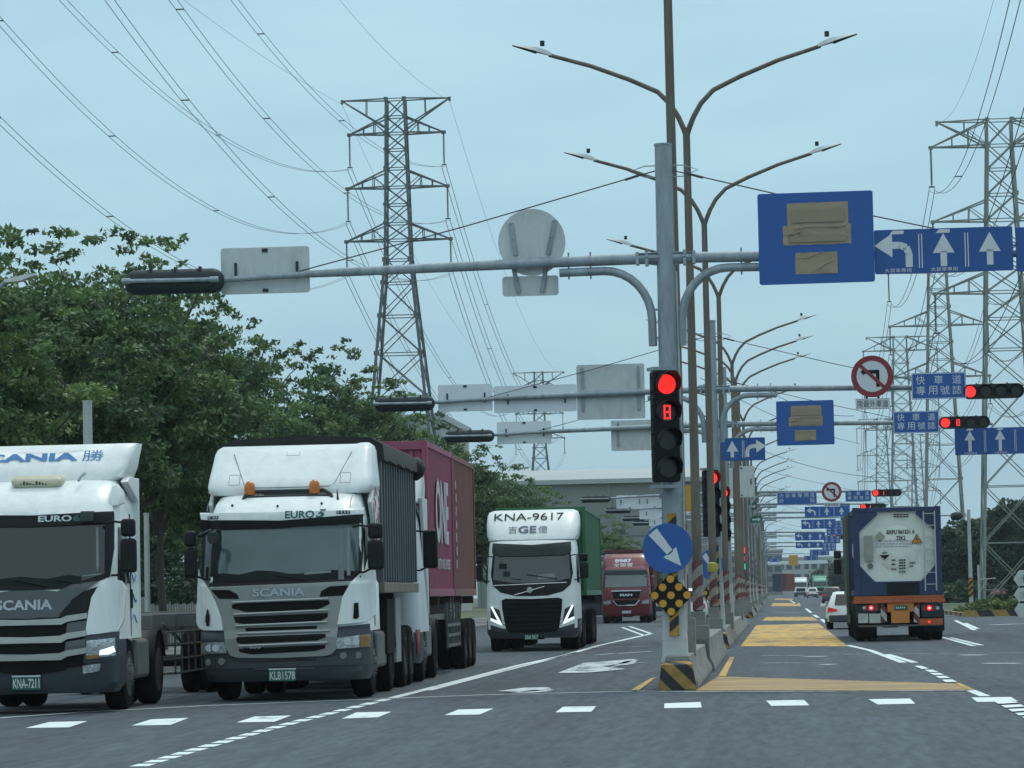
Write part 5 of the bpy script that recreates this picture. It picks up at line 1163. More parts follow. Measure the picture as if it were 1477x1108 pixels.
    # roof fairing with blue lettering
    def rg(z, hw, yf, r=.12):
        out_ = []
        for i in range(15):
            x = hw*math.sin(math.pi/2*(-1+2*i/14)); ax = abs(x); y = yf+.06*(ax/hw)**2
            if ax > hw-r: y += r-math.sqrt(max(0, r*r-(ax-(hw-r))**2))
            out_.append((x, y, z))
        return out_+[(hw, 2.15, z), (-hw, 2.15, z)]
    S = [(3.26, 1.02, 1.15), (3.34, 1.17, 1.16), (3.5, 1.24, 1.28), (3.66, 1.27, 1.42), (3.78, 1.30, 1.52), (3.84, 1.31, 1.66)]
    b = MB()
    rr = [rg(*q) for q in S]
    # top edge higher at the sides than in the middle
    for r_ in rr[-2:]:
        for i, v in enumerate(r_): r_[i] = (v[0], v[1], v[2]-.13*(1-min(1, abs(v[0])/1.0)**2))
    b.loft(rr); f = b.build('roof_fairing', white_p, t, sharp=50)
    fc = Cab([(q[0], q[1], q[2]) for q in S], rc=.12, bow=.06)
    b = MB(); a = F(-33, 667, 1.35); c = F(112, 654, 1.35)
    fc.text(b, 'SCANIA', (F(-46, 670, 1.35)[0], F(112, 670, 1.35)[0], F(60, 665.5, 1.35)[1], F(60, 653.5, 1.35)[1]), .012, bold=.045); fc.text(b, '勝', (F(118, 664, 1.35)[0], F(148, 664, 1.35)[0], F(130, 664.5, 1.35)[1], F(130, 648.5, 1.35)[1]), .012)
    b.build('lettering', blue_txt, f, fix=False)
    # cream wind deflector lying in front of the fairing
    b = MB(); x1 = F(92, 676, .95)[0]; hwc = x1
    b.loft([[(-hwc+d, y, z) , (hwc-d, y, z), (hwc-d*.4, y2, z), (-hwc+d*.4, y2, z)] for d, y, y2, z in ((.18, .86, 1.1, 3.17), (.03, .80, 1.12, 3.22), (.0, .82, 1.12, 3.31), (.10, .92, 1.1, 3.37))], sm=False); dfl = b.build('sun_roof_deflector', cream_m, t, bevel=.03)
    b = MB()
    for k in range(9): x = -.22+.045*k; b.box(x-.012, x+.014, .806, .812, 3.235, 3.25+.012*((k*7) % 4))
    b.build('worn_print', blackg, dfl)
    b = MB(); x, z = F(121, 686, 1.0); b.tube([(x+.02, .98, z+.03), (x-.02, .86, z-.02), (x-.04, .80, z-.08)], .022, 6); b.build('roof_strap', galv, t)
    # horn pod and rear corner
    b = MB(); x, z = F(166, 716, .6); b.loft([[(x-.08*k, .55+.05*i, z+.16*u), (x+.07*k, .62+.05*i, z+.14*u), (x+.08*k, 1.0, z+.1*u), (x-.06*k, 1.0, z+.12*u)] for i, (k, u) in enumerate(((.9, -1), (1, 0), (.8, .8), (.3, 1.25)))]); b.build('corner_pod', white_p, t, bevel=.03)
    b = MB()
    for s in (-1, 1): b.prism([(1.2, 3.26), (1.4, 3.34), (2.2, 3.34), (2.2, 1.0), (2.1, 1.0), (2.1, 3.0)], s*1.14 if s > 0 else -1.25, s*1.25 if s > 0 else -1.14, 'x')
    b.build('side_fairing', white_p, t, bevel=.015)
    for s in (-1, 1):
        b = MB(); b.add([(s*(1.235-.035*(z-1.8)/.8), y, z) for y, z in ((.38, 1.84), (1.2, 1.80), (1.2, 2.60), (.66, 2.60))], [(0, 1, 2, 3)]); o = b.build('side_window', glass_a, t); md = o.modifiers.new('s', 'SOLIDIFY'); md.thickness = .05; md.offset = 0
        b = MB(); b.box(s*1.25-.008, s*1.25+.008, 1.30, 1.32, 1.05, 2.8); b.box(s*1.25-.012, s*1.25+.012, 1.36, 1.44, 1.45, 1.72); b.build('door_handle', black_pl, t)
    # blue swirl decals on the flank
    b = MB()
    for k in range(5):
        pts = [(1.252-.035*max(0, (1.3+.3*k-1.8)/.8), 1.42+.07*j, 1.3+.3*k+.06*math.sin(j*.8+k)) for j in range(7)]; b.tube(pts, .010, 4)
    b.build('flank_decal', blue_txt, t, fix=False)
    mirror_set(t, 1.44, 1, F(188, 826)[1], F(188, 748)[1], .10, .24); mirror_set(t, -1.44, -1, F(188, 826)[1], F(188, 748)[1], .10, .24)
    tractor_chassis(t, .85, 5.3, (1.4, 4.0))
    return X, Y
LX, LY = lorry_left()
t = local_frame('empty low skeleton trailer with rail cages behind the leftmost lorry', 'trailer', 'skeleton_trailer', LX, LY, HEAD, 3.2)
b = MB()
for s in (-1, 1): b.box(s*.5-.07, s*.5+.07, 0, 10.6, 1.02, 1.32)
for y in (0, 2.4, 4.8, 7.2, 10.4): b.box(-1.22, 1.22, y, y+.2, 1.12, 1.34)
b.build('chassis', chassis_g, t, bevel=.01)
b = MB(); b.box(-1.25, 1.25, 10.7, 10.86, 1.0, 1.36); b.build('tail_beam', chassis_g, t, bevel=.01)
for s in (-1, 1):
    b = MB()
    for z in (.42, .64, .86, 1.06): b.tube([(s*1.1, 1.9, z-.0), (s*1.22, 2.3, z), (s*1.22, 6.2, z+.0)], .018, 6)
    for y in (2.3, 3.0, 3.7, 4.4, 5.1, 5.8, 6.2): b.tube([(s*1.22, y, .4), (s*1.22, y, 1.08)], .016, 6)
    b.bar((s*1.1, 1.9, 1.2), (s*1.22, 3.0, .9), .04); b.build('rail_cage', chassis_g, t)
trailer_wheels(t, (7.1, 8.4, 9.7))
b = MB(); b.cbox((1.06, .4, 1.24), (.14, .05, .10)); b.build('marker_lamp', signwhite, t)

# ------------------------------------------------------------------ white lorry with green container, centre
def lorry_centre():
    Y = 93.0; X = at(767, 858, Y).x; t = thing('lorry', 'white lorry with V shaped daylight lamps and dark grille in front of a green container', 'lorry', (X, Y, 0), HEAD)
    F = Front(X, Y, HEAD)
    cab = Cab([(.35, 1.15, .1), (.5, 1.24, .03), (1.2, 1.24, .0), (1.7, 1.23, .05), (2.6, 1.18, .33), (2.8, 1.17, .40), (2.95, 1.15, .5), (3.1, 1.1, .75)], bow=.08)
    b = MB(); cab.shell(b, .85, 3.1, 2.2); b.build('cab_body', white_p, t)
    b = MB(); cab.shell(b, .35, .85, .9); bumper = b.build('bumper', bump_p, t)
    def full(b, pts, off, th, yc=.08):
        P = F.poly(pts, yc); cab.panel(b, P+[(-x, z) for x, z in P[::-1]], off, th, .1)
    b = MB(); full(b, [(767, 798), (822, 796), (826, 826), (823, 843), (812, 853), (790, 859), (767, 860)], .008, .03); b.build('window_frame', black_pl, t)
    b = MB(); full(b, [(767, 803), (820, 799), (823, 834), (800, 839), (767, 841)], .016, .02, .2); ws = b.build('windscreen', glass_mat('blue_grey_windscreen', (.03, .04, .05), .1), t)
    b = MB(); cab.panel(b, F.poly([(776, 829), (800, 827), (801, 834), (776, 836)], .2), .022, .004); b.build('windscreen_sticker', stick_m, ws)
    b = MB(); full(b, [(767, 786), (823, 781), (824, 795), (815, 800), (767, 802)], .06, .08, .35); b.build('sun_visor', blackg, t)
    b = MB(); P = [F(709+i*(817-709)/8, 845-i*.6) for i in range(9)]; b.tube([(x, cab.y(x, z)-.02, z) for x, z in P], .014, 6); P = [F(742, 858.5), F(785, 846)]; b.tube([(x, cab.y(x, z)-.03, z) for x, z in P], .014, 6)
    x, z = F(764, 851.5); b.lathe([(.07, -.01), (.08, 0), (.05, .01)], (x, cab.y(x, z)-.03, z), (0, 1, 0), 16); b.build('badge', chrome_m, t)
    b = MB(); full(b, [(767, 864), (805, 862), (811, 864), (810, 905), (800, 911), (767, 913)], .03, .05); g = b.build('grille', black_gr, t)
    b = MB()
    for k in range(7): z = F(767, 869+6.3*k)[1]; b.tube([(x, cab.y(x, z)-.04, z) for x in [-.78+.156*i for i in range(11)]], .012, 5)
    b.build('grille_bar', blackp, g)
    for s in (0, 1):
        P = F.poly([(811, 876), (832, 869), (833, 905), (822, 908), (806, 911)], .1); Q = F.poly([(815, 878), (828, 872), (828, 893), (811, 900)], .1); D = F.poly([(824.5, 873), (828, 872.5), (816.5, 897), (811.5, 899.5)], .1); D2 = F.poly([(816, 894.5), (828, 889), (829, 892.5), (811.5, 901)], .1); E_ = F.poly([(807, 906), (829, 899), (829, 908), (806, 911)], .1)
        if not s: P, Q, D, D2, E_ = map(mirror, (P, Q, D, D2, E_))
        b = MB(); cab.panel(b, P, .035, .05, .1); q = b.build('lamp_surround', white_p, t)
        b = MB(); cab.panel(b, Q, .045, .03, .1); h = b.build('headlight', lamp_dark, t)
        b = MB(); cab.panel(b, D, .053, .02, .1); cab.panel(b, D2, .054, .02, .1); b.build('daylight_strip', drl_m, h)
        b = MB(); cab.panel(b, E_, .045, .03, .1); b.build('fog_lamp', lamp_dark, q)
    plate(cab, t, F, 757, 777, 915, 922.5, 'KNA 9617', .05, strip=False)
    S = [(3.0, 1.18, .55), (3.12, 1.23, .62), (3.42, 1.26, .95), (3.66, 1.25, 1.25), (3.78, 1.21, 1.45), (3.83, 1.1, 1.7)]
    fc = Cab(S, rc=.25, bow=.05); b = MB(); fc.shell(b, 3.0, 3.83, 2.3); f = b.build('roof_fairing', white_p, t, sharp=60)
    b = MB(); fc.text(b, 'KNA-9617', (F(713, 751, 1.2)[0], F(813, 740, 1.2)[0], F(765, 750.5, 1.2)[1], F(765, 740, 1.2)[1]), .03, bold=.0); b.build('lettering', blackpaint, f, fix=False)
    b = MB(); [fc.text(b, c_, (F(x0_, 769, .9)[0], F(x1_, 759, .9)[0], F(765, 769, .9)[1], F(765, 758.5, .9)[1]), .03, bold=bo*.5) for c_, x0_, x1_, bo in (('吉', 734, 746, 0), ('GE', 748, 774, .05), ('億', 777, 790, 0))]; b.build('lettering', mat('navy_lettering', (.03, .06, .12), .5), f, fix=False)
    mirror_set(t, 1.42, 1, F(838, 834)[1], F(838, 798)[1], .12, .25); mirror_set(t, -1.4, -1, F(838, 834)[1], F(838, 798)[1], .12, .2)
    b = MB(); x, z = F(726, 817); b.cbox((x, -.12, z), (.2, .06, .14)); x2, z2 = F(724, 803); b.tube([(x, -.1, z), (x-.05, -.12, z+.15), (x2-.1, .1, z2)], .01, 5); b.build('front_mirror', black_pl, t, bevel=.02)
    for s in (-1, 1):
        b = MB(); b.add([(s*(1.225-.03*(z-1.8)/.8), y, z) for y, z in ((.38, 1.84), (1.2, 1.80), (1.2, 2.55), (.66, 2.55))], [(0, 1, 2, 3)]); o = b.build('side_window', glass_a, t); md = o.modifiers.new('s', 'SOLIDIFY'); md.thickness = .05; md.offset = 0
    for (a, c) in (((752, 836), (708, 833)), ((804, 835), (760, 829))):
        b = MB(); x0, z0 = F(*a, .12); x1, z1 = F(*c, .12); b.tube([(x0, cab.y(x0, z0)-.03, z0), (x1, cab.y(x1, z1)-.03, z1)], .014, 5); b.build('wiper', black_pl, t)
    tractor_chassis(t, .8, 5.6, (1.4, 4.4, 5.6)); return X, Y
VX_, VY_ = lorry_centre()
t = local_frame('container trailer behind the white lorry with V shaped lamps', 'trailer', 'container_trailer', VX_, VY_, HEAD, 2.9)
b = MB()
for s in (-1, 1): b.box(s*.45-.07, s*.45+.07, 0, 12.2, 1.1, 1.44)
for y in (0.1, 3, 6, 9, 12): b.box(-1.15, 1.15, y, y+.16, 1.3, 1.46)
b.build('chassis', chassis_m, t, bevel=.01); trailer_wheels(t, (8.6, 9.9, 11.2))
q = Matrix.Rotation(HEAD, 3, 'Z') @ Vector((.14, 2.75, 0)); container('shipping_container', 'green shipping container behind the white lorry in the centre', green_c, (VX_+q.x, VY_+q.y, 1.465), HEAD, 12.1, 1.24, 2.46)

# ------------------------------------------------------------------ red lorry, farther back
def lorry_red():
    Y = 172.0; X = at(903, 855, Y).x; t = thing('lorry', 'dark red lorry with pale windscreen and white lettering on its roof, farther back', 'lorry', (X, Y, 0), HEAD)
    F = Front(X, Y, HEAD)
    cab = Cab([(.35, 1.12, .1), (.5, 1.2, .03), (1.2, 1.2, .0), (1.75, 1.19, .05), (2.4, 1.14, .3), (2.6, 1.12, .38), (2.8, 1.08, .6)])
    b = MB(); cab.shell(b, .35, 2.8, 2.2); b.build('cab_body', red_p, t)
    S = [(2.7, 1.1, .55), (2.8, 1.14, .62), (3.2, 1.12, 1.0), (3.45, 1.02, 1.3)]
    fc = Cab(S, rc=.25); b = MB(); fc.shell(b, 2.7, 3.45, 2.3); f = b.build('roof_fairing', red_p, t, sharp=60)
    b = MB(); fc.text(b, '8987', (F(887, 811, .9)[0], F(911, 806, .9)[0], F(900, 811.5, .9)[1], F(900, 806.5, .9)[1]), .02, bold=.04); fc.text(b, '全聯實', (F(885, 818, .8)[0], F(913, 811, .8)[0], F(900, 818, .8)[1], F(900, 812, .8)[1]), .02); b.build('lettering', signwhite, f, fix=False)
    b = MB(); cab.panel(b, [(-1.05, 1.80), (1.05, 1.80), (1.02, 2.42), (-1.02, 2.42)], .012, .03); b.build('windscreen', glass_p, t)
    b = MB(); cab.panel(b, [(-1.1, 2.42), (1.1, 2.42), (1.0, 2.66), (-1.0, 2.66)], .06, .08); b.build('sun_visor', blackg, t)
    b = MB(); cab.panel(b, [(-.62, 1.22), (.62, 1.22), (.72, 1.58), (-.72, 1.58)], .03, .04); g = b.build('grille', black_gr, t)
    b = MB(); cab.panel(b, [(-.74, 1.58), (.74, 1.58), (.74, 1.63), (-.74, 1.63)], .05, .04); b.build('trim', chrome_m, g)
    b = MB(); cab.text(b, 'MAN', (-.3, .3, 1.34, 1.46), .04, bold=.03); b.build('badge_lettering', chrome_m, g, fix=False)
    b = MB(); cab.panel(b, [(-.45, .86), (.45, .86), (.66, 1.14), (-.66, 1.14)], .03, .04); g2 = b.build('lower_grille', black_gr, t)
    b = MB()
    for s in (-1, 1): b.tube([(0, -.04, .88), (s*.44, -.04, .88), (s*.66, -.03, 1.14)], .025, 5)
    b.build('trim', chrome_m, g2)
    for s in (-1, 1):
        b = MB(); cab.panel(b, [(s*.95-.18, .95), (s*.95+.18, .95), (s*.95+.18, 1.15), (s*.95-.18, 1.1)], .03, .04); b.build('headlight', lamp_glass, t)
        mirror_set(t, s*1.32, s, 1.8, 2.35, .12, .16, two=False, m=red_p)
    b = MB(); cab.panel(b, [(-.22, .48), (.22, .48), (.22, .62), (-.22, .62)], .02, .03); b.build('number_plate', plate_w, t)
    for x in (-.9, -.45): b = MB(); b.cyl((x-.3 if x < -.5 else x, 2.35, 2.6), (x-.3 if x < -.5 else x, 2.35, 4.1), .06, n=8)
    tractor_chassis(t, .8, 5, (1.4, 4.6)); return X, Y
RX, RY = lorry_red()
q = Matrix.Rotation(HEAD, 3, 'Z') @ Vector((.45, 2.9, 0)); t = thing('container_trailer', 'trailer under the dark red container behind the red lorry', 'trailer', (RX+q.x-.45, RY+q.y, 0), HEAD)
b = MB(); b.box(-.6, .6, 0, 12, 1.0, 1.3); b.build('chassis', chassis_m, t); trailer_wheels(t, (8.5, 9.8, 11))
container('shipping_container', 'dark red shipping container behind the red lorry', darkred_m, (RX+q.x-.35, RY+q.y, 1.32), HEAD, 12.1, 1.22, 2.35)

# ------------------------------------------------------------------ tank lorry driving away
def tank_lorry():
    Y = 98.0; xc = (at(1231, 846, Y).x+at(1361, 846, Y).x)/2; rz = 0.0
    F = Front(xc, Y, rz)
    orange = mat('orange_chassis_paint', (0.38, 0.085, 0.02), .6, 0, .15, 3, dirt=(.15, .05, .03), dirt_amt=.6)
    oran2 = mat('orange_plate', (0.52, 0.19, 0.03), .5, 0, .1, 3, dirt=(.3, .12, .04))
    blue = mat('tank_frame_blue', (0.013, 0.032, 0.10), .5, 0, .12, 2, dirt=(.03, .04, .09), dirt_amt=.5)
    tankw = mat('tank_white', (0.70, 0.73, 0.69), .5, 0, .06, 1.5, dirt=(.36, .37, .34), dirt_amt=.5)
    # tank container
    z0 = F(1300, 859, 0)[1]; z1 = F(1300, 731, 0)[1]; H = z1-z0; hw = 1.235; L_ = 6.06
    t = thing('tank_container', 'white tank in a blue frame with ladder and hazard markings', 'tank container', (xc, Y, z0), rz)
    b = MB()
    for x in (-hw+.09, hw-.09):
        for y in (.08, L_-.08): b.box(x-.09, x+.09, y-.08, y+.08, 0, H)
        b.box(x-.06, x+.06, .16, L_-.16, .01, .16); b.box(x-.05, x+.05, .16, L_-.16, H-.12, H-.01)
    for y in (.08, L_-.08): b.box(-hw+.18, hw-.18, y-.07, y+.07, .01, .40); b.box(-hw+.18, hw-.18, y-.06, y+.06, H-.13, H-.01)
    b.build('frame', blue, t, bevel=.008)
    b = MB()
    for sx in (-1, 1):
        g = .50
        b.prism([(sx*(hw-.18), H-.13), (sx*(hw-.18-g), H-.13), (sx*(hw-.18-g-.02), H-.20), (sx*(hw-.18), H-.13-g-.05)], .04, .10, 'y')
        b.prism([(sx*(hw-.18), .40), (sx*(hw-.18-g+.1), .40), (sx*(hw-.18), .40+g-.05)], .04, .10, 'y')
    b.build('corner_gusset', blue, t)
    R_ = H/2-.10; cz = H/2+.08
    b = MB(); prof = [(.02, .06), (R_*.45, .08), (R_*.75, .16), (R_*.93, .30), (R_, .50), (R_, L_-.5), (R_*.9, L_-.25), (.02, L_-.1)]
    b.lathe(prof, (0, 0, cz), (0, 1, 0), 36); tk = b.build('tank', tankw, t)
    b = MB(); b.lathe([(R_*.985, .02), (R_*.985, .2)], (0, 0, cz), (0, 1, 0), 36); b.v = b.v; 
    b2 = MB(); o8 = [(R_*1.05*math.cos(R(22.5+45*k)), cz+R_*1.04*math.sin(R(22.5+45*k))) for k in range(8)]; b2.prism(o8, .11, .16, 'y'); b2.build('end_plate', tankw, t)
    b = MB(); add = lambda s_, a, c, d, e, **k: add_text(b, s_, (F(a, (d+e)/2, 0)[0], F(c, (d+e)/2, 0)[0], F((a+c)/2, e, 0)[1]-z0, F((a+c)/2, d, 0)[1]-z0), .055, **k)
    add('EXFU 561231 6', 1279, 1319, 764, 770, bold=.03); add('22K2', 1293, 1306, 773, 779, bold=.02); [b.box(F(a_, 743, 0)[0], F(a_+3.6, 743, 0)[0], .052, .055, F(a_, y_+1, 0)[1]-z0, F(a_, y_-.6, 0)[1]-z0) for a_ in (1289, 1293.5, 1298, 1302.5, 1307) for y_ in (742, 745)]
    for k, (a, c, y) in enumerate(((1286, 1292, 808), (1297, 1307, 808), (1286, 1292, 814), (1297, 1307, 812), (1286, 1293, 821), (1297, 1307, 816), (1297, 1307, 820), (1297, 1307, 825), (1312, 1321, 812), (1312, 1318, 817))):
        for q_ in range(3): b.box(F(a+(c-a)*q_/3, y, 0)[0], F(a+(c-a)*(q_+.75)/3, y, 0)[0], .052, .055, F(a, y+1, 0)[1]-z0, F(a, y-1, 0)[1]-z0)
    b.build('lettering', blackpaint, t, fix=False)
    b = MB(); r9 = random.Random(9)
    for y_ in (780, 784, 788):
        px_ = 1263
        while px_ < 1316: w9 = r9.uniform(2, 6); x0, z_ = F(px_, y_, 0); x1 = F(px_+w9, y_, 0)[0]; b.box(x0, x1, .052, .055, z_-z0-.018, z_-z0+.018); px_ += w9+r9.uniform(.8, 2)
    b.build('faded_lettering', mat('faded_blue', (.36, .40, .45), .6), t, fix=False)
    def dia(px, py, w, m, name='hazard_label', inner=None):
        x, z = F(px, py, 0); b = MB(); b.prism([(x-w, z-z0), (x, z-z0-w), (x+w, z-z0), (x, z-z0+w)], .052, .058, 'y', 0)
        b.build(name, m, t); return x, z-z0
    dia(1269.5, 774, .15, mat('faded_grey_label', (.30, .31, .27), .6)); x, z = dia(1276, 800, .15, plate_w)
    b = MB(); b.add([(x-.14, .050, z-.01), (x, .050, z-.14), (x+.14, .050, z-.01)], [(0, 1, 2)]); b.box(x-.06, x+.06, .049, .052, z+.03, z+.06); b.build('hazard_print', blackpaint, t, fix=False)
    x, z = F(1322.5, 778, 0); z -= z0; b = MB(); b.prism([(x-.15, z-.11), (x+.15, z-.11), (x, z+.16)], .052, .058, 'y'); wl = b.build('warning_label', blackpaint, t)
    b = MB(); b.prism([(x-.125, z-.096), (x+.125, z-.096), (x, z+.13)], .048, .052, 'y'); b.build('label_face', yellow, wl)
    b = MB(); b.add([(x-.01, .046, z+.07), (x-.035, .046, z+.0), (x+.005, .046, z+.0), (x-.01, .046, z-.07), (x+.035, .046, z+.02), (x, .046, z+.02)], [(0, 1, 2, 5), (2, 3, 4, 5)]); b.build('label_print', blackpaint, wl, fix=False)
    x, z = F(1255.5, 816.5, 0); b = MB(); b.cyl((x, .04, z-z0), (x, .07, z-z0), .075, n=20); b.build('round_cap', mat('cap_grey', (.13, .14, .14), .6), t)
    x, z = F(1253, 791, 0); b = MB(); b.cbox((x, .02, z-z0), (.24, .08, .72)); b.build('document_box', mat('box_grey', (.27, .29, .28), .6), t, bevel=.01)
    b = MB(); xa = F(1333, 785, 0)[0]; xb = F(1349, 785, 0)[0]
    for x in (xa, xb): b.box(x-.018, x+.018, -.05, -.01, .12, H-.14)
    for k in range(7): z = .30+k*.33; b.box(xa, xb, -.045, -.015, z-.012, z+.012)
    b.build('ladder', galv_l, t)
    b = MB(); x0, zz = F(1278, 840, 0); b.box(-.32, .58, -.03, .02, .02, .36); b.cyl((.02, -.08, .06), (.02, .0, .06), .09, n=14); b.box(-.24, .40, -.036, -.03, .26, .30); b.build('valve_box', black_pl, t)
    # lorry / trailer below and in front
    t = thing('tank_trailer', 'orange trailer with red tail lights carrying the white tank', 'trailer', (xc, Y, 0), rz)
    b = MB(); b.box(-hw-.02, hw+.02, -.12, .16, z0-.17, z0-.01); b.box(-hw-.05, hw+.05, -.14, .10, z0-.21, z0-.14)
    for s in (-1, 1): b.box(s*.5-.09, s*.5+.09, .16, 7.2, z0-.42, z0-.02)
    for y in (2, 4, 6): b.box(-1.15, 1.15, y, y+.15, z0-.2, z0-.03)
    b.build('chassis', orange, t, bevel=.01)
    b = MB(); b.box(-hw+.02, -.62, -.08, .12, z0-.62, z0-.24); b.box(.62, hw-.02, -.08, .12, z0-.62, z0-.24); b.build('lamp_panel', blackg, t, bevel=.01)
    b = MB(); a = F(1280, 883, 0); c = F(1318, 868, 0); b.box(a[0], c[0], -.10, .1, a[1], c[1]-.02); b.build('rear_panel', oran2, t, bevel=.01)
    b = MB(); a = F(1285.5, 899, 0); c = F(1311.5, 882, 0); b.box(a[0], c[0], -.12, -.06, a[1], c[1]); b.build('orange_plate', oran2, t, bevel=.005)
    a = F(1290, 880, 0); c = F(1309, 873, 0); b = MB(); b.box(a[0], c[0], -.125, -.10, a[1], c[1]); pl = b.build('number_plate', plate_g, t)
    b = MB(); [b.box(a[0]+.04+.055*k_, a[0]+.075+.055*k_, -.130, -.127, a[1]+.04, c[1]-.04) for k_ in range(5)]; b.build('plate_lettering', plate_w, pl, fix=False)
    for px in (1256.5, 1340.5):
        x, z = F(px, 877, -.1); b = MB(); b.prism(rrect(x-.22, x+.22, z-.09, z+.09, .05), -.11, -.07, 'y'); u = b.build('tail_light', mat('tail_lens', (.10, .03, .035), .25, 0, .2, 8), t)
        b = MB(); b.cyl((x, -.125, z), (x, -.10, z), .065, n=16); b.build('lit_lamp', led_red, u)
        b = MB(); b.cyl((x, -.13, z), (x, -.12, z), .028, n=12); b.build('lamp_centre', drl_m, u)
        x, z = F(px+ (12 if px > 1300 else -10), 877, -.1); b = MB(); b.cyl((x, -.125, z), (x, -.10, z), .05, n=14); b.build('white_lamp', lamp_glass, u)
    x, z = F(1340, 897, 0); b = MB(); b.box(x-.30, x+.38, -.1, -.02, z-.09, z+.09); u = b.build('lower_light_box', orange, t, bevel=.01); b = MB(); b.cyl((x, -.12, z), (x, -.1, z), .03, n=10); b.build('lit_lamp', led_red, u)
    for a, c in ((1238, 1252), (1254, 1270)):
        x0, z_ = F(a, 899, 0); x1, z2 = F(c, 885, 0); b = MB(); b.box(x0, x1, -.09, -.05, z_, z2); b.build('mud_board', mat('grubby_white', (.42, .45, .44), .6, 0, .2, 4, dirt=(.2, .21, .2)), t, bevel=.004)
    x0 = F(1238, 902, 0)[0]; b = MB(); zz = F(1300, 902, 0)[1]; b.box(x0, F(1357, 902, 0)[0], -.08, .0, zz-.03, zz+.02); b.build('bumper_bar', mat('bar_dark', (.10, .09, .08), .6), t)
    rw = stripe_mat('red_white_board', (.16, .03, .035), (.50, .52, .52), 3.0, (1, 0, .8), .3)
    for poly in ([(1270, 868), (1279, 878), (1279, 897), (1271, 899)], [(1326, 868), (1318, 878), (1318, 897), (1326, 899)]):
        b = MB(); b.prism(F.poly(poly, -.1), -.12, -.09, 'y'); b.build('striped_board', rw, t)
    for x in (-.95, .95): b = MB(); b.sheet([(x-.3, -.02, .25), (x+.3, -.02, .25), (x+.3, -.02, .85), (x-.3, -.02, .85)]); o = b.build('mud_flap', black_pl, t); md = o.modifiers.new('s', 'SOLIDIFY'); md.thickness = .02
    trailer_wheels(t, (.75, 2.0, 3.25), 1.25, .50)
    # tractor in front
    t = thing('lorry', 'green and white lorry cab in front of the tank, showing only along its left flank', 'lorry', (xc, Y+12.6, 0), R(180))
    cab = Cab([(.4, 1.2, .05), (1.1, 1.24, .02), (1.8, 1.22, .06), (2.7, 1.17, .3), (3.0, 1.12, .6), (3.1, 1.0, .9)])
    b = MB(); cab.shell(b, .4, 3.1, 2.1); b.build('cab_body', mat('dull_green_paint', (.05, .10, .07), .6, 0, .15, 1), t)
    b = MB(); cab.panel(b, [(-1.1, 1.85), (1.1, 1.85), (1.07, 2.7), (-1.07, 2.7)], .01, .03); b.build('windscreen', glass_a, t)
    mirror_set(t, 1.46, 1, 1.95, 2.7, .12, .27, two=True); mirror_set(t, -1.46, -1, 1.95, 2.7, .12, .27, two=True)
    tractor_chassis(t, .8, 5.4, (1.4, 4.6, 5.9))
    b = MB(); b.box(-1.2, 1.2, 2.2, 2.5, 1.2, 3.6); b.box(-1.27, -1.2, 2.2, 6.2, 1.1, 3.9) if False else None; b.build('rear_bulkhead', mat('dull_green_paint'  , (.05, .10, .07)), t, bevel=.02)
    # brownish green box behind the cab seen along the flank
    c = container('shipping_container', 'dull green container end showing left of the blue tank frame', mat('grey_green_paint', (.10, .15, .12), .7, 0, .2, 1, dirt=(.12, .07, .05), dirt_amt=.6), (xc-.06, Y+6.2, z0+.0), rz, 3.2, 1.28, 2.42, group=None)
tank_lorry()

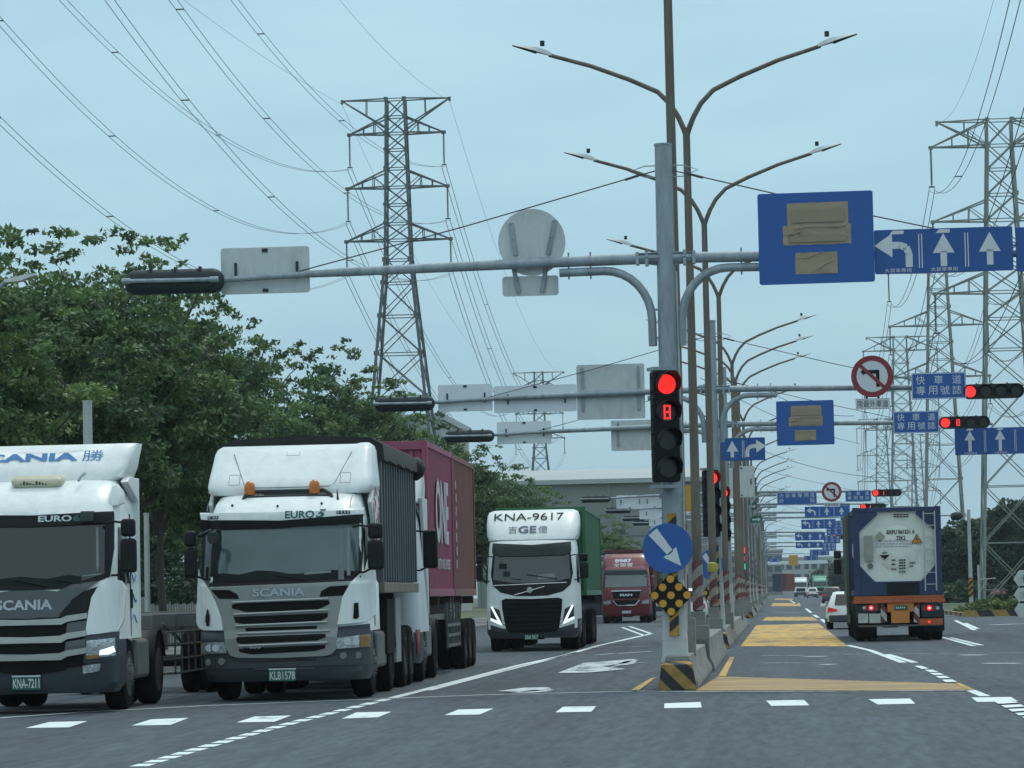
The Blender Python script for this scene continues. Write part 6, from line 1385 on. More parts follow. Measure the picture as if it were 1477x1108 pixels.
# ------------------------------------------------------------------ cars
def car(label, X, Y, rz, m, rear=True, group=None, suv=True):
    """hatchback SUV; local -y is its rear"""
    t = thing('car', label, 'car', (X, Y, 0), rz, group)
    L_, hw = 4.4, .90
    side = [(0.0, .42, .74), (.02, .85, .88), (.06, 1.02, .88), (.25, 1.35, .78), (.42, 1.58, .68), (.8, 1.65, .66), (2.2, 1.62, .66), (2.7, 1.45, .70), (3.25, 1.05, .84), (4.2, .85, .82), (4.38, .62, .72)]
    b = MB(); rings = []
    for y, top, w_ in side:
        zb = .30 if y > .1 else .40; belt = min(top-.02, 1.0)
        rings.append([(-.80, y, zb), (-hw*min(1, .92+.1*w_), y, zb+.18), (-hw*.99, y, belt*.85), (-w_-.06 if top > 1.05 else -w_-.02, y, belt), (-w_, y, top-.04), (-w_*.8, y, top), (w_*.8, y, top), (w_, y, top-.04), (w_+.06 if top > 1.05 else w_+.02, y, belt), (hw*.99, y, belt*.85), (hw*min(1, .92+.1*w_), y, zb+.18), (.80, y, zb)])
    b.loft(rings); b.build('body', m, t, sharp=50)
    b = MB(); b.add([(-.62, .045, 1.08), (.62, .045, 1.08), (.55, .36, 1.52), (-.55, .36, 1.52)], [(0, 1, 2, 3)]); b.add([(-.62, .035, 1.08), (.62, .035, 1.08), (.55, .35, 1.53), (-.55, .35, 1.53)], [(0, 1, 2, 3)]); b.build('rear_window', glass_a, t)
    b = MB()
    for s in (-1, 1): b.add([(s*.80, .55, 1.08), (s*.80, 2.9, 1.08), (s*.74, 2.35, 1.48), (s*.74, .75, 1.50)], [(0, 1, 2, 3)])
    o = b.build('side_window', glass_a, t); md = o.modifiers.new('s', 'SOLIDIFY'); md.thickness = .05; md.offset = 0
    b = MB(); b.add([(-.66, 3.28, 1.08), (.66, 3.28, 1.08), (.62, 2.72, 1.5), (-.62, 2.72, 1.5)], [(0, 1, 2, 3)]); o = b.build('windscreen', glass_a, t)
    for s in (-1, 1):
        b = MB(); b.prism([(s*.86, .98), (s*.50, .86), (s*.56, .80), (s*.89, .76)], -.02, .10, 'y'); b.build('tail_light' if rear else 'headlight', led_dim if rear else lamp_glass, t)
        b = MB(); b.cbox((s*1.0, 2.85, 1.05), (.2, .12, .14)); b.build('mirror', m, t, bevel=.03)
    b = MB(); b.box(-.84, .84, -.05, .10, .34, .62); b.build('bumper', bump_p, t, bevel=.03)
    b = MB(); b.box(-.2, .2, -.065, -.05, .62, .74); b.build('number_plate', plate_w, t)
    for y in (.85, 3.5):
        for s in (-1, 1): wheel(t, s*.78, y, .34, .22, s)
    return t
c = gnd(1208, 907); car('white hatchback with red tail lights half hidden left of the tank lorry', at(1214, 870, 128).x+.36, 128, R(0), white_p).scale = (1, 1, .84)
car('white car glimpsed behind the median between the diamond board and the brown poles', at(988, 880, 150).x, 150, 0, white_p)
car('white car behind the red lorry on the far left lane', at(948, 880, 215).x, 215, 0, white_p)
# ================================================================== PYLONS AND POWER LINES
def insulator(b, x, z, L_, r=.13):
    n = int(L_/.17); prof = [(.03, 0)]
    for k in range(n): prof += [(r*.35, k*.17+.03), (r, k*.17+.08), (r*.35, k*.17+.13)]
    b.lathe([(q, -t_) for q, t_ in prof]+[(.03, -L_)], (x, 0, z), (0, 0, 1), 8)
    b.box(x-.22, x+.22, -.03, .03, z-L_-.12, z-L_); b.box(x-.22, x-.18, -.03, .03, z-L_-.3, z-L_-.1); b.box(x+.18, x+.22, -.03, .03, z-L_-.3, z-L_-.1)
def pylon(label, loc, prof, arms, top, m, legw, panels, rz=0, ins=2.8, hats=True, group='lattice pylons'):
    t = thing('pylon', label, 'pylon', loc, rz, group)
    def hw(z):
        for a, c in zip(prof[:-1], prof[1:]):
            if z <= c[0]: return a[1]+(c[1]-a[1])*(z-a[0])/(c[0]-a[0])
        return prof[-1][1]
    b = MB(); zs = panels
    for i, (za, zb) in enumerate(zip(zs[:-1], zs[1:])):
        ha, hb = hw(za), hw(zb); lw = legw*(1 if za < prof[-2][0] else .75)
        A = [(sx*ha, sy*ha, za) for sx, sy in ((-1, -1), (1, -1), (1, 1), (-1, 1))]; B = [(sx*hb, sy*hb, zb) for sx, sy in ((-1, -1), (1, -1), (1, 1), (-1, 1))]
        for k in range(4):
            n_ = (k+1) % 4; b.bar(A[k], B[k], lw); bw = legw*.36
            b.bar(A[k], B[n_], bw); b.bar(A[n_], B[k], bw); b.bar(B[k], B[n_], bw*.9)
            if zb-za > 4.5:
                mid = [(A[k][j]+A[n_][j]+B[k][j]+B[n_][j])/4 for j in range(3)]
                for q in (A[k], A[n_]): m1 = [(q[j]*.5+mid[j]*.5) for j in range(3)]; lg = [A[k][j]*.75+B[k][j]*.25 for j in range(3)] if q is A[k] else [A[n_][j]*.75+B[n_][j]*.25 for j in range(3)]; b.bar(m1, lg, bw*.7)
        b.cbox((-hb, -hb-.02, zb), (lw*2, .03, lw*1.6)); b.cbox((hb, -hb-.02, zb), (lw*2, .03, lw*1.6))
    b.build('lattice_tower', m, t, fix=False)
    for z, span, rise in arms:
        for s in (-1, 1):
            b = MB(); h = hw(z); w_ = legw*.55; tip = (s*span, 0, z); h2 = hw(z+rise)
            for y in (-1, 1):
                b.bar((s*h, y*h, z), tip, w_); b.bar((s*h2, y*h2, z+rise), tip, w_*.9)
                for u in (.33, .62):
                    lo = [s*h+(tip[0]-s*h)*u, y*h*(1-u), z]; hi = [s*h2+(tip[0]-s*h2)*u, y*h2*(1-u), z+rise*(1-u)]; b.bar(lo, hi, w_*.6)
                b.bar([s*h, y*h, z], [s*h2+(tip[0]-s*h2)*.33, y*h2*.67, z+rise*.67], w_*.5)
            for u in (0, .33, .62): b.bar([s*h+(tip[0]-s*h)*u, -h*(1-u), z], [s*h+(tip[0]-s*h)*u, h*(1-u), z], w_*.6)
            b.cbox(tip, (w_*3, w_*2, w_*2)); b.build('crossarm', m, t, fix=False)
            if ins and rise > 0: b = MB(); insulator(b, s*span, z-.1, ins); b.build('insulator', insul_m, t, fix=False)
    z, span, rise = top; h = hw(z-rise)
    for s in (-1, 1):
        b = MB()
        for y in (-1, 1):
            hz2 = hw(z); b.bar((s*hz2, y*hz2, z), (s*span, 0, z), legw*.45); b.bar((s*h, y*h, z-rise), (s*span, 0, z), legw*.5)
            b.bar((s*(hz2+(span-hz2)*.45), y*hz2*.55, z), (s*(h+(span-h)*.45), y*h*.55, z-rise*.55), legw*.3)
        b.cbox((s*span, 0, z-.1), (.2, .2, .4)); b.build('earth_wire_arm', m, t, fix=False)
    return t
a = at(571, 400, 310)
L_panels = [0, 5.5, 10.5, 15.2, 19.5, 23.4, 26.8, 29.8, 31.9, 33.7, 35.2, 36.9, 38.5, 40.2, 41.9, 43.4, 44.9, 46.5]
armsL = [(43.4, 4.28, 1.5), (38.5, 4.53, 1.5), (33.7, 4.72, 1.5)]
cL = at(579, 560, 310).x
pyl1 = pylon('dark lattice pylon standing above the trees in the left half of the picture', (cL, 310, 0), [(0, 4.3), (31.7, 1.15), (46.5, .82)], armsL, (46.5, 4.9, 2.6), tower_m, .25, L_panels)
pyl2 = copy_tree(pyl1); L2x = at(779, 640, 670).x; pyl2.location = (L2x, 670, -2.0); pyl2['label'] = 'small far pylon whose top shows over the pale sign backs left of the median'
armsR = [(34.3, 5.1, 1.9), (28.7, 5.1, 1.5), (23.3, 5.1, 1.5)]
R_panels = [0, 4.6, 8.8, 12.6, 16.2, 19.0, 21.3, 23.3, 25.1, 26.9, 28.7, 30.6, 32.5, 34.3, 36.2]
Rx = at(1450, 500, 260).x
pr1 = pylon('large pale lattice pylon cut by the right edge with its legs beside the hedge', (Rx, 260, 0), [(0, 2.25), (20, 1.45), (34.3, .92), (36.2, .92)], armsR, (36.2, 4.6, 1.9), tower_l, .21, R_panels)
RT = [(Rx, 260.0, 0)]
for px, py, Y, dz, lab in ((1358, 600, 364, 0, 'second pale pylon on the right, rising behind the white lettered blue sign'), (1301, 600, 484, 0, 'third pale pylon on the right, just right of the round no left turn sign'), (1272, 640, 720, 0, 'fourth pylon on the right, narrow and far behind the no left turn plate'), (1322, 640, 800, 0, 'farthest pylon on the right, seen between the second and third ones')):
    q = copy_tree(pr1); x = at(px, py, Y).x; q.location = (x, Y, dz); q['label'] = lab; RT.append((x, float(Y), dz))
# conductors: fitted sagging curves, twin bundles with spacers
def wire(label, pts, twin=.42, r=.017, group='power line conductors', spacers=()):
    b = MB(); offs = (-twin/2, twin/2) if twin else (0,)
    for o_ in offs: b.tube([(p[0]+o_, p[1], p[2]) for p in pts], r, 5, cap=False)
    for k in spacers:
        if twin and 0 < k < len(pts): p = pts[k]; b.bar((p[0]-twin/2, p[1], p[2]), (p[0]+twin/2, p[1], p[2]), .06)
    o = b.build('power_line', wire_m, fix=False); tag(o, label, 'power line', group); return o
def fit_wire(A, pix, s, y_end, n=60):
    D = []
    for px, py in pix:
        d = ray(px, py); t_ = (A[0]-s*A[1])/(d.x-s*d.y); D.append((d.y*t_-A[1], EYE+d.z*t_-A[2]))
    u = np.array([d[0] for d in D]); zz = np.array([d[1] for d in D])
    sol = np.linalg.lstsq(np.stack([u, u*u], 1), zz, rcond=None)[0]
    out_ = []
    for k in range(n+1):
        uu = (y_end-A[1])*k/n; out_.append((A[0]+s*uu, A[1]+uu, A[2]+sol[0]*uu+sol[1]*uu*uu))
    return out_
FIT = {'upper left': ((cL-4.28, 310, 40.3), [(441, 243), (322, 201), (212, 118.5), (92, 0)]), 'middle left': ((cL-4.53, 310, 35.4), [(426.5, 333), (303, 298.6), (208.5, 242), (0, 28)]),
       'lower left': ((cL-4.72, 310, 30.6), [(258, 377), (142, 298.6), (0, 175)]),
       'upper right': ((cL+4.28, 310, 40.3), [(588, 230), (507, 187), (412, 96), (341, 0)]), 'middle right': ((cL+4.53, 310, 35.4), [(554.5, 307), (419.5, 212), (251, 0)]),
       'lower right': ((cL+4.72, 310, 30.6), [(512, 376), (429, 320), (284, 171), (161, 0)])}
for k, (A, pix) in FIT.items():
    wire('twin cable from the %s arm of the dark pylon sweeping up towards the camera' % k, fit_wire(A, pix, 0.0, 60), spacers=(18, 27, 34))
for k, (A, pix) in {'left': ((cL-4.9, 310, 46.2), [(490, 151), (400, 95), (265, 0)]), 'right': ((cL+4.9, 310, 46.2), [(648, 142), (633, 137), (490, 0)])}.items():
    wire('thin single wire rising from the %s tip of the top of the dark pylon' % k, fit_wire(A, pix, 0.0, 120), twin=0, r=.012)
def span(a, c, sag, n=30):
    a = Vector(a); c = Vector(c); return [tuple(a.lerp(c, k/n)-Vector((0, 0, 4*sag*(k/n)*(1-k/n)))) for k in range(n+1)]
for i, (z, sp, _) in enumerate(armsL):
    for s in (-1, 1):
        wire('twin cable from the dark pylon %s %s arm down to the small far pylon' % (['upper', 'middle', 'lower'][i], 'left' if s < 0 else 'right'), span((cL+s*sp, 310, z-3.2), (L2x+s*sp, 670, z-5.2), 9.5), r=.028, spacers=(6, 12, 18))
for s in (-1, 1): wire('thin wire from the %s top tip of the dark pylon to the small far pylon' % ('left' if s < 0 else 'right'), span((cL+s*4.9, 310, 46.2), (L2x+s*4.9, 670, 44.2), 6), twin=0, r=.014)
A0 = (Rx-5.1, 260, 34.3-3.2); base = fit_wire(A0, [(1390, 240), (1417, 173), (1464, 0)], .02, 90)
for i, (z, sp, _) in enumerate(armsR):
    for s in (-1, 1):
        dx = (s+1)*5.1; dz = z-34.3
        wire('twin cable from the %s %s arm of the large right pylon rising towards the camera' % (['upper', 'middle', 'lower'][i], 'left' if s < 0 else 'right'), [(p[0]+dx, p[1], p[2]+dz) for p in base], r=.020, spacers=(20,))
wire('thin single wire rising from the top left tip of the large right pylon', [(p[0]+.5, p[1], p[2]+(36.2-31.1)+.0) for p in base], twin=0, r=.010)
for k, ((xa, ya, za), (xb, yb, zb)) in enumerate(zip(RT[:3], RT[1:4])):
    for i, (z, sp, _) in enumerate(armsR):
        for s in (-1, 1):
            wire('twin cable on the %s %s arms between the %s right hand pylons' % (['upper', 'middle', 'lower'][i], 'left' if s < 0 else 'right', ['first two', 'second and third', 'third and fourth'][k]), span((xa+s*sp, ya, z+za-3.2), (xb+s*sp, yb, z+zb-3.2), [3.2, 4, 9][k]), r=.028)
# thin service cables crossing to the right
for k, (p0, p1) in enumerate((((1100, 650, 300), (1300, 690, 300)), ((1104, 560, 260), (1232, 600, 260)), ((1010, 545, 240), (1240, 640, 300)))):
    a = at(*p0); c = at(*p1); wire('thin sagging cable crossing the sky above the far median, %s of three' % ['lowest', 'uppermost', 'middle'][k], span(a, c, .6, 12), twin=0, r=.022, group='thin cables over the median')

# ================================================================== TREES
def leaf_mat(name, c0, c1, c2):
    m, nt, b, N, L = nodes_mat(name)
    at_ = N('ShaderNodeAttribute'); at_.attribute_name = 'tint'; at_.attribute_type = 'GEOMETRY'
    oi = N('ShaderNodeObjectInfo'); ad = N('ShaderNodeMath'); ad.operation = 'MULTIPLY_ADD'; L(oi.outputs['Random'], ad.inputs[0]); ad.inputs[1].default_value = .16; L(at_.outputs['Fac'], ad.inputs[2])
    r = N('ShaderNodeValToRGB'); L(ad.outputs[0], r.inputs[0]); e = r.color_ramp.elements; e[0].color = c0+(1,); e[1].color = c2+(1,); k = e.new(.55); k.color = c1+(1,)
    L(r.outputs[0], b.inputs['Base Color']); b.inputs['Roughness'].default_value = .55; b.inputs['Specular IOR Level'].default_value = .35
    tr = N('ShaderNodeBsdfTranslucent'); L(r.outputs[0], tr.inputs['Color']); mxs = N('ShaderNodeMixShader'); mxs.inputs[0].default_value = .28
    L(b.outputs[0], mxs.inputs[1]); L(tr.outputs[0], mxs.inputs[2]); L(mxs.outputs[0], nt.nodes['Material Output'].inputs[0]); return m
leafm = leaf_mat('tree_leaves', (.032, .066, .034), (.078, .142, .054), (.17, .26, .08))
leafdark = leaf_mat('dense_leaves', (.018, .042, .028), (.034, .072, .040), (.065, .115, .05))
leafgrass = leaf_mat('verge_leaves', (.045, .085, .02), (.09, .15, .035), (.15, .20, .05))
leafpink = leaf_mat('pink_flowers', (.20, .10, .11), (.28, .15, .16), (.4, .28, .28))
bark = mat('tree_bark', (.07, .06, .05), .9, 0, .3, 4, bump=.5, bscale=15)
def leaves(name, centres, radii, per, size, m, parent, seed, flat=.55, tintfn=None, droop=.3):
    rs = np.random.RandomState(seed); c = np.array(centres); n = len(c)
    ra = np.array(radii); cnt = np.maximum(4, per*(ra/ra.mean())**2).astype(int); idx = np.repeat(np.arange(n), cnt); N_ = len(idx)
    d = rs.normal(size=(N_, 3)); d /= np.linalg.norm(d, axis=1)[:, None]; rr = rs.rand(N_)**.5
    pos = c[idx]+d*(rr*np.array(radii)[idx])[:, None]*np.array([1, 1, flat])
    nrm = rs.normal(size=(N_, 3))*.75+np.array([0, 0, .75]); nrm /= np.linalg.norm(nrm, axis=1)[:, None]
    ax = np.cross(nrm, rs.normal(size=(N_, 3))); ax /= np.linalg.norm(ax, axis=1)[:, None]; ax[:, 2] -= droop; ax /= np.linalg.norm(ax, axis=1)[:, None]
    bx = np.cross(nrm, ax); sz = size*(.6+.8*rs.rand(N_))[:, None]
    P0 = pos-ax*sz*.5; P1 = pos+bx*sz*.24; P2 = pos+ax*sz*.5; P3 = pos-bx*sz*.24
    V = np.stack([P0, P1, P2, P3], 1).reshape(-1, 3).astype(np.float32)
    me = bpy.data.meshes.new(name); me.vertices.add(len(V)); me.vertices.foreach_set('co', V.ravel())
    me.loops.add(N_*4); me.loops.foreach_set('vertex_index', np.arange(N_*4, dtype=np.int32)); me.polygons.add(N_); me.polygons.foreach_set('loop_start', np.arange(N_, dtype=np.int32)*4)
    ct = rs.rand(n)*.55+.05; tint = np.clip(ct[idx]+rs.rand(N_)*.35, 0, 1).astype(np.float32)
    at_ = me.attributes.new('tint', 'FLOAT', 'FACE'); at_.data.foreach_set('value', tint)
    me.materials.append(m); me.update(calc_edges=True); o = bpy.data.objects.new(name, me); link(o, parent); return o
def make_tree(name, label, seed, H=10.0, rad=3.6, base=2.6, nbr=9, clumps=230, per=75, size=.22, m=None, group=None, dens=1.0, cr=.55, flat=.5):
    rnd = random.Random(seed); t = thing(name, label, 'tree', (0, 0, 0), 0, group)
    b = MB(); x = y = 0; path = [(0, 0, 0)]; 
    for k in range(1, 7): x += rnd.uniform(-.14, .14); y += rnd.uniform(-.14, .14); path.append((x, y, k*H*.62/6))
    b.tube(path, [.17, .15, .13, .11, .09, .07, .05], 8); tips = []
    for k in range(nbr):
        a = 2*math.pi*k/nbr+rnd.uniform(-.4, .4); j = rnd.randint(2, 5); p = Vector(path[j]); r_ = rad*rnd.uniform(.55, .98); up = rnd.uniform(.8, 2.6)*(H/10)
        q = [p]
        for u in (.3, .6, 1): q.append(p+Vector((math.cos(a)*r_*u, math.sin(a)*r_*u, up*u**1.2+(H*.12)*u+rnd.uniform(-.15, .15))))
        b.tube(q, [.075, .055, .035, .015], 6); tips += [(v, .6+.4*i/3) for i, v in enumerate(q[1:])]
        for w_ in range(3):
            s0 = q[1+w_ % 3]; e0 = s0+Vector((rnd.uniform(-1, 1), rnd.uniform(-1, 1), rnd.uniform(.2, 1.1))); b.tube([s0, (s0+e0)/2+Vector((0, 0, .08)), e0], [.03, .02, .008], 5); tips.append((e0, 1))
    b.build('trunk', bark, t)
    cs = []; rd = []; tries = 0
    zc = (base+H)/2; hz_ = (H-base)/2
    while len(cs) < clumps and tries < 9000:
        tries += 1
        v = Vector((rnd.uniform(-1, 1), rnd.uniform(-1, 1), rnd.uniform(-1, 1)))
        d = v.length
        if d > 1: continue
        nn = noise.noise(Vector((v.x*1.9+seed, v.y*1.9, v.z*1.9)))
        if d < .30 or d > .80+.42*nn: continue
        if noise.noise(Vector((v.x*3+seed*3, v.y*3, v.z*3))) < -.18: continue
        w_ = rad*(1 if v.z < .2 else 1-.35*(v.z-.2))
        cs.append((v.x*w_, v.y*w_, zc+v.z*hz_)); rd.append(cr*rnd.uniform(.55, 1.35))
    for (v, k) in tips: cs.append(tuple(v)); rd.append(cr*.6)
    for k in range(60):       # stray sprays at the outline
        a = rnd.uniform(0, 2*math.pi); e_ = rnd.uniform(.1, 1.3); q = rnd.uniform(.92, 1.07); cs.append((math.cos(a)*math.cos(e_)*rad*q, math.sin(a)*math.cos(e_)*rad*q, zc+math.sin(e_)*hz_*q)); rd.append(cr*rnd.uniform(.3, .6))
    leaves('crown', cs, rd, per, size, m or leafm, t, seed, flat=flat); return t
TG = 'street trees along the left pavement'
tv = [make_tree('broadleaf_tree', 'x', 11+k*7, rad=3.7, group=TG, clumps=255, per=105, size=.17, cr=.62, flat=.42) for k in range(3)]
tv.append(make_tree('broadleaf_tree', 'x', 77, H=10, rad=2.6, base=3.4, clumps=90, per=60, size=.19, group=TG, cr=.55, flat=.42))     # thin airy one
L_TREES = [(-70, 325, 74, 0, 1.05), (40, 338, 82, 1, 1.0), (165, 336, 90, 2, 1.0), (232, 398, 100, 0, .78), (308, 452, 114, 1, .72), (392, 556, 126, 2, .80), (468, 492, 142, 3, 1.0), (520, 545, 158, 1, 1.0),
           (592, 585, 172, 3, 1.0), (655, 628, 178, 1, 1.05), (712, 668, 198, 2, 1.0), (765, 700, 222, 0, 1.05), (815, 738, 250, 1, 1.0), (858, 742, 262, 2, 1.0), (893, 778, 320, 0, 1.1), (930, 800, 400, 1, 1.2), (884, 772, 235, 2, .9), (912, 792, 290, 1, 1.1)]
TL = ['leftmost broadleaf tree, half outside the left edge', 'tall broadleaf tree rising above the leftmost lorry', 'tall broadleaf tree above the gap between the two nearest lorries', 'broadleaf tree behind the dark signal tip of the nearest mast', 'broadleaf tree above the lorry with beacons', 'lower broadleaf tree above the right of the lorry with beacons', 'thin airy tree with sprigs left of the dark pylon', 'broadleaf tree at the foot of the dark pylon', 'thin airy tree between the pylon foot and the magenta container', 'broadleaf tree just right of the brown container', 'broadleaf tree above the white lorry in the centre', 'broadleaf tree behind the green container', 'small far tree between the green container and the red lorry', 'far tree right of the green container', 'far tree above the red lorry', 'farthest tree of the left row, near the median', 'tree just left of the red lorry roof', 'small tree directly above the red lorry trailer']
used = set()
for (px, yt, Y, k, sx), lab in zip(L_TREES, TL):
    o = tv[k] if k not in used else copy_tree(tv[k]); used.add(k)
    top = at(px, yt, Y).z; sc_ = top/10.0; o.location = (at(px, 700, Y).x, Y, 0); o.scale = (max(sc_, .75)*sx, max(sc_, .75)*sx, sc_); o.rotation_euler = (0, 0, px*.37); o['label'] = lab
for k in range(7):
    o = copy_tree(tv[k % 3]); Y = 92+k*17; o.location = (-25-1.5*(k % 2), Y, 0); s_ = .86+.05*(k % 3); o.scale = (s_*1.1, s_*1.1, s_*.95); o.rotation_euler = (0, 0, k*1.7); o['group'] = 'second row of trees behind the fence'
    o['label'] = 'broadleaf tree of the second row behind the left fence'
# right hand trees
RG = 'dark trees behind the right verge'
rv = [make_tree('dense_tree', 'x', 131+k*5, H=9, rad=3.9, base=.8, clumps=330, per=70, size=.42, m=leafdark, group=RG, cr=.8, flat=.6, nbr=8) for k in range(2)]
RL = ['dark tree just right of the tank container', 'dark tree behind the grey lamp pole', 'dark tree behind the large pylon legs', 'dark tree right of the large pylon legs', 'tallest dark tree at the right edge', 'dark tree mostly outside the right edge']
for j, (px, yt, Y) in enumerate(((1372, 765, 300), (1392, 755, 292), (1418, 748, 298), (1440, 745, 290), (1466, 722, 286), (1498, 735, 292))):
    o = rv[j] if j < 2 else copy_tree(rv[j % 2]); top = at(px, yt, Y).z; s_ = top/9; o.location = (at(px, 800, Y).x, Y, 0); o.scale = (max(1, s_)*.9, max(1, s_)*.9, s_); o.rotation_euler = (0, 0, j*1.3); o['label'] = RL[j]
for j in range(8):
    o = copy_tree(rv[j % 2]); o.location = (12+j*5.0+((j*7) % 3), 330+(j % 3)*9, 0); o.scale = (1.1, 1.1, .8); o.rotation_euler = (0, 0, j*2.1); o['group'] = 'farther dark trees on the right'; o['label'] = 'farther dark tree of the wood on the right'
for j in range(10):
    o = copy_tree(rv[j % 2]); o.location = (12.5+(j % 3)*3, 400+j*55, 0); o.scale = (1.0, 1.0, .75); o['group'] = 'distant roadside trees on the right'; o['label'] = 'distant tree of the right roadside row'
for j in range(9):
    o = copy_tree(tv[j % 3]); o.location = (-18-(j % 2)*3, 450+j*60, 0); o.scale = (1.1, 1.1, .85); o['group'] = 'distant roadside trees on the left'; o['label'] = 'distant tree of the left roadside row'
# verge, hedges, kerbs
vg = mat('verge_soil', (.05, .07, .03), .95, 0, .3, .8)
b = MB(); b.box(9.2, 70, 168, 900, -.1, .12); tag(b.build('verge', vg), kind='structure')
b = MB(); b.box(8.95, 60, 167.7, 168, 0, .30); b.box(8.95, 9.2, 168, 700, 0, .18); o = b.build('striped_kerb', st_kerb); tag(o, 'yellow and black striped kerb along the right verge', 'kerb')
rnd = random.Random(3)
def bush_mass(name, label, x0, x1, y0, y1, z1, n, per, size, m, seed, cat='hedge', zb=0.1):
    r_ = random.Random(seed); cs = [(r_.uniform(x0, x1), r_.uniform(y0, y1), 0) for _ in range(n)]
    cs = [(x, y, zb+r_.uniform(.0, 1)*(z1-zb)*(.55+.45*noise.noise(Vector((x*.5, y*.3, seed)))+.2)) for x, y, z in cs]
    o = leaves(name, cs, [.32*z1**.4]*n, per, size, m, None, seed, flat=.7); tag(o, label, cat); return o
bush_mass('hedge', 'light green low hedge along the right verge behind the striped kerb', 9.6, 30, 169, 175, .95, 520, 60, .20, leafgrass, 5)
o = bush_mass('grass', None, 9.4, 32, 168.2, 186, .35, 500, 50, .22, leafgrass, 6); o['kind'] = 'stuff'; del o['category']
bush_mass('hedge', 'dark undergrowth behind the picket fence on the left', -27, -21.5, 62, 230, 3.6, 1500, 60, .34, leafdark, 8)
bush_mass('hedge', 'dark undergrowth at the foot of the trees on the right', 9.6, 40, 279, 287, 2.3, 420, 60, .40, leafdark, 9)
p_ = at(1442, 848, 180); bush_mass('flowering_shrub', 'pink flowering shrub right of the large pylon leg', p_.x-.35, p_.x+.4, 179.5, 180.5, .6, 5, 22, .12, leafpink, 12, 'shrub', .6).location.z = .55
# picket fence on the left
t = thing('picket_fence', 'pale picket fence under the trees between the two white lorries', 'fence', (-20.3, 60, 0))
fm = mat('fence_concrete', (.28, .29, .27), .85, 0, .25, 1, dirt=(.12, .12, .10), dirt_amt=.6)
b = MB()
for k in range(300): y = k*.5; b.box(-.05, .05, y, y+.16, .15, 1.42+.03*((k*7) % 3))
b.build('picket', fm, t, fix=False)
b = MB(); b.box(-.03, .03, 0, 150, .5, .62); b.box(-.028, .028, 0, 150, 1.05, 1.15); b.build('rail', fm, t)
for k, y in enumerate((0, 50, 100, 150)): b = MB(); b.box(-.14, .14, y-.14, y+.14, 0, 1.7); b.build('post', fm, t, bevel=.02)
# roadside things on the right
a = at(1397, 735, 185); t = thing('roadside_lamp', 'grey lamp pole with dark round lamp head before the right trees', 'street lamp', (a.x, 185, 0))
b = MB(); b.tube([(0, 0, 0), (0, 0, a.z)], [.11, .09], 10); b.build('pole', galv_l, t)
b = MB(); b.tube([(0, 0, a.z-.35), (-.35, 0, a.z-.33)], .03, 6); b.build('arm', galv, t)
b = MB(); b.lathe([(.02, -.35), (.18, -.3), (.24, -.05), (.22, .15), (.1, .3), (.02, .33)], (-.62, 0, a.z-.34), (1, 0, .1), 14); b.build('lamp_head', blackg, t)
b = MB(); b.cyl((0, 0, .9), (0, 0, 1.9), .125, n=12, cap=False); b.build('striped_band', st_band, t)
a = at(1411, 815, 183); b = MB(); b.tube([(0, 0, 0), (0, 0, a.z)], .06, 8); b.tube([(0, 0, 1.8), (.9, 0, 1.85)], .03, 6); b.tube([(0, 0, 1.1), (.45, 0, 1.8)], .025, 6); o = b.build('grey_post', galv_l); o.location = (a.x, 183, 0); tag(o, 'thin grey post with a short side arm beside the large pylon leg', 'post')
t0_ = at(1478, 820, 158)
hexm = mat('hex_sign_white', (.46, .50, .47), .6, 0, .08, 3, dirt=(.3, .33, .3))
t = thing('hexagon_sign', 'three stacked white hexagonal boards at the right edge beside the verge', 'sign', (t0_.x, 158, 0))
for k, ch in enumerate('ab'):
    z = t0_.z-.48-k*.70; b = MB(); b.prism([(.52*math.cos(R(60*i)), z+.40*math.sin(R(60*i))/ .866) for i in range(6)], -.03, .03, 'y'); o = b.build('board', hexm, t, bevel=.01)
    b = MB(); b.bar((-.05, -.033, z+.2), (-.05, -.033, z-.2), .035, .006); b.bar((-.24, -.035, z+.02+.05*k), (-.08, -.035, z+.08), .03, .006); b.bar((-.22, -.035, z-.18), (-.07, -.035, z+.02), .03, .006); b.bar((.14, -.035, z-.16), (-.03, -.035, z+.04), .03, .006); b.build('lettering', blackg, o, fix=False)
z = t0_.z-.48-1.38; b = MB(); b.prism([(.52*math.cos(R(60*i)), z+.40*math.sin(R(60*i))/ .866) for i in range(6)], -.03, .03, 'y'); b.build('board', hexm, t, bevel=.01)
b = MB(); b.cyl((.1, .06, 0), (.1, .06, t0_.z), .05, n=10); b.build('post', galv, t)

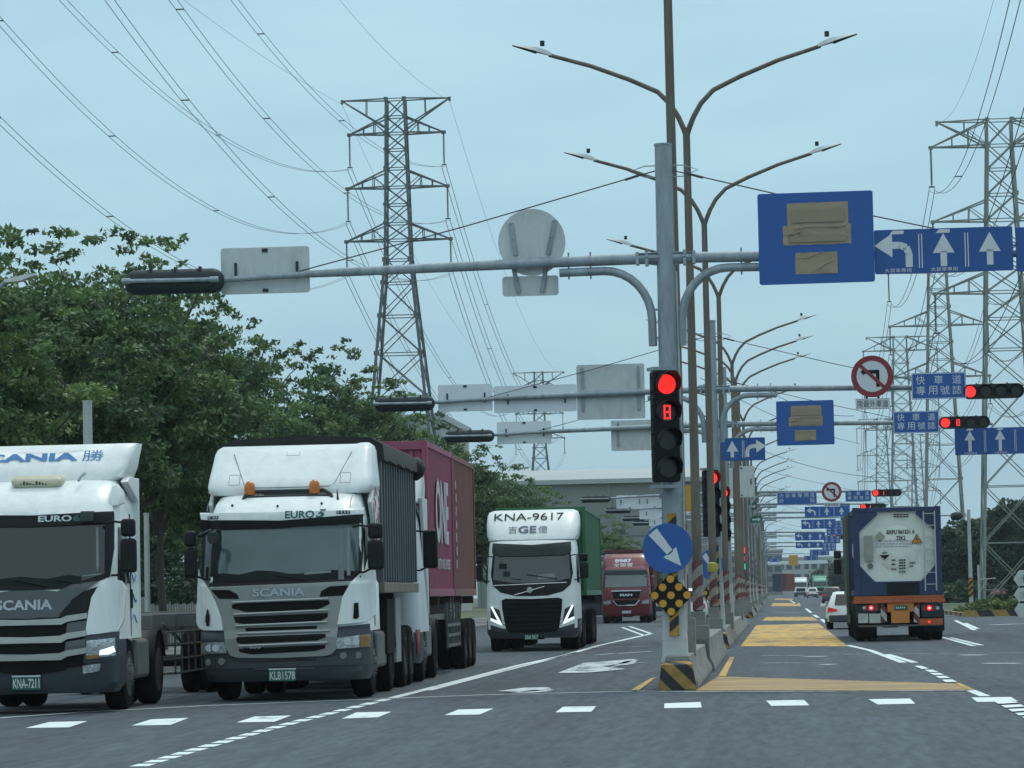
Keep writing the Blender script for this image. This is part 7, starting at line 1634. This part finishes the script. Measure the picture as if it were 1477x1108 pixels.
# ================================================================== FAR BUILDINGS AND TRAFFIC
wall_m = mat('warehouse_wall', (.20, .22, .21), .8, 0, .12, .05, dirt=(.12, .13, .12), dirt_amt=.5, stretch=(1, 1, .3))
roof_m = mat('warehouse_roof', (.34, .37, .37), .6, .1, .1, .08, dirt=(.25, .26, .26), dirt_amt=.4)
glassd = mat('building_glass', (.05, .07, .08), .25, 0, .3, .5)
def block(label, px0, px1, ytop, Y, depth, ridge=0, eave=None, m=wall_m, win=None):
    x0 = at(px0, 800, Y).x; x1 = at(px1, 800, Y).x; zt = at((px0+px1)/2, ytop, Y).z; ze = at((px0+px1)/2, eave, Y).z if eave else zt
    t = thing('factory_building' if win else 'warehouse', label, 'building', ((x0+x1)/2, Y, 0)); w_ = (x1-x0)/2
    b = MB(); b.box(-w_, w_, 0, depth, 0, ze); 
    for k in range(int(w_*2/8)+1): x = -w_+k*8; b.box(x-.2, x+.2, -.25, 0, 0, ze-.6)
    b.box(-w_, w_, -.12, 0, ze*.55, ze*.57); b.build('wall', m, t)
    b = MB()
    if ridge: b.add([(-w_-.4, -.5, ze), (w_+.4, -.5, ze), (w_+.4, depth*.35, zt), (-w_-.4, depth*.35, zt), (-w_-.4, depth+.5, ze), (w_+.4, depth+.5, ze)], [(0, 1, 2, 3), (3, 2, 5, 4), (0, 3, 4), (1, 5, 2)]); b.box(-w_-.4, w_+.4, -.75, -.5, ze-.5, ze+.05)
    else: b.box(-w_-.3, w_+.3, -.3, depth+.3, ze, ze+.6)
    b.build('roof', roof_m, t)
    if win:
        nx, nz = win
        for i in range(nx):
            for j in range(nz):
                x = -w_+(i+.5)*2*w_/nx; z = ze*(j+.6)/(nz+.3); b = MB(); b.box(x-.7*w_/nx, x+.7*w_/nx, -.15, -.02, z-ze*.25/nz, z+ze*.25/nz); b.build('window', glassd, t)
    return t
block('long grey warehouse with pale pitched roof behind the trees and the red lorry', 690, 1020, 668, 420, 60, 1, 692)
block('pale low factory building glimpsed behind the tree left of the magenta container', 470, 640, 608, 330, 30, 0, None, mat('pale_wall', (.36, .38, .36), .8), (7, 3))
block('grey block at the far end of the road', 1050, 1128, 796, 900, 40, 0, None, wall_m, (6, 4))
block('pale hazy factory across the far end of the road', 1120, 1216, 806, 1050, 40, 0, None, mat('pale_wall'  , (.36, .38, .36)), (8, 3))
block('long low hazy shed right of the far end of the road', 1205, 1390, 820, 980, 40, 0, None, wall_m, (12, 2))
# distant footbridge with a yellow panel
t = thing('footbridge', 'distant pale footbridge with a yellow panel across the road', 'bridge', (at(1130, 812, 700).x, 700, 0)); z = at(1130, 812, 700).z
b = MB(); b.box(-7.5, 9, -1.2, 1.2, z-.3, z+.35); b.build('deck', signback_w, t)
for x in (-7, 8.5): b = MB(); b.box(x-.35, x+.35, -.6, .6, 0, z-.3); b.build('pillar', concrete, t)
b = MB(); b.box(1.1, 2.9, -1.3, -1.22, z-.6, z+1.5); b.build('panel', yellow, t)
# far traffic
def far_lorry(label, px, Y, m, box=None, rz=0):
    t, cab = plain_cab_lorry(label, at(px, 850, Y).x, Y, rz, m, roofz=3.6, group=None)
    tractor_chassis(t, .8, 5, (1.4, 4.6))
    if box: b = MB(); b.box(-1.22, 1.22, 2.6, 10, 1.2, 3.9); b.build('cargo_box', box, t, bevel=.02)
    return t
far_lorry('distant white lorry coming down the middle of the far road', 1155, 640, white_p)
far_lorry('distant pale green lorry right of the distant white one', 1183, 610, mat('pale_green_paint', (.16, .36, .26), .5), mat('pale_green_paint' , (.16, .36, .26)))
far_lorry('lorry cab showing between the green container and the red lorry', 856, 190, blackg)
for k, (px, Y, m, lab) in enumerate(((1124, 520, mat('navy_container', (.02, .04, .10), .6), 'distant dark blue container standing left of the distant white lorry'), (1137, 520, brown_m, 'distant brown container beside the distant dark blue one'), (866, 206, blackg, 'dark container seen left of the red lorry'))):
    container('shipping_container', lab, m, (at(px, 850, Y).x, Y, 1.2 if k < 2 else 1.3), 0, 12, 1.0 if k < 2 else 1.2, 2.6)
for k, (px, Y) in enumerate(((1098, 300), (1107, 380))): pass
car('distant dark car ahead of the white hatchback', at(1200, 860, 330).x, 330, 0, grey_p)
car('tiny distant car on the far road under the pale green lorry', at(1172, 858, 560).x, 560, 0, white_p)
# ================================================================== HAZE
hm = bpy.data.materials.new('haze'); hm.use_nodes = True; nt = hm.node_tree; nt.nodes.clear()
o_ = nt.nodes.new('ShaderNodeOutputMaterial'); v_ = nt.nodes.new('ShaderNodeVolumePrincipled'); nt.links.new(v_.outputs[0], o_.inputs['Volume'])
v_.inputs['Color'].default_value = (.80, .93, 1.0, 1); v_.inputs['Density'].default_value = .00013; v_.inputs['Anisotropy'].default_value = .2
b = MB(); b.box(-880, 880, -58, 1980, -1.05, 62); hz_o = b.build('haze', hm); tag(hz_o, kind='stuff')
